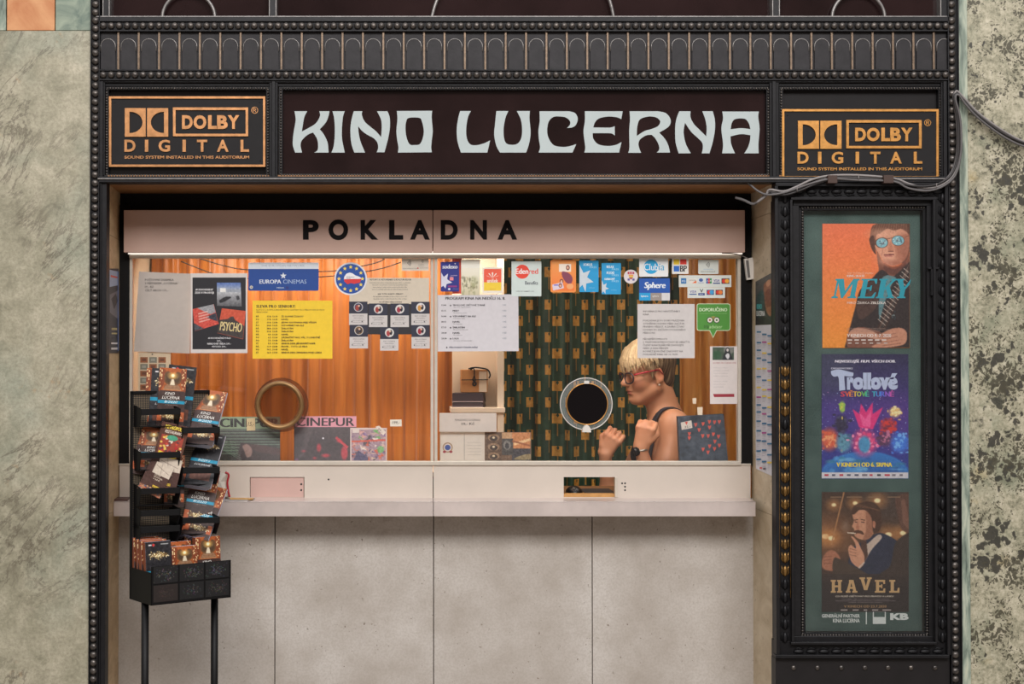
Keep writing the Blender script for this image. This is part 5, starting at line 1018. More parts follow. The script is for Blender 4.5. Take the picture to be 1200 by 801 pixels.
s.build('film_poster', 'purple starry film poster with bursts of colour, middle one in the case', 'poster', 'film posters in the display case')
# -- dark brown poster
x0, y0, x1, y1 = 963, 576.2, 1064.8, 716.4
s = poster(x0, y0, x1, y1); Wd, H = x1-x0, y1-y0
P = Paint(Wd, H, 2.0, (62,46,38)); P.vgrad(0, 70, (70,52,42), (92,66,48)); P.vgrad(70, H, (84,60,46), (46,36,36)); P.ell(8, 50, 26, 22, (150,98,60), 0.6, 22); P.ell(80, 10, 30, 24, (70,60,56), 0.6, 16)
for x, y, r in ((14,15,3.4),(39,13,3.6),(65,10,4.6),(4,52,5),(11,54,4.4),(78,50,5),(95,48,4.4)): P.ell(x, y, r*2.4, r*2, (206,140,80), 0.5, r*2); P.ell(x, y, r*0.8, r*0.6, (250,222,170), 1, 1.5)
for x, y in ((74,57),(74,64),(91,55),(91,62)): P.line(x-1, y+1.4, x+1.6, y-1.4, 1.2, (226,190,120), 0.8)
P.line(26, 0, 11, 62, 1.6, (176,126,84), 0.9); P.cur([(86,8),(96,2),(101.8,2,1),(101.8,48,1),(94,44),(90,32)], (96,66,54), 0.9, 3); P.poly([(93,10),(97,8),(101.8,30),(101.8,44),(95,36)], (150,106,88), 0.5, 3)
P.cur([(30,92),(36,66),(52,56),(66,48),(80,52),(92,62),(96,80),(88,100),(40,104)], (40,46,66), 1, 2)      # jacket
P.cur([(86,60),(100,48),(101.8,48,1),(101.8,H,1),(60,H,1),(66,100),(80,86)], (60,48,42), 1, 3)
P.cur([(46,66),(54,60),(66,50),(70,54),(58,68),(46,88),(42,86)], (196,176,160), 1, 1); P.poly([(46,58),(52,56),(54,74),(50,82),(46,70)], (84,58,48), 1, 1)   # shirt, tie
P.cur([(36,26),(42,18),(54,16),(62,24),(63,40),(58,52),(50,56),(42,54),(38,50),(38,44),(35.4,40),(37.6,34)], (196,142,112), 1, 1)           # face
P.cur([(52,22),(62,26),(62,42),(56,54),(48,56),(52,44)], (140,92,70), 0.7, 3)
P.cur([(34.6,24),(38,16),(48,12),(60,12),(68,20),(70,32),(68,44),(61,48),(59,40),(58,30),(52,22),(44,21),(38,26)], (74,50,38), 1, 1)             # hair
for k in range(12): P.line(38+k*2.4, 17+0.3*k, 44+k*2.2, 13.4+k*0.8, 0.7, (140,98,70), 0.6)
P.cur([(60,34),(63,36),(62,42),(59.6,40)], (176,118,92), 1); P.line(37.6, 33, 42.6, 32, 1.0, (70,44,36)); P.line(45.6, 32, 51, 33, 1.0, (70,44,36)); P.line(38.4, 35, 42, 35.2, 1.0, (60,40,36)); P.line(46, 35, 50, 35.4, 1.0, (60,40,36)); P.cur([(42,34),(40.4,40),(40.2,43),(44,43)], (172,112,86), 0.9, 1)
P.cur([(38,45.6),(42,44.4),(47.4,46),(49,50),(43,48.2),(38.6,49)], (90,58,42), 1); P.line(30, 47.6, 40, 48.4, 1.2, (226,214,196)); P.ell(28, 40, 4, 6, (150,130,116), 0.4, 4)
P.cur([(32,74),(31,66),(34,62),(40,66),(38,58),(34.4,53),(36,52),(42,58),(46,66),(50,76),(48,86),(42,88),(35,82)], (204,148,118), 1, 1)      # raised hand
for k in range(3): P.line(32.5, 66+k*3.6, 41, 68.4+k*3.4, 0.6, (134,86,66), 0.9)
P.line(44, 88, 50, 82, 1.6, (206,190,176)); P.cur([(0,82),(4,72),(12,68),(20,74),(22,84),(14,92),(2,90)], (170,112,86), 1, 2); P.cur([(14,78),(24,80),(60,100),(64,110),(30,108),(14,96)], (70,56,46), 1, 2)
for k in range(3): P.line(2, 76+k*4, 12, 75+k*4, 0.6, (110,70,54), 0.8)
P.vgrad(96, 112, (56,44,40), (42,34,34), 0.85); P.rect(0, 112, Wd, H, (42,34,34)); P.grain(5, 1.5)
s.up().pic(x0, y0, x1, y1, P); s.up(); TN = (196,160,112)
def hv(ox, oy, w_, h_, ps):
    for p in ps: s.poly([(ox+a*w_, oy+b*h_) for a, b in p], TN)
for ox in (973.4,): hv(ox, 679, 13.4, 15, [[(0,0),(0.44,0),(0.44,0.14),(0.36,0.14),(0.36,0.43),(0.64,0.43),(0.64,0.14),(0.56,0.14),(0.56,0),(1,0),(1,0.14),(0.9,0.14),(0.9,0.86),(1,0.86),(1,1),(0.56,1),(0.56,0.86),(0.64,0.86),(0.64,0.58),(0.36,0.58),(0.36,0.86),(0.44,0.86),(0.44,1),(0,1),(0,0.86),(0.1,0.86),(0.1,0.14),(0,0.14)]])
def hole(ox, oy, w_, h_, p, h): s.poly([(ox+a*w_, oy+b*h_) for a, b in p], TN, [[(ox+a*w_, oy+b*h_) for a, b in h]])
hole(991, 679, 13.6, 15, [(0.28,0),(0.66,0),(0.9,0.86),(1,0.86),(1,1),(0.56,1),(0.56,0.86),(0.64,0.86),(0.6,0.7),(0.36,0.7),(0.32,0.86),(0.4,0.86),(0.4,1),(0,1),(0,0.86),(0.08,0.86),(0.3,0.14),(0.28,0.14)], [(0.48,0.22),(0.4,0.55),(0.57,0.55)])
hv(1007, 676, 14.4, 15, [[(0,0),(0.46,0),(0.46,0.14),(0.37,0.14),(0.52,0.7),(0.68,0.14),(0.6,0.14),(0.6,0),(1,0),(1,0.14),(0.92,0.14),(0.64,1),(0.38,1),(0.1,0.14),(0,0.14)]])
hv(1025, 679, 12, 15, [[(0,0),(1,0),(1,0.32),(0.84,0.32),(0.8,0.15),(0.42,0.15),(0.42,0.42),(0.62,0.42),(0.62,0.34),(0.74,0.34),(0.74,0.66),(0.62,0.66),(0.62,0.57),(0.42,0.57),(0.42,0.85),(0.8,0.85),(0.86,0.66),(1.02,0.66),(1.02,1),(0,1),(0,0.86),(0.12,0.86),(0.12,0.14),(0,0.14)]])
hv(1042, 679, 11.6, 15, [[(0,0),(0.6,0),(0.6,0.14),(0.46,0.14),(0.46,0.85),(0.8,0.85),(0.86,0.62),(1.03,0.62),(1.03,1),(0,1),(0,0.86),(0.14,0.86),(0.14,0.14),(0,0.14)]])
s.text('CO MUSÍŠ OBĚTOVAT PRO PRAVDU A LÁSKU', 979, 696.6, 1047, 699.2, (206,194,180), 0.03, 0.15); s.lines(['UVÁDÍ  KAMERA  STŘIH  HUDBA  ZVUK  KOSTÝMY  MASKY  PRODUKCE', 'V HLAVNÍCH ROLÍCH  SCÉNÁŘ A REŽIE  KOPRODUKCE  S FINANČNÍ PODPOROU FONDU', 'VÝTVARNÍK  VÝKONNÝ PRODUCENT  DISTRIBUCE'], 974, 701, 1.2, 1.9, (130,120,122), 0, 0, 'C', 1054)
s.text('V KINECH OD 23.7.2020', 989, 708.6, 1038.6, 711.4, (176,140,96), 0.02); 
for a, b in ((973,986),(992,1010),(1017,1032),(1040,1055)): s.rect(a, 581.6, b, 582.5, (140,112,88))
for a, b in ((985,993),(999,1006),(1012,1016),(1022,1029),(1034,1044)): s.rect(a, 713.6, b, 715, (170,160,156))
s.build('film_poster', 'brown film poster of a man with a cigarette, lowest in the case', 'poster', 'film posters in the display case')
# -- sponsor lettering on the felt
s = Sheet(0.0495, thick=0.0006, k=GK); WHT = (214,220,216); m_ = s.c(WHT)
def tx3(t, a, b, c, d, bo):
    V, F = glyphs(t, bo, 0, 3); lo, hi = V.min(0), V.max(0); s.mb.add([s.map(a+(v[0]-lo[0])*(c-a)/(hi[0]-lo[0]), d-(v[1]-lo[1])*(d-b)/(hi[1]-lo[1]), 0.0012) for v in V], F, m_)
tx3('GENERÁLNÍ PARTNER', 963, 718.2, 1007.6, 723.2, 0.03); tx3('KINA LUCERNA', 976, 724.4, 1007.4, 729.0, 0.03); tx3('KB', 1043, 718, 1064.6, 726, 0.06)
s.base([(1014.6,715),(1015.8,715),(1015.8,731),(1014.6,731)], WHT); s.base([(1022.8,715.4),(1038,715.4),(1038,730.6),(1022.8,730.6)], WHT, [[(1024,716.6),(1024,722.6),(1036.8,722.6),(1036.8,716.6)]])
s.build('sponsor_lettering', 'white sponsor lettering with a small square emblem under the lowest film poster', 'lettering')

# ================================================================== BROCHURE RACK
AY = math.radians(35); F0 = W(177, 709.5, -0.25); UX = Vector((math.cos(AY), math.sin(AY), 0)); NX = Vector((math.sin(AY), -math.cos(AY), 0))
ZB = F0.z                                             # underside of the bin
def R(t, m, z): p = F0+UX*t-NX*m; return Vector((p.x, p.y, z))
def rbox(mb, t0, t1, m0, m1, z0, z1, mt, lean_=0.0):    # m counts backwards from the bin's front
    mb.hexa([R(t0,m0+lean_,z0),R(t1,m0+lean_,z0),R(t1,m0,z1),R(t0,m0,z1),R(t0,m1+lean_,z0),R(t1,m1+lean_,z0),R(t1,m1,z1),R(t0,m1,z1)], mt)
rk = thing('brochure_rack', (R(0.15,0.085,0).x, R(0.15,0.085,0).y, 0), 'black steel brochure rack on two poles standing left of the ticket window', 'rack')
def mesh_mat():
    m, nt, b = nodes('perforated_black_steel'); N = NT(nt); p = N.mapv(N.pos(), (1,1,1), (0,0,0), (0.0,0.0,-AY))
    sp = N.n('ShaderNodeSeparateXYZ', Vector=p); u = N.math('MULTIPLY', sp.outputs['X'], 155); v = N.math('MULTIPLY', sp.outputs['Z'], 155)
    d = N.math('MULTIPLY', N.math('SINE', N.math('MULTIPLY', N.math('ADD', u, v), 3.14)), N.math('SINE', N.math('MULTIPLY', N.math('SUBTRACT', u, v), 3.14)))
    f = N.math('GREATER_THAN', d, 0.1); N.put(b.inputs['Base Color'], N.mix(f, C(26,25,26), C(120,104,84))); b.inputs['Roughness'].default_value = 0.5; return m
M_MESHP = mesh_mat(); TW = 0.30; ZTOP = R(0,0.17,0).z+W(154, 458, R(0,0.17,0).y).z
mb = MB(); rbox(mb, 0.004, TW-0.004, 0.168, 0.171, ZB+0.01, ZTOP-0.004, M_MESHP); mb.build('mesh_back', rk)
mb = MB()
for t0, t1 in ((0.0, 0.006), (TW-0.006, TW)): rbox(mb, t0, t1, 0.160, 0.174, ZB, ZTOP, M_RACK)
rbox(mb, 0, TW, 0.160, 0.174, ZTOP-0.01, ZTOP, M_RACK); mb.build('back_frame', rk, 0.001)
zf_ = W(177, 664, -0.25).z
mb = MB(); rbox(mb, 0.0, TW, 0.0, 0.003, ZB, zf_, M_RACK); rbox(mb, 0.0, 0.003, 0.0, 0.17, ZB, zf_-0.02, M_RACK); rbox(mb, TW-0.003, TW, 0.0, 0.17, ZB, zf_-0.02, M_RACK); rbox(mb, 0, TW, 0.0, 0.17, ZB, ZB+0.003, M_RACK); mb.build('bin', rk, 0.0008)
# faint printed cards on the front of the bin
mbp = Sheet(0, lambda x, y, o: R(x, -o, y), 0.0004, 1.1); q = random.Random(21)
for i, j, c1 in ((0,1,(60,58,56)),(1,1,(54,52,50)),(2,1,(52,54,58)),(0,0,(50,36,30)),(1,0,(34,33,34)),(2,0,(44,38,34))):
    a, b = 0.008+i*0.097, ZB+0.01+j*0.062; P = Paint(30, 19, 2, (20,20,22)); 
    for _ in range(70): P.ell(15+q.gauss(0,6), 10+q.gauss(0,3.4), 0.6, 0.5, tuple(v+q.randint(10,60) for v in c1), 0.7, 0.4)
    if (i, j) == (0, 0): P.put(np.ones_like(P.X), (46,34,30), 0.6)
    mbp.pic(a, b+0.056, a+0.09, b, P)
mbp.build('printed_front', None, None, None, rk)
for t in (0.018, 0.281):
    mb = MB(); p = R(t, 0.085, 0); mb.tube([(p.x,p.y,0.0),(p.x,p.y,ZB)], 0.0128, M_RACK, 14); mb.build('pole', rk)
mb = MB(); rbox(mb, -0.03, TW+0.03, -0.06, 0.23, 0.0, 0.012, M_RACK); mb.build('base_plate', rk, 0.003)
def pocket(t0, t1, mF, py, yaw, hgt=0.021, mB=0.166):
    """one literature pocket: a narrow front band, two ends and a floor hung lower down"""
    A = R(t0, mF, 0); dv = Vector((math.cos(math.radians(yaw)), math.sin(math.radians(yaw)), 0)); B_ = A+dv*(t1-t0); nb = Vector((-dv.y, dv.x, 0))
    zl = W(190, py, A.y).z; zb_ = zl-0.062; bl, br = R(t0, mB, 0), R(t1, mB, 0); up = lambda p, z: Vector((p.x, p.y, z))
    mb = MB(); mb.hexa([up(A,zl-hgt),up(B_,zl-hgt),up(B_,zl),up(A,zl),up(A+nb*0.002,zl-hgt),up(B_+nb*0.002,zl-hgt),up(B_+nb*0.002,zl),up(A+nb*0.002,zl)], M_RACK)
    for f, g, sgn in ((A, bl, 1), (B_, br, -1)):
        q = [up(f,zl-hgt),up(f,zl),up(g,zl+0.012),up(g,zb_),up(f*0.75+g*0.25,zb_)]; k5 = len(q)
        mb.add(q+[p+dv*0.002*sgn for p in q], [tuple(range(k5)), tuple(range(2*k5-1,k5-1,-1))]+[(k,(k+1)%k5,(k+1)%k5+k5,k+k5) for k in range(k5)], M_RACK)
    q = [A*0.7+bl*0.3, B_*0.7+br*0.3, br, bl]; mb.add([up(p, zb_) for p in q]+[up(p, zb_+0.002) for p in q], [(0,1,2,3),(7,6,5,4),(0,4,5,1),(1,5,6,2),(2,6,7,3),(3,7,4,0)], M_RACK)
    mb.build('pocket', rk, 0.0006); return zl
for py in (479, 530, 572, 598, 617): pocket(0.012, 0.150, 0.112, py, 22)
for py in (500.5, 547.5, 606): pocket(0.160, 0.288, 0.092, py, 6)
# brochure art
def art_theatre(kind):
    w_ = 33; h_ = 48; hc = 70 if kind in ('front', 'chandelier') else 48
    P = Paint(w_, hc, 2.4, (58,38,34)); q = random.Random(4)
    def chand(cy, n=70):
        P.ell(w_*.5, cy, w_*.34, 2.6, (150,116,66), 0.8, 2)
        for k in range(n): P.ell(w_*.5+q.gauss(0,w_*.17), cy+q.gauss(0,1.5), 0.55, 0.65, q.choice([(226,200,140),(150,112,60),(250,236,200)]), 0.9)
    if kind == 'front':
        P.rect(0, 0, w_, h_*0.56, (164,84,38)); P.cur([(0,4),(w_*0.2,2),(w_*0.22,h_*0.28),(w_*0.12,h_*0.5),(0,h_*0.56)], (124,60,32), 1, 1); P.cur([(w_,4),(w_*0.8,2),(w_*0.78,h_*0.28),(w_*0.88,h_*0.5),(w_,h_*0.56)], (124,60,32), 1, 1)
        P.cur([(w_*.2,h_*.14),(w_*.34,h_*.08),(w_*.5,h_*.19),(w_*.66,h_*.08),(w_*.8,h_*.14),(w_*.78,h_*.36),(w_*.5,h_*.44),(w_*.22,h_*.36)], (96,66,40), 1, 1); P.cur([(w_*.26,h_*.2),(w_*.4,h_*.16),(w_*.44,h_*.3),(w_*.3,h_*.36)], (66,50,34), 0.8, 2); P.cur([(w_*.74,h_*.2),(w_*.6,h_*.16),(w_*.56,h_*.3),(w_*.7,h_*.36)], (66,50,34), 0.8, 2)
        P.ell(w_*.5, h_*.19, w_*.15, h_*.07, (226,180,100), 0.9, 4); P.ell(w_*.5, h_*.18, w_*.06, h_*.04, (255,240,190), 1, 1.4)
        P.poly([(w_*.46,h_*.27),(w_*.54,h_*.27),(w_*.6,h_*.44),(w_*.4,h_*.44)], (220,206,180), 0.95, 1); P.poly([(w_*.16,h_*.54),(w_*.28,h_*.41),(w_*.72,h_*.41),(w_*.84,h_*.54)], (190,160,124), 0.7, 1)
        for k in range(5): P.line(w_*.2, h_*(.43+k*.022), w_*.8, h_*(.43+k*.022), 0.6, (84,54,40), 0.7)
        for k in range(30): P.ell(q.choice([q.uniform(0,5), q.uniform(w_-5,w_)]), q.uniform(0,h_*.5), 0.6, 0.9, (248,214,160), 0.9)
        P.rect(0, h_*.56, w_, h_*.56+0.6, (90,56,40)); P.rect(0, h_*.80, w_, h_*.88, (20,132,164)); P.rect(0, 52, 5.5, 63, (176,86,44)); P.rect(w_-5.5, 52, w_, 63, (176,86,44)); chand(57)
    elif kind == 'chandelier':
        P.put(np.ones_like(P.X), (34,32,36)); P.rect(4, 3, 8, 4.6, (206,200,200)); P.ell(10.4, 4, 1.6, 1.6, (200,60,60)); P.rect(20, 2.6, 30, 3.8, (150,150,150)); chand(16, 110)
        for k in range(6): P.line(w_*(.25+k*.1), 18.5, w_*(.25+k*.1), 22+1.5*(k % 2), 0.5, (110,100,86), 0.8)
        P.rect(0, h_*.72, w_, h_*.80, (20,132,164)); P.rect(4, 50, 29, 62, (90,50,36)); P.grain(8, 2)
    elif kind == 'spread':
        P.put(np.ones_like(P.X), (70,44,38)); P.rect(w_*.25, 0, w_, h_*.36, (196,182,166)); P.line(w_*.3, h_*.1, w_*.9, h_*.24, 0.6, (120,104,92)); P.line(w_*.5, 0, w_*.6, h_*.34, 0.5, (130,114,100)); P.rect(0, h_*.8, w_, h_, (150,104,80))
        for k in range(34): P.ell(q.uniform(0,w_), h_*q.uniform(.8,1), 1.3, 1.0, q.choice([(196,150,110),(110,60,44),(206,110,80),(80,90,120)]), 0.9)
        P.rect(w_*.5, h_*.7, w_*.78, h_*.77, (226,190,60))
    elif kind == 'restaurant':
        P.put(np.ones_like(P.X), (84,50,38)); P.rect(3, h_*.32, w_-3, h_-3, (150,60,46))
        for k in range(70): P.ell(q.uniform(4,w_-4), q.uniform(h_*.36,h_-4), 1.6, 1.3, q.choice([(196,70,56),(226,190,90),(90,50,60),(220,210,190),(176,40,44)]), 0.9)
        P.ell(w_*.5, h_*.37, w_*.2, h_*.07, (70,150,120)); P.poly([(4,h_*.74),(w_-6,h_*.84),(w_-8,h_*.92),(4,h_*.86)], (236,206,60), 0.95)
    P.grain(6, 1.5); return P
ARTS = {k: art_theatre(k) for k in ('front','chandelier','spread','restaurant')}
def brochure(label, c, w_, h_, kind, yaw=35, tilt=12, roll=0, th=0.006, group='cinema brochures in the rack', name='brochure', txt=True):
    """bottom-centre of the front cover at c; tilt leans the top backwards, roll turns it in its own plane"""
    ya, ti, ro = math.radians(yaw), math.radians(tilt), math.radians(roll)
    u = Vector((math.cos(ya), math.sin(ya), 0)); n = Vector((math.sin(ya), -math.cos(ya), 0)); v = Vector((0,0,1))*math.cos(ti)-n*math.sin(ti); nn = u.cross(v); nn = n*math.cos(ti)+Vector((0,0,1))*math.sin(ti)
    uu = u*math.cos(ro)+v*math.sin(ro); vv = v*math.cos(ro)-u*math.sin(ro)
    HC_ = 70 if kind in ('front', 'chandelier') else 48; fm = lambda x, y, o: c+uu*((x-16.5)/33*w_)+vv*((HC_-y)/HC_*h_)+nn*(o-th)
    s = Sheet(0, fm, th, 1.15); s.base([(0,0),(33,0),(33,HC_),(0,HC_)], (186,184,200))
    s.up().pic(0, 0, 33, HC_, ARTS[kind]); s.up()
    if kind == 'front' and txt: s.text('KINO', 8, 28.6, 20, 32, (226,222,214), 0.0, 0.3, 2); s.text('LUCERNA', 5, 33.2, 26, 37, (226,222,214), 0.0, 0.3, 2); s.text('8/2020', 8, 38.6, 24, 41.4, (220,236,240), 0.0, 0.3, 2); s.text('program kina', 9, 43.2, 24, 44.4, (150,130,120))
    if kind == 'chandelier' and txt: s.text('BUDEM V', 9, 34.6, 24, 37.6, (214,236,240), 0.0, 0.3); s.text('LUCERNĚ', 6, 40, 26, 43, (206,206,206), 0.0, 0.3)
    if kind == 'spread': s.lines(['LETNÍ', 'FESTIVAL', 'V KINĚ'], 13, 17, 2.2, 3.4, (206,190,170)); s.text('NOVÝ', 17, 34, 25.4, 36.8, (110,80,40), 0.03)
    if kind == 'restaurant': s.text('METROPOLIS', 5, 3, 28, 7.6, (236,206,70), 0.04, 0.2); s.text('RESTAURANT', 6, 9.2, 27, 12.8, (226,214,200), 0.02, 0.2)
    # closed spine edge printed like the cover
    s.mb.add([fm(-0.12, 0, 0), fm(-0.12, HC_, 0), fm(-0.12, HC_, th), fm(-0.12, 0, th)], [(0,1,2,3)], pm(C(128,66,40), 0.5))
    s.mb.add([fm(-0.14, 38.4, 0.0001), fm(-0.14, 41.8, 0.0001), fm(-0.14, 41.8, th), fm(-0.14, 38.4, th)], [(0,1,2,3)], pm(C(26,140,170), 0.5))
    return s.build(name, label, 'brochure', group)
def at(px, py, t, m):   # a point in the rack's vertical plane at depth m seen at this pixel
    # solve R(t, m).x for the pixel column
    best = None
    for k in range(200):
        tt = -0.05+k*0.002; p = R(tt, m, 0); e = abs(W(px, py, p.y).x-p.x)
        if best is None or e < best[0]: best = (e, p)
    p = best[1]; return Vector((p.x, p.y, W(px, py, p.y).z))
# left column, top pocket: copies side by side, a dark one behind
FR, CH_ = 'front', 'chandelier'
brochure('orange cover brochure at the back of the top left pocket, its edge showing left', at(184, 501, 0, 0.156), 0.096, 0.205, FR, 16, 3, -4, 0.004)
brochure('dark cover brochure standing highest behind the others in the top left pocket', at(206, 499, 0, 0.161), 0.098, 0.212, CH_, 16, 2, -7, 0.003)
brochure('brochure with a black spine second from the front in the top left pocket', at(190, 501, 0, 0.148), 0.097, 0.205, CH_, 16, 3, -4, 0.004)
brochure('front brochure of the top left pocket, orange theatre hall and blue title band', at(198.5, 500, 0, 0.136), 0.094, 0.204, FR, 16, 3, -4, 0.005)
brochure('orange brochure leaning left in the second left pocket, behind the restaurant flyer', at(168, 556, 0, 0.152), 0.085, 0.165, FR, 18, 6, -9, 0.004)
brochure('dark brown brochure in the second left pocket between two others', at(179, 552, 0, 0.136), 0.085, 0.145, FR, 18, 7, -3, 0.004)
brochure('maroon restaurant flyer with yellow lettering, tilted in the second left pocket', at(195, 541, 0, 0.118), 0.096, 0.134, 'restaurant', 16, 0, -14, 0.003, name='flyer')
brochure('narrow orange brochure at the right end of the third left pocket', at(204, 594, 0, 0.142), 0.07, 0.18, FR, 20, 5, -2, 0.004)
brochure('folded brown flyer tilted far left in the third left pocket', at(174, 578, 0, 0.121), 0.085, 0.112, 'spread', 14, 2, -26, 0.003, name='flyer')
brochure('folded brown flyer with a pale top, front of the third left pocket', at(187, 577, 0, 0.116), 0.104, 0.122, 'spread', 14, 2, -13, 0.003, name='flyer')
# right column: fanned stacks laid well back
for i in range(3):
    brochure(('rearmost', 'middle', 'front')[i]+' brochure of the fanned stack in the top right pocket', at(229+i*2.2, 522-i, 0, 0.130-i*0.014), 0.099, 0.214-0.002*i, FR, -6, 30-i, -8, 0.011)
for i in range(3):
    brochure(('rearmost', 'middle', 'front dark')[i]+' brochure of the fanned stack in the second right pocket', at(226+i*2.2, 571-i, 0, 0.130-i*0.014), 0.099, 0.206-0.002*i, CH_ if i == 2 else FR, -6, 30-i, -9, 0.010)
brochure('single orange brochure showing under the band of the second right pocket', at(229, 616, 0, 0.126), 0.099, 0.203, FR, 0, 14, -9, 0.004)
for i in range(4):
    brochure(('rearmost', 'second', 'third', 'front')[i]+' brochure of the fanned stack in the third right pocket', at(221+i*2.4, 632-i, 0, 0.136-i*0.012), 0.099, 0.212-0.004*i, FR, -6, 33-i, -13, 0.009)
# bin: three stacks
zb = ZB+0.006
def bin_b(lab, t, m, h_, kind, th): return brochure(lab, R(t, m, zb), 0.094, h_, kind, 35, 5, 0, th, 'cinema brochures in the bin')
bin_b('rearmost orange brochure in the left stack of the bin', 0.052, 0.135, 0.205, FR, 0.018); bin_b('pale-edged brochure in the middle of the left stack of the bin', 0.052, 0.105, 0.203, FR, 0.012); bin_b('orange-edged brochure second from the front of the left stack in the bin', 0.054, 0.078, 0.201, FR, 0.022); bin_b('black chandelier brochure at the front of the left stack in the bin', 0.054, 0.045, 0.199, CH_, 0.018)
bin_b('rear brochure of the middle stack in the bin', 0.150, 0.085, 0.188, FR, 0.024); bin_b('front brochure of the low middle stack in the bin', 0.152, 0.045, 0.176, FR, 0.030)
bin_b('rear brochure of the right stack in the bin', 0.238, 0.120, 0.200, FR, 0.024); bin_b('front orange theatre brochure of the right stack in the bin', 0.250, 0.060, 0.200, FR, 0.026)
# things on the counter behind the rack
t = thing('snack_bag', W(261, 584, 0.30), 'crumpled white paper bag with a red edge on the counter behind the rack', 'bag')
mb = MB(); pts = [(247,582),(247,556),(253,553.6),(258,555.4),(263,553),(266,556),(264.6,564),(265.6,572),(267,582)]
fr = [W(x, y, 0.295) for x, y in pts]; n_ = len(fr); md = [W(250+(x-250)*0.9, y, 0.275+0.004*math.sin(i*2.3)) for i, (x, y) in enumerate(pts)]; bk = [p+Vector((0,0.05,0)) for p in fr]
c0 = sum(md, Vector())/n_-Vector((0,0.012,0)); vs = [c0]+md+fr+bk; fs = []
for i in range(n_):
    j = (i+1) % n_; fs += [(0,1+i,1+j),(1+i,1+n_+i,1+n_+j,1+j),(1+n_+i,1+2*n_+i,1+2*n_+j,1+n_+j)]
fs.append(tuple(range(1+2*n_, 1+3*n_))); mb.add(vs, fs, mat('crumpled_white_paper', C(206,200,188), 0.6, 0, 0.12, 30, 0.4)); mb.build('bag_body', t)
mb = MB(); mb.tube([W(x, y, 0.288) for x, y in crv([(264,553),(268,556),(266.4,565),(267.4,574),(269,582)], 4, False)], [0.004]*17, mat('red_foil', C(168,34,44), 0.4), 8); mb.build('red_edge', t)
def flat(name, pts, z, th, c, lab, cat, extra=None):
    mb = MB(); vs = [Vector((x, y, z+th)) for x, y in pts]; n_ = len(vs); mb.add(vs+[v-Vector((0,0,th)) for v in vs], [tuple(range(n_)), tuple(range(2*n_-1, n_-1, -1))]+[(i,(i+1) % n_,(i+1) % n_+n_,i+n_) for i in range(n_)], pm(C(*c), 0.5))
    return tag(mb.build(name, None), lab, cat)
gx = lambda px, Y: W(px, 585, Y).x
flat('leaflet', [(gx(252,.26),.225),(gx(291,.26),.235),(gx(299,.3),.30),(gx(258,.3),.315)], ZL, 0.0035, (150,146,144), 'grey leaflet lying flat on the counter beside the white paper bag', 'leaflet')
flat('paper_slip', [(gx(270,.26),.25),(gx(296,.26),.24),(gx(298,.29),.285),(gx(268,.29),.30)], ZL+0.0036, 0.0022, (196,150,84), 'yellowish paper slip on top of the grey leaflet by the brochure rack', 'paper')
flat('leaflet', [(gx(133.5,.25),.235),(gx(151,.25),.225),(gx(152,.33),.335),(gx(137,.33),.335)], ZL, 0.005, (74,44,40), 'dark maroon leaflet at the far left end of the counter', 'leaflet')
# ================================================================== BOOTH INTERIOR
def cloth(name, px0, px1, py0, py1, Y, amp, waves, m, label, seed, thick=0.003, rows=26):
    q = random.Random(seed); x0, x1 = W(px0, 420, Y).x, W(px1, 420, Y).x; z0, z1 = W(500, py1, Y).z, W(500, py0, Y).z
    nx = int(waves*16); ph = [q.uniform(0, 6.28) for _ in range(6)]; mb = MB(); vs = []; uv = []
    L = x1-x0
    for j in range(rows+1):
        v = j/rows
        for i in range(nx+1):
            u = i/nx
            a = 2*PI*waves*u; w_ = math.sin(a+0.7*math.sin(a*0.37+ph[0])+0.35*math.sin(v*3+ph[1]))*0.75+0.3*math.sin(a*2.3+ph[2])+0.3*math.sin(a*0.31+ph[3])
            vs.append((x0+L*u+0.004*math.sin(a*1.7+ph[4]+v*2), Y+amp*w_*(0.85+0.25*v), z1+(z0-z1)*v))
    n = nx+1
    mb.add(vs, [(j*n+i, (j+1)*n+i, (j+1)*n+i+1, j*n+i+1) for j in range(rows) for i in range(nx)], m, True)
    o = mb.build(name); sd = o.modifiers.new('thickness', 'SOLIDIFY'); sd.thickness = thick
    # arc-length cloth coordinate for the printed pattern
    me = o.data; uvl = me.uv_layers.new(name='UVMap'); s_ = [0.0]
    for i in range(1, n): s_.append(s_[-1]+math.hypot(vs[i][0]-vs[i-1][0], vs[i][1]-vs[i-1][1]))
    arr = np.zeros((len(me.loops), 2)); vi = np.zeros(len(me.loops), dtype=int); me.loops.foreach_get('vertex_index', vi)
    arr[:,0] = np.array(s_)[vi % n]; arr[:,1] = np.array([v[2] for v in vs])[vi]; uvl.data.foreach_set('uv', arr.ravel())
    return tag(o, label, 'curtain', 'curtains of the ticket booth')
def orange_mat():
    m, nt, b = nodes('orange_satin_curtain'); N = NT(nt); p = N.mapv(N.pos(), (1,1,0.06))
    f = N.noise(p, 26, 4, 0.6); N.put(b.inputs['Base Color'], N.ramp(f, [(0.3, C(150,82,22)), (0.55, C(182,105,32)), (0.75, C(200,124,46))]))
    b.inputs['Roughness'].default_value = 0.42; b.inputs['Sheen Weight'].default_value = 0.3; return m
def veneer_mat():
    m, nt, b = nodes('golden_brown_curtain'); N = NT(nt); p = N.mapv(N.pos(), (1,1,0.12))
    f = N.noise(p, 16, 5, 0.6, 0.5); N.put(b.inputs['Base Color'], N.ramp(f, [(0.28, C(150,84,30)), (0.5, C(206,134,56)), (0.72, C(232,168,84))]))
    b.inputs['Roughness'].default_value = 0.42; return m
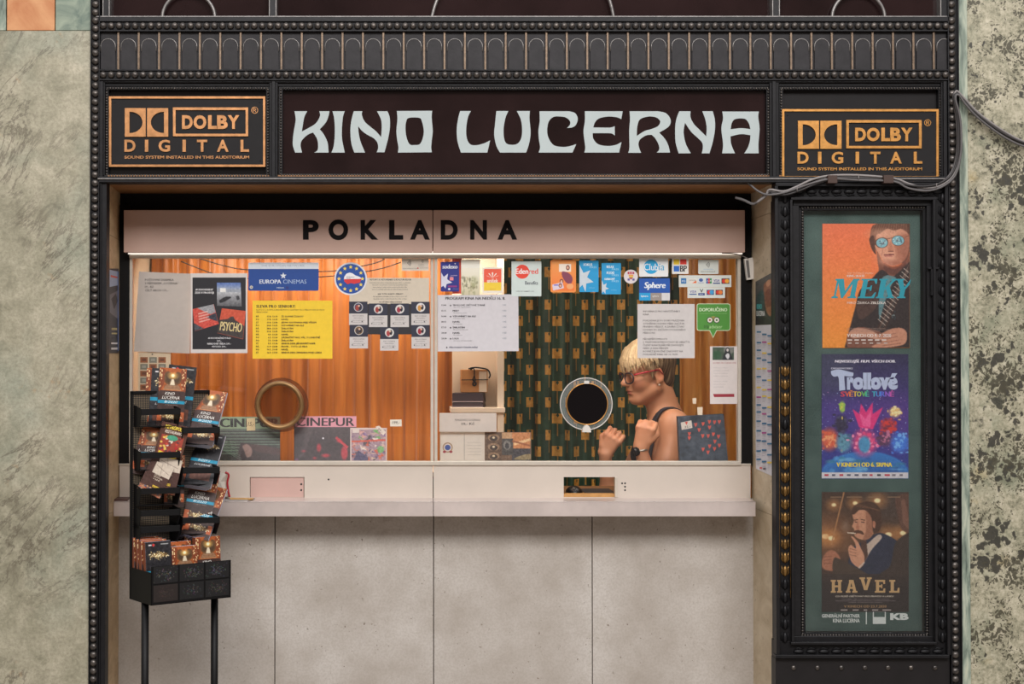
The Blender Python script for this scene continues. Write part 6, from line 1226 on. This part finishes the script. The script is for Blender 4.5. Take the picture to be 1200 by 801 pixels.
def green_mat():
    m, nt, b = nodes('green_patterned_curtain'); N = NT(nt)
    uv = N.n('ShaderNodeUVMap', uv_map='UVMap').outputs[0]; s = N.n('ShaderNodeSeparateXYZ', Vector=uv); U, V = s.outputs['X'], s.outputs['Y']
    PU, PV = 0.125, 0.150
    def motif(du, dv, W_, H_):
        fu = N.math('SUBTRACT', N.math('FRACT', N.math('ADD', N.math('DIVIDE', U, PU), du)), 0.5); fv = N.math('SUBTRACT', N.math('FRACT', N.math('ADD', N.math('DIVIDE', V, PV), dv)), 0.5)
        au = N.math('ABSOLUTE', fu)
        sq = N.math('MULTIPLY', N.math('LESS_THAN', au, W_/PU/2), N.math('LESS_THAN', N.math('ABSOLUTE', N.math('SUBTRACT', fv, 0.2)), H_/PV/2))
        notch = N.math('LESS_THAN', N.math('ADD', N.math('ABSOLUTE', N.math('SUBTRACT', fu, 0.01)), N.math('MULTIPLY', N.math('ABSOLUTE', N.math('SUBTRACT', fv, 0.3)), 0.8)), 0.055)
        sq = N.math('MULTIPLY', sq, N.math('SUBTRACT', 1.0, notch))
        stem = N.math('MULTIPLY', N.math('LESS_THAN', au, 0.022), N.math('MULTIPLY', N.math('LESS_THAN', fv, 0.2), N.math('GREATER_THAN', fv, -0.34)))
        return sq, stem
    a1, b1 = motif(0.1, 0.0, 0.046, 0.046); a2, b2 = motif(0.6, 0.5, 0.042, 0.046)
    sq = N.math('MAXIMUM', a1, a2); stem = N.math('MAXIMUM', b1, b2)
    leaf = N.ramp(N.noise(N.mapv(uv, (1, 0.6, 1)), 48, 4, 0.7), [(0.60, 0.0), (0.68, 0.5)])
    base = N.ramp(N.noise(uv, 9, 3), [(0.3, C(36,60,48)), (0.7, C(60,92,70))]); base = N.mix(leaf, base, C(94,96,66))
    base = N.mix(N.math('MULTIPLY', stem, 0.85), base, C(196,146,70)); base = N.mix(sq, base, N.ramp(N.noise(uv, 60, 2), [(0.3, C(214,150,62)), (0.7, C(238,180,90))]))
    N.put(b.inputs['Base Color'], base); b.inputs['Roughness'].default_value = 0.6; return m
cloth('curtain', 178, 545, 288, 560, 0.80, 0.016, 15, orange_mat(), 'plain orange satin curtain filling the back of the left pane', 3)
cloth('curtain', 470, 806, 286, 600, 1.62, 0.035, 11.5, green_mat(), 'dark green curtain printed with gold squares on stems, behind the ticket seller', 8)
cloth('curtain', 796, 905, 284, 600, 1.52, 0.020, 4, veneer_mat(), 'golden brown curtain at the right edge of the right pane', 12)
# black wires looping across the display
t = thing('wire_pair', W(290, 330, 0.6), 'two thin black wires looping behind the top of the left pane', 'wires')
for pts in ([(212,302),(232,310),(256,318),(290,322),(380,320),(440,312),(470,303)], [(235,303),(262,311),(292,316),(372,318),(400,316),(440,308),(452,302)]):
    mb = MB(); mb.tube([W(x, y+(4 if pts[0][0] == 212 else 0), 0.62) for x, y in crv(pts, 5, False)], 0.0022, M_DARK, 6); mb.build('wire', t)
# cream cabinet with boxes
cab = thing('cream_cabinet', W(555, 545, 0.70), 'cream open cabinet standing between the orange and green curtains', 'cabinet')
mb = MB(); mb.pbox(530, 588, 294, 545, 0.76, 0.775, M_CREAM); mb.build('back_panel', cab)
mb = MB(); mb.pbox(583, 590.5, 294, 480, 0.62, 0.775, M_CREAM); mb.build('side_panel', cab, 0.001)
mb = MB(); mb.pbox(528, 592, 477.6, 483, 0.59, 0.775, M_CREAM); mb.build('shelf', cab, 0.001)
mb = MB(); mb.pbox(583, 590.5, 483, 545, 0.61, 0.775, M_CREAM); mb.build('side_panel', cab, 0.001)
# kraft box tied with black cord on two dark boxes
t = thing('kraft_box', W(556, 460, 0.66), 'brown cardboard box tied with black cord, on top of two dark boxes', 'box')
mb = MB(); mb.pbox(540.4, 571.6, 433, 459.6, 0.645, 0.745, mat('kraft_cardboard', C(176,120,66), 0.7, 0, 0.08, 20)); mb.build('box_body', t, 0.0015)
mb = MB(); mb.pbox(561.4, 570.4, 435, 459, 0.6435, 0.646, M_CREAM); mb.build('paper_label', t)
mb = MB(); cd = M_DARK; mb.tube([W(x, y, 0.641) for x, y in crv([(551,433),(555.4,432),(556,441),(557,446),(554,445),(556,440)], 4, False)], 0.0022, cd, 6); mb.tube([W(540.6,445,0.642), W(572,444.6,0.642)], 0.0018, cd, 6); mb.tube([W(x, y, 0.641) for x, y in crv([(549,432),(556,430.4),(566,431.4),(572,433.4),(574.4,439),(573,443)], 4, False)], 0.0032, cd, 6)
mb.ringlathe(W(556, 449.6, 0.638), [(0.004, 0), (0.0095, 0), (0.0095, 0.005), (0.004, 0.005)], cd, 20); mb.build('cord_tie', t)
for y0, y1, lab in ((460.4, 471.4, 'upper dark maroon box under the tied cardboard box'), (471.8, 482.4, 'lower dark maroon box resting on the cream cabinet shelf')):
    y1 = min(y1, 477.4) if y0 > 470 else y1
    P_ = [W(530,y0,.635),W(566,y0,.635),W(567,y1,.635),W(530,y1,.635)]
    t = thing('storage_box', W(548, y1, 0.66), lab, 'box', 'dark boxes in the cream cabinet')
    mb = MB(); mb.hexa(P_+[p+Vector((0.014,0.11,0)) for p in P_], mat('maroon_black_card', C(46,30,36), 0.5)); mb.build('box_body', t, 0.001)
    mb = MB(); mb.pbox(530, 566, y1-1.4, y1-0.5, 0.6335, 0.636, mat('pale_lid_edge', C(150,136,134), 0.5)); mb.build('lid_edge', t)

# ================================================================== TICKET SELLER (one continuous body surface)
class SDF:
    def __init__(s, lo, hi, h):
        s.lo = np.array(lo, float); s.h = h; s.n = np.ceil((np.array(hi)-s.lo)/h).astype(int)+1
        s.f = np.full(s.n, 0.2, dtype=np.float32)
    def win(s, lo, hi):
        a = np.clip(np.floor((np.array(lo)-s.lo)/s.h).astype(int), 0, s.n-1); b = np.clip(np.ceil((np.array(hi)-s.lo)/s.h).astype(int)+1, 1, s.n)
        g = [s.lo[i]+s.h*np.arange(a[i], b[i]) for i in range(3)]
        return tuple(slice(a[i], b[i]) for i in range(3)), g[0][:,None,None].astype(np.float32), g[1][None,:,None].astype(np.float32), g[2][None,None,:].astype(np.float32)
    def comb(s, sl, d, k, op):
        f = s.f[sl]
        if op == 'sub': d = -d; hh = np.clip(0.5+0.5*(f-d)/k*-1, 0, 1); s.f[sl] = f*(1-hh)+d*hh+k*hh*(1-hh); return
        hh = np.clip(0.5+0.5*(f-d)/k, 0, 1); s.f[sl] = f*(1-hh)+d*hh-k*hh*(1-hh)
    def ell(s, c, r, k=0.01, op='add', rot=None, M=None):
        c = np.array(c, float); r = np.array(r, float); m = max(r)+k+3*s.h
        sl, X, Y, Z = s.win(c-m, c+m); X, Y, Z = X-c[0], Y-c[1], Z-c[2]
        if M is not None: X, Y, Z = (M[0][0]*X+M[0][1]*Y+M[0][2]*Z, M[1][0]*X+M[1][1]*Y+M[1][2]*Z, M[2][0]*X+M[2][1]*Y+M[2][2]*Z)
        if rot is not None:   # rotation about y axis
            a = rot; X, Z = X*math.cos(a)+Z*math.sin(a), Z*math.cos(a)-X*math.sin(a)
        q = np.sqrt((X/r[0])**2+(Y/r[1])**2+(Z/r[2])**2); q2 = np.sqrt((X/r[0]**2)**2+(Y/r[1]**2)**2+(Z/r[2]**2)**2)
        s.comb(sl, (q*(q-1)/np.maximum(q2, 1e-6)).astype(np.float32), k, op)
    def cap(s, a, b, ra, rb, k=0.01, op='add'):
        a, b = np.array(a, float), np.array(b, float); m = max(ra, rb)+k+3*s.h
        sl, X, Y, Z = s.win(np.minimum(a, b)-m, np.maximum(a, b)+m); d = b-a; L2 = d.dot(d) or 1e-9
        t = np.clip(((X-a[0])*d[0]+(Y-a[1])*d[1]+(Z-a[2])*d[2])/L2, 0, 1)
        s.comb(sl, (np.sqrt((X-a[0]-t*d[0])**2+(Y-a[1]-t*d[1])**2+(Z-a[2]-t*d[2])**2)-(ra+(rb-ra)*t)).astype(np.float32), k, op)
    def chain(s, P, R, k=0.01):
        for i in range(len(P)-1): s.cap(P[i], P[i+1], R[i], R[i+1], k)
    def mesh(s):   # surface nets
        f = s.f; ins = f < 0; n = np.array(f.shape)-1
        cnt = np.zeros(n, dtype=np.int8)
        for dx in (0,1):
            for dy in (0,1):
                for dz in (0,1): cnt += ins[dx:dx+n[0], dy:dy+n[1], dz:dz+n[2]]
        act = (cnt > 0) & (cnt < 8); idx = np.argwhere(act); ID = np.full(n, -1, dtype=np.int64); ID[act] = np.arange(len(idx))
        P = np.zeros((len(idx), 3)); C_ = np.zeros(len(idx)); co = [(0,0,0),(1,0,0),(0,1,0),(1,1,0),(0,0,1),(1,0,1),(0,1,1),(1,1,1)]
        val = [f[idx[:,0]+c[0], idx[:,1]+c[1], idx[:,2]+c[2]] for c in co]
        for i in range(8):
            for j in range(i+1, 8):
                if sum(abs(co[i][q]-co[j][q]) for q in range(3)) != 1: continue
                a, b = val[i], val[j]; m = (a < 0) != (b < 0); t = np.where(m, a/np.where(m, a-b, 1), 0)
                for q in range(3): P[:,q] += np.where(m, co[i][q]+(co[j][q]-co[i][q])*t, 0)
                C_ += m
        V = s.lo+(idx+P/C_[:,None])*s.h; F = []
        for ax in range(3):
            sl0 = [slice(1,-1)]*3; sl1 = [slice(1,-1)]*3; sl0[ax] = slice(0,-1); sl1[ax] = slice(1,None)
            a, b = ins[tuple(sl0)], ins[tuple(sl1)]; e = np.argwhere(a != b); fl = a[a != b]
            e = e+np.array([1 if q != ax else 0 for q in range(3)]); u, v = [q for q in range(3) if q != ax]
            ou = np.zeros(3, int); ou[u] = 1; ov = np.zeros(3, int); ov[v] = 1
            g = lambda d: ID[e[:,0]-d[0], e[:,1]-d[1], e[:,2]-d[2]]
            qd = np.stack([g(0*ou), g(ou), g(ou+ov), g(ov)], 1)
            if ax == 1: fl = ~fl
            qd[fl] = qd[fl][:, ::-1]; F.append(qd)
        F = np.concatenate(F); F = F[(F >= 0).all(1)]
        return V, F
HC = np.array(W(759, 437.5, 0.90)); HS = 1.05      # head centre (she faces the left of the picture) and head scale
HT, HY = 0.08, math.radians(17)                 # head bowed a little and turned a little towards the window
HR = np.array(Matrix.Rotation(HY, 3, 'Z') @ Matrix.Rotation(-HT, 3, 'Y'))
def HP(x, y, z): return HC+HR@np.array((x*HS, y*HS, z*HS))
B = SDF((HC[0]-0.30, 0.58, 0.0), (HC[0]+0.42, 1.26, HC[2]+0.18), 0.0030)
def he(x, y, z, r, k=0.012, op='add', rot=0.0): B.ell(HP(x, y, z), np.array(r)*HS, k*HS, op, rot, HR.T)
def hc(a, b, ra, rb, k=0.01, op='add'): B.cap(HP(*a), HP(*b), ra*HS, rb*HS, k*HS, op)
BX = lambda px, py, Y: np.array(W(px, py, Y))
# torso, hips, legs
nk = BX(767, 490, 0.91); ch = BX(779, 530, 0.91); cx_ = ch[0]
B.ell((cx_+0.005, 0.91, 1.21), (0.105, 0.165, 0.16), 0.03); B.ell((cx_-0.055, 0.845, 1.185), (0.062, 0.066, 0.066), 0.03); B.ell((cx_-0.055, 0.975, 1.185), (0.062, 0.066, 0.066), 0.03)
B.ell((cx_+0.01, 0.91, 1.05), (0.095, 0.135, 0.15), 0.05); B.ell((cx_+0.02, 0.91, 0.89), (0.115, 0.165, 0.12), 0.06)
B.cap((cx_+0.01, 0.79, 1.325), (cx_+0.01, 1.03, 1.325), 0.048, 0.048, 0.04)
for sy in (0.83, 0.99): B.chain([(cx_+0.02, sy, 0.86), (cx_+0.005, sy, 0.48), (cx_+0.03, sy, 0.09)], [0.088, 0.056, 0.036], 0.03); B.cap((cx_+0.03, sy, 0.05), (cx_-0.12, sy-0.01, 0.035), 0.038, 0.03, 0.03)
# neck
B.cap(HP(0.026, 0, -0.075), (cx_-0.002, 0.91, 1.335), 0.053, 0.060, 0.03); B.cap(HP(0.050, 0, -0.03), (cx_+0.02, 0.91, 1.35), 0.040, 0.050, 0.03)
# skull and face
he(0.016, 0, 0.036, (0.094, 0.074, 0.084), 0.02); he(-0.030, 0, -0.030, (0.056, 0.058, 0.084), 0.03); he(-0.060, 0, 0.045, (0.036, 0.055, 0.05), 0.03)
he(-0.060, 0, -0.094, (0.024, 0.026, 0.020), 0.022)
for s_ in (-1, 1):
    hc((0.010, 0.052*s_, -0.055), (-0.052, 0.020*s_, -0.096), 0.020, 0.017, 0.024); he(-0.056, 0.036*s_, -0.030, (0.026, 0.024, 0.026), 0.02)
    hc((-0.086, 0.014*s_, 0.012), (-0.074, 0.046*s_, 0.014), 0.009, 0.008, 0.014); he(-0.093, 0.031*s_, -0.008, (0.012, 0.016, 0.011), 0.010, 'sub')
    he(-0.078, 0.031*s_, -0.007, (0.0145, 0.0145, 0.0135), 0.004)
    he(0.012, 0.075*s_, -0.008, (0.019, 0.009, 0.031), 0.006, 'add', 0.2); he(0.009, 0.083*s_, -0.004, (0.010, 0.006, 0.019), 0.005, 'sub', 0.2); he(0.005, 0.074*s_, -0.034, (0.008, 0.006, 0.010), 0.006)
hc((-0.086, 0, 0.006), (-0.104, 0, -0.028), 0.0085, 0.0105, 0.012); he(-0.104, 0, -0.031, (0.0125, 0.0115, 0.0100), 0.008)
for s_ in (-1, 1): he(-0.096, 0.0105*s_, -0.035, (0.009, 0.0075, 0.0075), 0.005)
he(-0.080, 0, -0.052, (0.012, 0.020, 0.010), 0.012); he(-0.0835, 0, -0.0600, (0.0090, 0.022, 0.0058), 0.005); he(-0.0810, 0, -0.0710, (0.0090, 0.019, 0.0066), 0.005); he(-0.0900, 0, -0.0655, (0.007, 0.026, 0.0014), 0.002, 'sub'); he(-0.086, 0, -0.0830, (0.008, 0.018, 0.006), 0.010, 'sub')
# arms: the near (left) arm with its fist at the collarbone, the far arm a little lower in front
S1 = np.array((cx_+0.012, 0.755, 1.318)); E1 = BX(766, 594, 0.700); W1 = BX(751, 525, 0.690); H1 = BX(756, 499, 0.69)
B.ell(S1, (0.055, 0.05, 0.055), 0.03); B.chain([S1, S1*0.55+E1*0.45+np.array((0.006,0,0)), E1], [0.052, 0.047, 0.037], 0.03); B.chain([E1, E1*0.6+W1*0.4+np.array((0.004,0,0)), W1], [0.038, 0.037, 0.0245], 0.018); B.cap(W1, H1, 0.0245, 0.026, 0.014)
S2 = np.array((cx_+0.012, 1.065, 1.318)); E2 = BX(716, 600, 1.00); W2 = BX(709, 532, 0.93); H2 = BX(714, 513, 0.92)
B.ell(S2, (0.055, 0.05, 0.055), 0.03); B.chain([S2, S2*0.55+E2*0.45, E2], [0.052, 0.046, 0.037], 0.03); B.chain([E2, E2*0.6+W2*0.4, W2], [0.038, 0.036, 0.024], 0.018)
def hand(P0, along, out, side, curl, L=1.0, spread=1.0):
    """P0 wrist; along: towards the knuckles; out: back of the hand; side: towards the index finger; curl: bend per joint"""
    a, o, sd = [np.array(v, float)/np.linalg.norm(v) for v in (along, out, side)]
    for q in (-0.024, -0.008, 0.008, 0.024): B.cap(P0+sd*q*0.7, P0+a*0.072*L+sd*q*1.05-o*0.002, 0.015, 0.0135, 0.012)
    for i, (q, ln) in enumerate(((0.028, 0.92), (0.0095, 1.0), (-0.0095, 0.95), (-0.028, 0.78))):
        p = P0+a*0.076*L+sd*q*spread; d = a.copy(); ang = 0.0; pts = [p-a*0.010, p+o*0.003]; rs = [0.0104, 0.0102]
        for seg, c_ in zip((0.040, 0.026, 0.021), curl):
            ang += c_; d = a*math.cos(ang)-o*math.sin(ang); p = p+d*seg*ln*L+sd*q*0.03*(spread-1); pts.append(p); rs.append(rs[-1]*0.93)
        B.chain(pts, rs, 0.0035)
    t0 = P0+a*0.026*L+sd*0.024; t1 = P0+a*0.056*L+sd*0.044-o*0.016; t2 = P0+a*0.082*L+sd*0.036-o*0.032; t3 = P0+a*0.098*L+sd*0.020-o*0.040
    B.chain([t0, t1, t2, t3], [0.016, 0.0128, 0.0112, 0.0094], 0.005)
hand(W1+np.array((0.002,-0.004,0.010)), (0.22, -0.20, 1.0), (-0.30, -0.95, -0.1), (0.93, -0.33, -0.2), (0.95, 1.35, 0.8), 0.96, 1.10)
hand(W2+np.array((0,0,0.004)), (0.42, -0.22, 0.88), (-0.35, -0.93, -0.05), (-0.84, 0.30, 0.47), (0.75, 1.25, 0.8), 0.96, 1.16)
V, F = B.mesh()
# light smoothing of the voxel surface
def smooth(V, F, it=2, lam=0.5):
    e = np.concatenate([F[:, [0,1]], F[:, [1,2]], F[:, [2,3]], F[:, [3,0]]]); e = np.concatenate([e, e[:, ::-1]])
    deg = np.bincount(e[:,0], minlength=len(V))[:,None]
    for _ in range(it):
        acc = np.stack([np.bincount(e[:,0], weights=V[e[:,1], q], minlength=len(V)) for q in range(3)], 1); V = V*(1-lam)+lam*acc/np.maximum(deg, 1)
    return V
V = smooth(V, F, 2)
pe = thing('person', (cx_, 0.91, 0.0), 'ticket seller with short blonde hair and red glasses, in a dark strap top, hands raised', 'person')
def npmesh(name, V, F, m, parent, col=None, smooth_=True):
    me = bpy.data.meshes.new(name); off = np.array(wloc(parent)); me.vertices.add(len(V)); me.vertices.foreach_set('co', (V-off).ravel())
    k = F.shape[1]; me.loops.add(F.size); me.loops.foreach_set('vertex_index', F.ravel().astype(np.int32)); me.polygons.add(len(F)); me.polygons.foreach_set('loop_start', np.arange(0, F.size, k, dtype=np.int32)); me.polygons.foreach_set('loop_total', np.full(len(F), k, dtype=np.int32))
    me.materials.append(m); me.update(calc_edges=True); me.polygons.foreach_set('use_smooth', np.ones(len(F), dtype=bool))
    if col is not None:
        a = me.color_attributes.new('Col', 'FLOAT_COLOR', 'POINT'); arr = np.ones((len(V), 4), dtype=np.float32); arr[:, :3] = col; a.data.foreach_set('color', arr.ravel())
    me.validate(); o = bpy.data.objects.new(name, me); COL.objects.link(o); o.parent = parent; return o
def skin_mat():
    m, nt, b = nodes('tanned_skin'); N = NT(nt); at_ = N.n('ShaderNodeAttribute', attribute_name='Col')
    N.put(b.inputs['Base Color'], at_.outputs['Color']); b.inputs['Roughness'].default_value = 0.48; b.inputs['Subsurface Weight'].default_value = 0.08; b.inputs['Subsurface Radius'].default_value = (0.02,0.008,0.004); return m
SK = np.array(C(200,140,106)); col = np.tile(SK, (len(V), 1))
def tint(c, r, cl, al=1.0):
    d = np.linalg.norm((V-np.array(c))/np.array(r), axis=1); w_ = np.clip((1-d)*2.2, 0, 1)[:,None]*al; col[:] = col*(1-w_)+np.array(C(*cl))*w_
tint(HP(-0.087, 0, -0.061), (0.014,0.024,0.008), (176,92,80), 0.9); tint(HP(-0.084, 0, -0.0715), (0.014,0.022,0.009), (182,98,86), 0.9)
for s_ in (-1, 1):
    tint(HP(-0.086, 0.033*s_, 0.016), (0.014,0.022,0.005), (92,64,44), 0.85); tint(HP(-0.064, 0.046*s_, -0.032), (0.03,0.03,0.028), (206,120,92), 0.35); tint(HP(-0.108, 0.009*s_, -0.042), (0.005,0.004,0.003), (110,60,46), 0.8); tint(HP(0.012, 0.078*s_, -0.008), (0.02,0.012,0.032), (206,120,90), 0.4)
    tint(HP(-0.0905, 0.031*s_, -0.006), (0.006,0.0105,0.0065), (222,214,206), 1.0); tint(HP(-0.0925, 0.031*s_, -0.0075), (0.006,0.0045,0.005), (60,48,40), 1.0)
tint(HP(-0.089, 0, -0.0657), (0.01,0.022,0.002), (110,54,48), 0.8)
for c0 in (W1, W2): tint(c0+np.array((0,0,0.09)), (0.05,0.05,0.05), (208,138,104), 0.4)
body = npmesh('body', V, F, skin_mat(), pe, col)
# clothing: shells lifted off the body surface
n_ = np.zeros_like(V); fn = np.cross(V[F[:,2]]-V[F[:,0]], V[F[:,3]]-V[F[:,1]]); fn /= np.linalg.norm(fn, axis=1)[:,None]+1e-12
for q in range(4):
    for a in range(3): n_[:,a] += np.bincount(F[:,q], weights=fn[:,a], minlength=len(V))
n_ /= np.linalg.norm(n_, axis=1)[:,None]+1e-12
# outward test
if ((V[:,2]-1.2)*0+((V-np.array((cx_,0.91,1.2)))*n_).sum(1))[np.abs(V[:,2]-1.2) < 0.05].mean() < 0: n_ = -n_
fc = V[F].mean(1)
def shell(name, mask, off, m):
    f = F[mask]; u, inv = np.unique(f, return_inverse=True); v0 = V[u]; v1 = v0+n_[u]*off; f = inv.reshape(f.shape)
    o = npmesh(name, v1, f, m, pe); sd = o.modifiers.new('cloth', 'SOLIDIFY'); sd.thickness = off*0.9; sd.offset = -1; return o
M_TOP = mat('dark_navy_jersey', C(34,34,44), 0.7, 0, 0.15, 40)
yy = np.abs(fc[:,1]-0.91); xx = fc[:,0]-cx_; zz_ = fc[:,2]
def armdist(P, a, b):
    d = b-a; t = np.clip(((P-a)@d)/(d@d), 0, 1); return np.linalg.norm(P-a-t[:,None]*d, axis=1)
arm = np.minimum(np.minimum(armdist(fc, E1, W1), armdist(fc, S1*0.75+E1*0.25, E1)), np.minimum(armdist(fc, E2, W2), armdist(fc, S2*0.75+E2*0.25, E2))) < 0.062
hnd = (np.minimum(np.linalg.norm(fc-H1, axis=1), np.linalg.norm(fc-H2, axis=1)) < 0.085)
torso = (zz_ > 0.88) & (zz_ < 1.27) & ~arm & ~hnd & (yy < 0.175)
strap = (zz_ >= 1.25) & (zz_ < 1.43) & (np.abs(yy-0.092) < 0.020) & ~hnd & (np.linalg.norm(fc-HC, axis=1) > 0.15)
shell('tank_top', torso | strap, 0.006, M_TOP)
shell('trousers', (zz_ < 0.93) & (zz_ > 0.10) & ~arm, 0.007, mat('dark_denim', C(40,44,58), 0.8, 0, 0.15, 60)); shell('shoes', (zz_ <= 0.085), 0.005, M_DARK)
# hair
Hh = SDF(HC-np.array((0.17,0.13,0.15)), HC+np.array((0.17,0.13,0.18)), 0.0023)
def hh(x, y, z, r, k=0.012, op='add', rot=0.0): Hh.ell(HP(x, y, z), np.array(r)*HS, k*HS, op, rot, HR.T)
hh(0.018, 0, 0.048, (0.103, 0.083, 0.084), 0.02); hh(-0.045, 0, 0.072, (0.056, 0.060, 0.042), 0.02); hh(-0.074, 0.0, 0.048, (0.028, 0.056, 0.030), 0.02); hh(0.066, 0, -0.012, (0.040, 0.060, 0.064), 0.02); hh(-0.020, 0, 0.092, (0.064, 0.052, 0.032), 0.02)
for s_ in (-1, 1): Hh.cap(HP(-0.012, 0.072*s_, 0.03), HP(-0.014, 0.073*s_, -0.012), 0.012, 0.006, 0.012)
hh(-0.075, 0, -0.050, (0.080, 0.12, 0.074), 0.006, 'sub'); hh(0.006, 0, -0.060, (0.050, 0.12, 0.046), 0.006, 'sub')
for s_ in (-1, 1): hh(0.012, 0.085*s_, -0.010, (0.024, 0.024, 0.036), 0.005, 'sub')
# combed locks lying on the cap: swept forward from the crown, down at the back and over the ears
q = random.Random(6)
def capsurf(th, ph):    # a point on the hair cap: th from the crown, ph around (0 = forehead)
    return np.array((0.006-0.100*math.sin(th)*math.cos(ph), 0.083*math.sin(th)*math.sin(ph), 0.048+0.090*math.cos(th)))
for i in range(620):
    ph = q.uniform(-PI, PI); t0 = q.uniform(0.05, 1.15); front = abs(ph) < 1.5
    ln = q.uniform(0.45, 0.75) if front else q.uniform(0.35, 0.6); sw = q.uniform(0.05, 0.30)*(1 if ph < 0.2 else -1)
    P3 = [capsurf(t0, ph), capsurf(t0+ln*0.35, ph+sw*0.4), capsurf(t0+ln*0.7, ph+sw*0.8), capsurf(t0+ln, ph+sw)]
    lift = q.uniform(0.0, 0.005); P3 = [p+(p-np.array((0.006,0,0.03)))/np.linalg.norm(p-np.array((0.006,0,0.03)))*l for p, l in zip(P3, (-0.003, lift, lift*0.8, -0.004))]
    rr_ = q.uniform(0.0026, 0.0050); Hh.chain([HP(*p) for p in P3], [rr_*0.7, rr_, rr_, rr_*0.5], 0.0022)
for s_ in (-1, 1): hh(0.012, 0.085*s_, -0.012, (0.024, 0.024, 0.034), 0.005, 'sub')
hh(-0.100, 0, -0.058, (0.060, 0.13, 0.078), 0.006, 'sub')
for i in range(150):    # the longer fringe, swept to one side and ending in uneven points above the glasses
    ph = q.uniform(-1.45, 1.35); t0 = q.uniform(0.45, 0.95); end = 1.93+q.uniform(-0.20, 0.16)-0.16*abs(ph); sw = q.uniform(-0.34, -0.08)
    P3 = [capsurf(t0+(end-t0)*k, ph+sw*k) for k in (0, 0.35, 0.7, 1.0)]; lift = q.uniform(0.002, 0.007)
    P3 = [p+(p-np.array((0.006,0,0.03)))/np.linalg.norm(p-np.array((0.006,0,0.03)))*l for p, l in zip(P3, (-0.002, lift+0.002, lift+0.007, lift+0.012))]
    rr_ = q.uniform(0.0028, 0.0048); Hh.chain([HP(*p) for p in P3], [rr_*0.8, rr_, rr_*0.8, 0.0012], 0.0018)
Vh, Fh = Hh.mesh(); Vh = smooth(Vh, Fh, 1, 0.4)
rel = ((Vh-HC)@HR)/HS; tt = np.clip((rel[:,0]+0.045)/0.085-(rel[:,2]-0.05)*3.0, 0, 1)[:,None]; r_ = np.random.default_rng(3)
ang = np.arctan2(rel[:,1], -(rel[:,0]-0.006)); band = ((np.sin(ang*41+rel[:,2]*60)+np.sin(ang*67-rel[:,2]*40+2)+np.sin(ang*23+1))*0.13-0.05)[:,None]
tt = np.clip(tt+band, 0, 1); hcol = np.array(C(206,178,138))*(1-tt)+np.array(C(72,50,36))*tt; stk = np.clip((np.sin(ang*58+rel[:,2]*30+1)+np.sin(ang*91+rel[:,0]*50))*0.5-0.15, 0, 1)[:,None]*0.55; hcol = hcol*(1-stk)+np.array(C(120,88,60))*stk
hm, nt, b = nodes('cropped_blonde_hair'); N = NT(nt); at_ = N.n('ShaderNodeAttribute', attribute_name='Col'); N.put(b.inputs['Base Color'], at_.outputs['Color']); b.inputs['Roughness'].default_value = 0.5
N.put(b.inputs['Normal'], N.bump(N.noise(N.mapv(N.pos(), (1, 3.2, 1.6)), 160, 3, 0.7), 0.5, 0.003))
npmesh('hair', Vh, Fh, hm, pe, hcol)['label'] = 'short hair, blonde in front and brown at the nape'
# glasses
g = bpy.data.objects.new('glasses', None); COL.objects.link(g); g.parent = pe
M_RED = mat('red_spectacle_frame', C(170,30,44), 0.3); M_TORT = mat('dark_spectacle_frame', C(44,36,46), 0.3)
mb = MB()
for s_ in (-1, 1):
    loop = [HP(-0.102+abs(math.cos(a))*0.002+(0.008 if math.cos(a) > 0 else -0.002)*abs(math.cos(a)), s_*(0.034+0.027*math.copysign(abs(math.cos(a))**0.7, math.cos(a))), -0.010+0.0205*math.copysign(abs(math.sin(a))**0.7, math.sin(a))) for a in np.linspace(0, 2*PI, 28, False)]
    mb.tube(loop, 0.0030, M_TORT, 8, True)
mb.tube([HP(-0.096, -0.009, -0.004), HP(-0.099, 0, -0.001), HP(-0.096, 0.009, -0.004)], 0.0026, M_TORT, 8); mb.build('frame_front', g)
for s_ in (-1, 1):
    mb = MB(); mb.tube([HP(-0.088, 0.061*s_, 0.002), HP(-0.080, 0.070*s_, 0.005), HP(-0.03, 0.080*s_, 0.012), HP(0.008, 0.083*s_, 0.016), HP(0.026, 0.082*s_, -0.004)], [0.0042,0.0040,0.0034,0.0028,0.0024], M_RED, 8); tag(mb.build('temple', g), 'red temple arm')
    mb = MB(); pts = [HP(-0.0925+abs(math.cos(a))*0.003, s_*(0.034+0.026*math.cos(a)), -0.010+0.0195*math.sin(a)) for a in np.linspace(0, 2*PI, 24, False)]; mb.add([HP(-0.0940, s_*0.034, -0.010)]+pts, [(0, 1+i, 1+(i+1) % 24) for i in range(24)], M_GLASS, True); mb.build('lens', g)
# earring, watch
mb = MB(); mb.sph(tuple(HP(0.004, -0.086, -0.043)), 0.0042, M_ALU, 12, 8); mb.build('earring', pe)
wt = bpy.data.objects.new('wristwatch', None); COL.objects.link(wt); wt.parent = pe
ax = (W1-E1)/np.linalg.norm(W1-E1); wc = W1-ax*0.006; u_ = np.cross(ax, (0,1,0)); u_ /= np.linalg.norm(u_); v_ = np.cross(ax, u_)
mb = MB(); mb.tube([wc+(u_*math.cos(a)+v_*math.sin(a))*0.0285+ax*0.001*math.sin(a*2) for a in np.linspace(0, 2*PI, 40, False)], 0.0042, mat('steel_bracelet', C(150,146,140), 0.3, 0.8), 8, True); mb.build('bracelet', wt)
fd = np.array((-0.80, -0.60, 0.0)); fd -= ax*fd.dot(ax); fd /= np.linalg.norm(fd)
mb = MB(); mb.tube([wc+fd*0.026, wc+fd*0.038], 0.0175, M_DARK, 24); mb.tube([wc+fd*0.0378, wc+fd*0.0384], 0.0145, mat('watch_dial', C(30,30,36), 0.2), 24); mb.build('watch_case', wt)
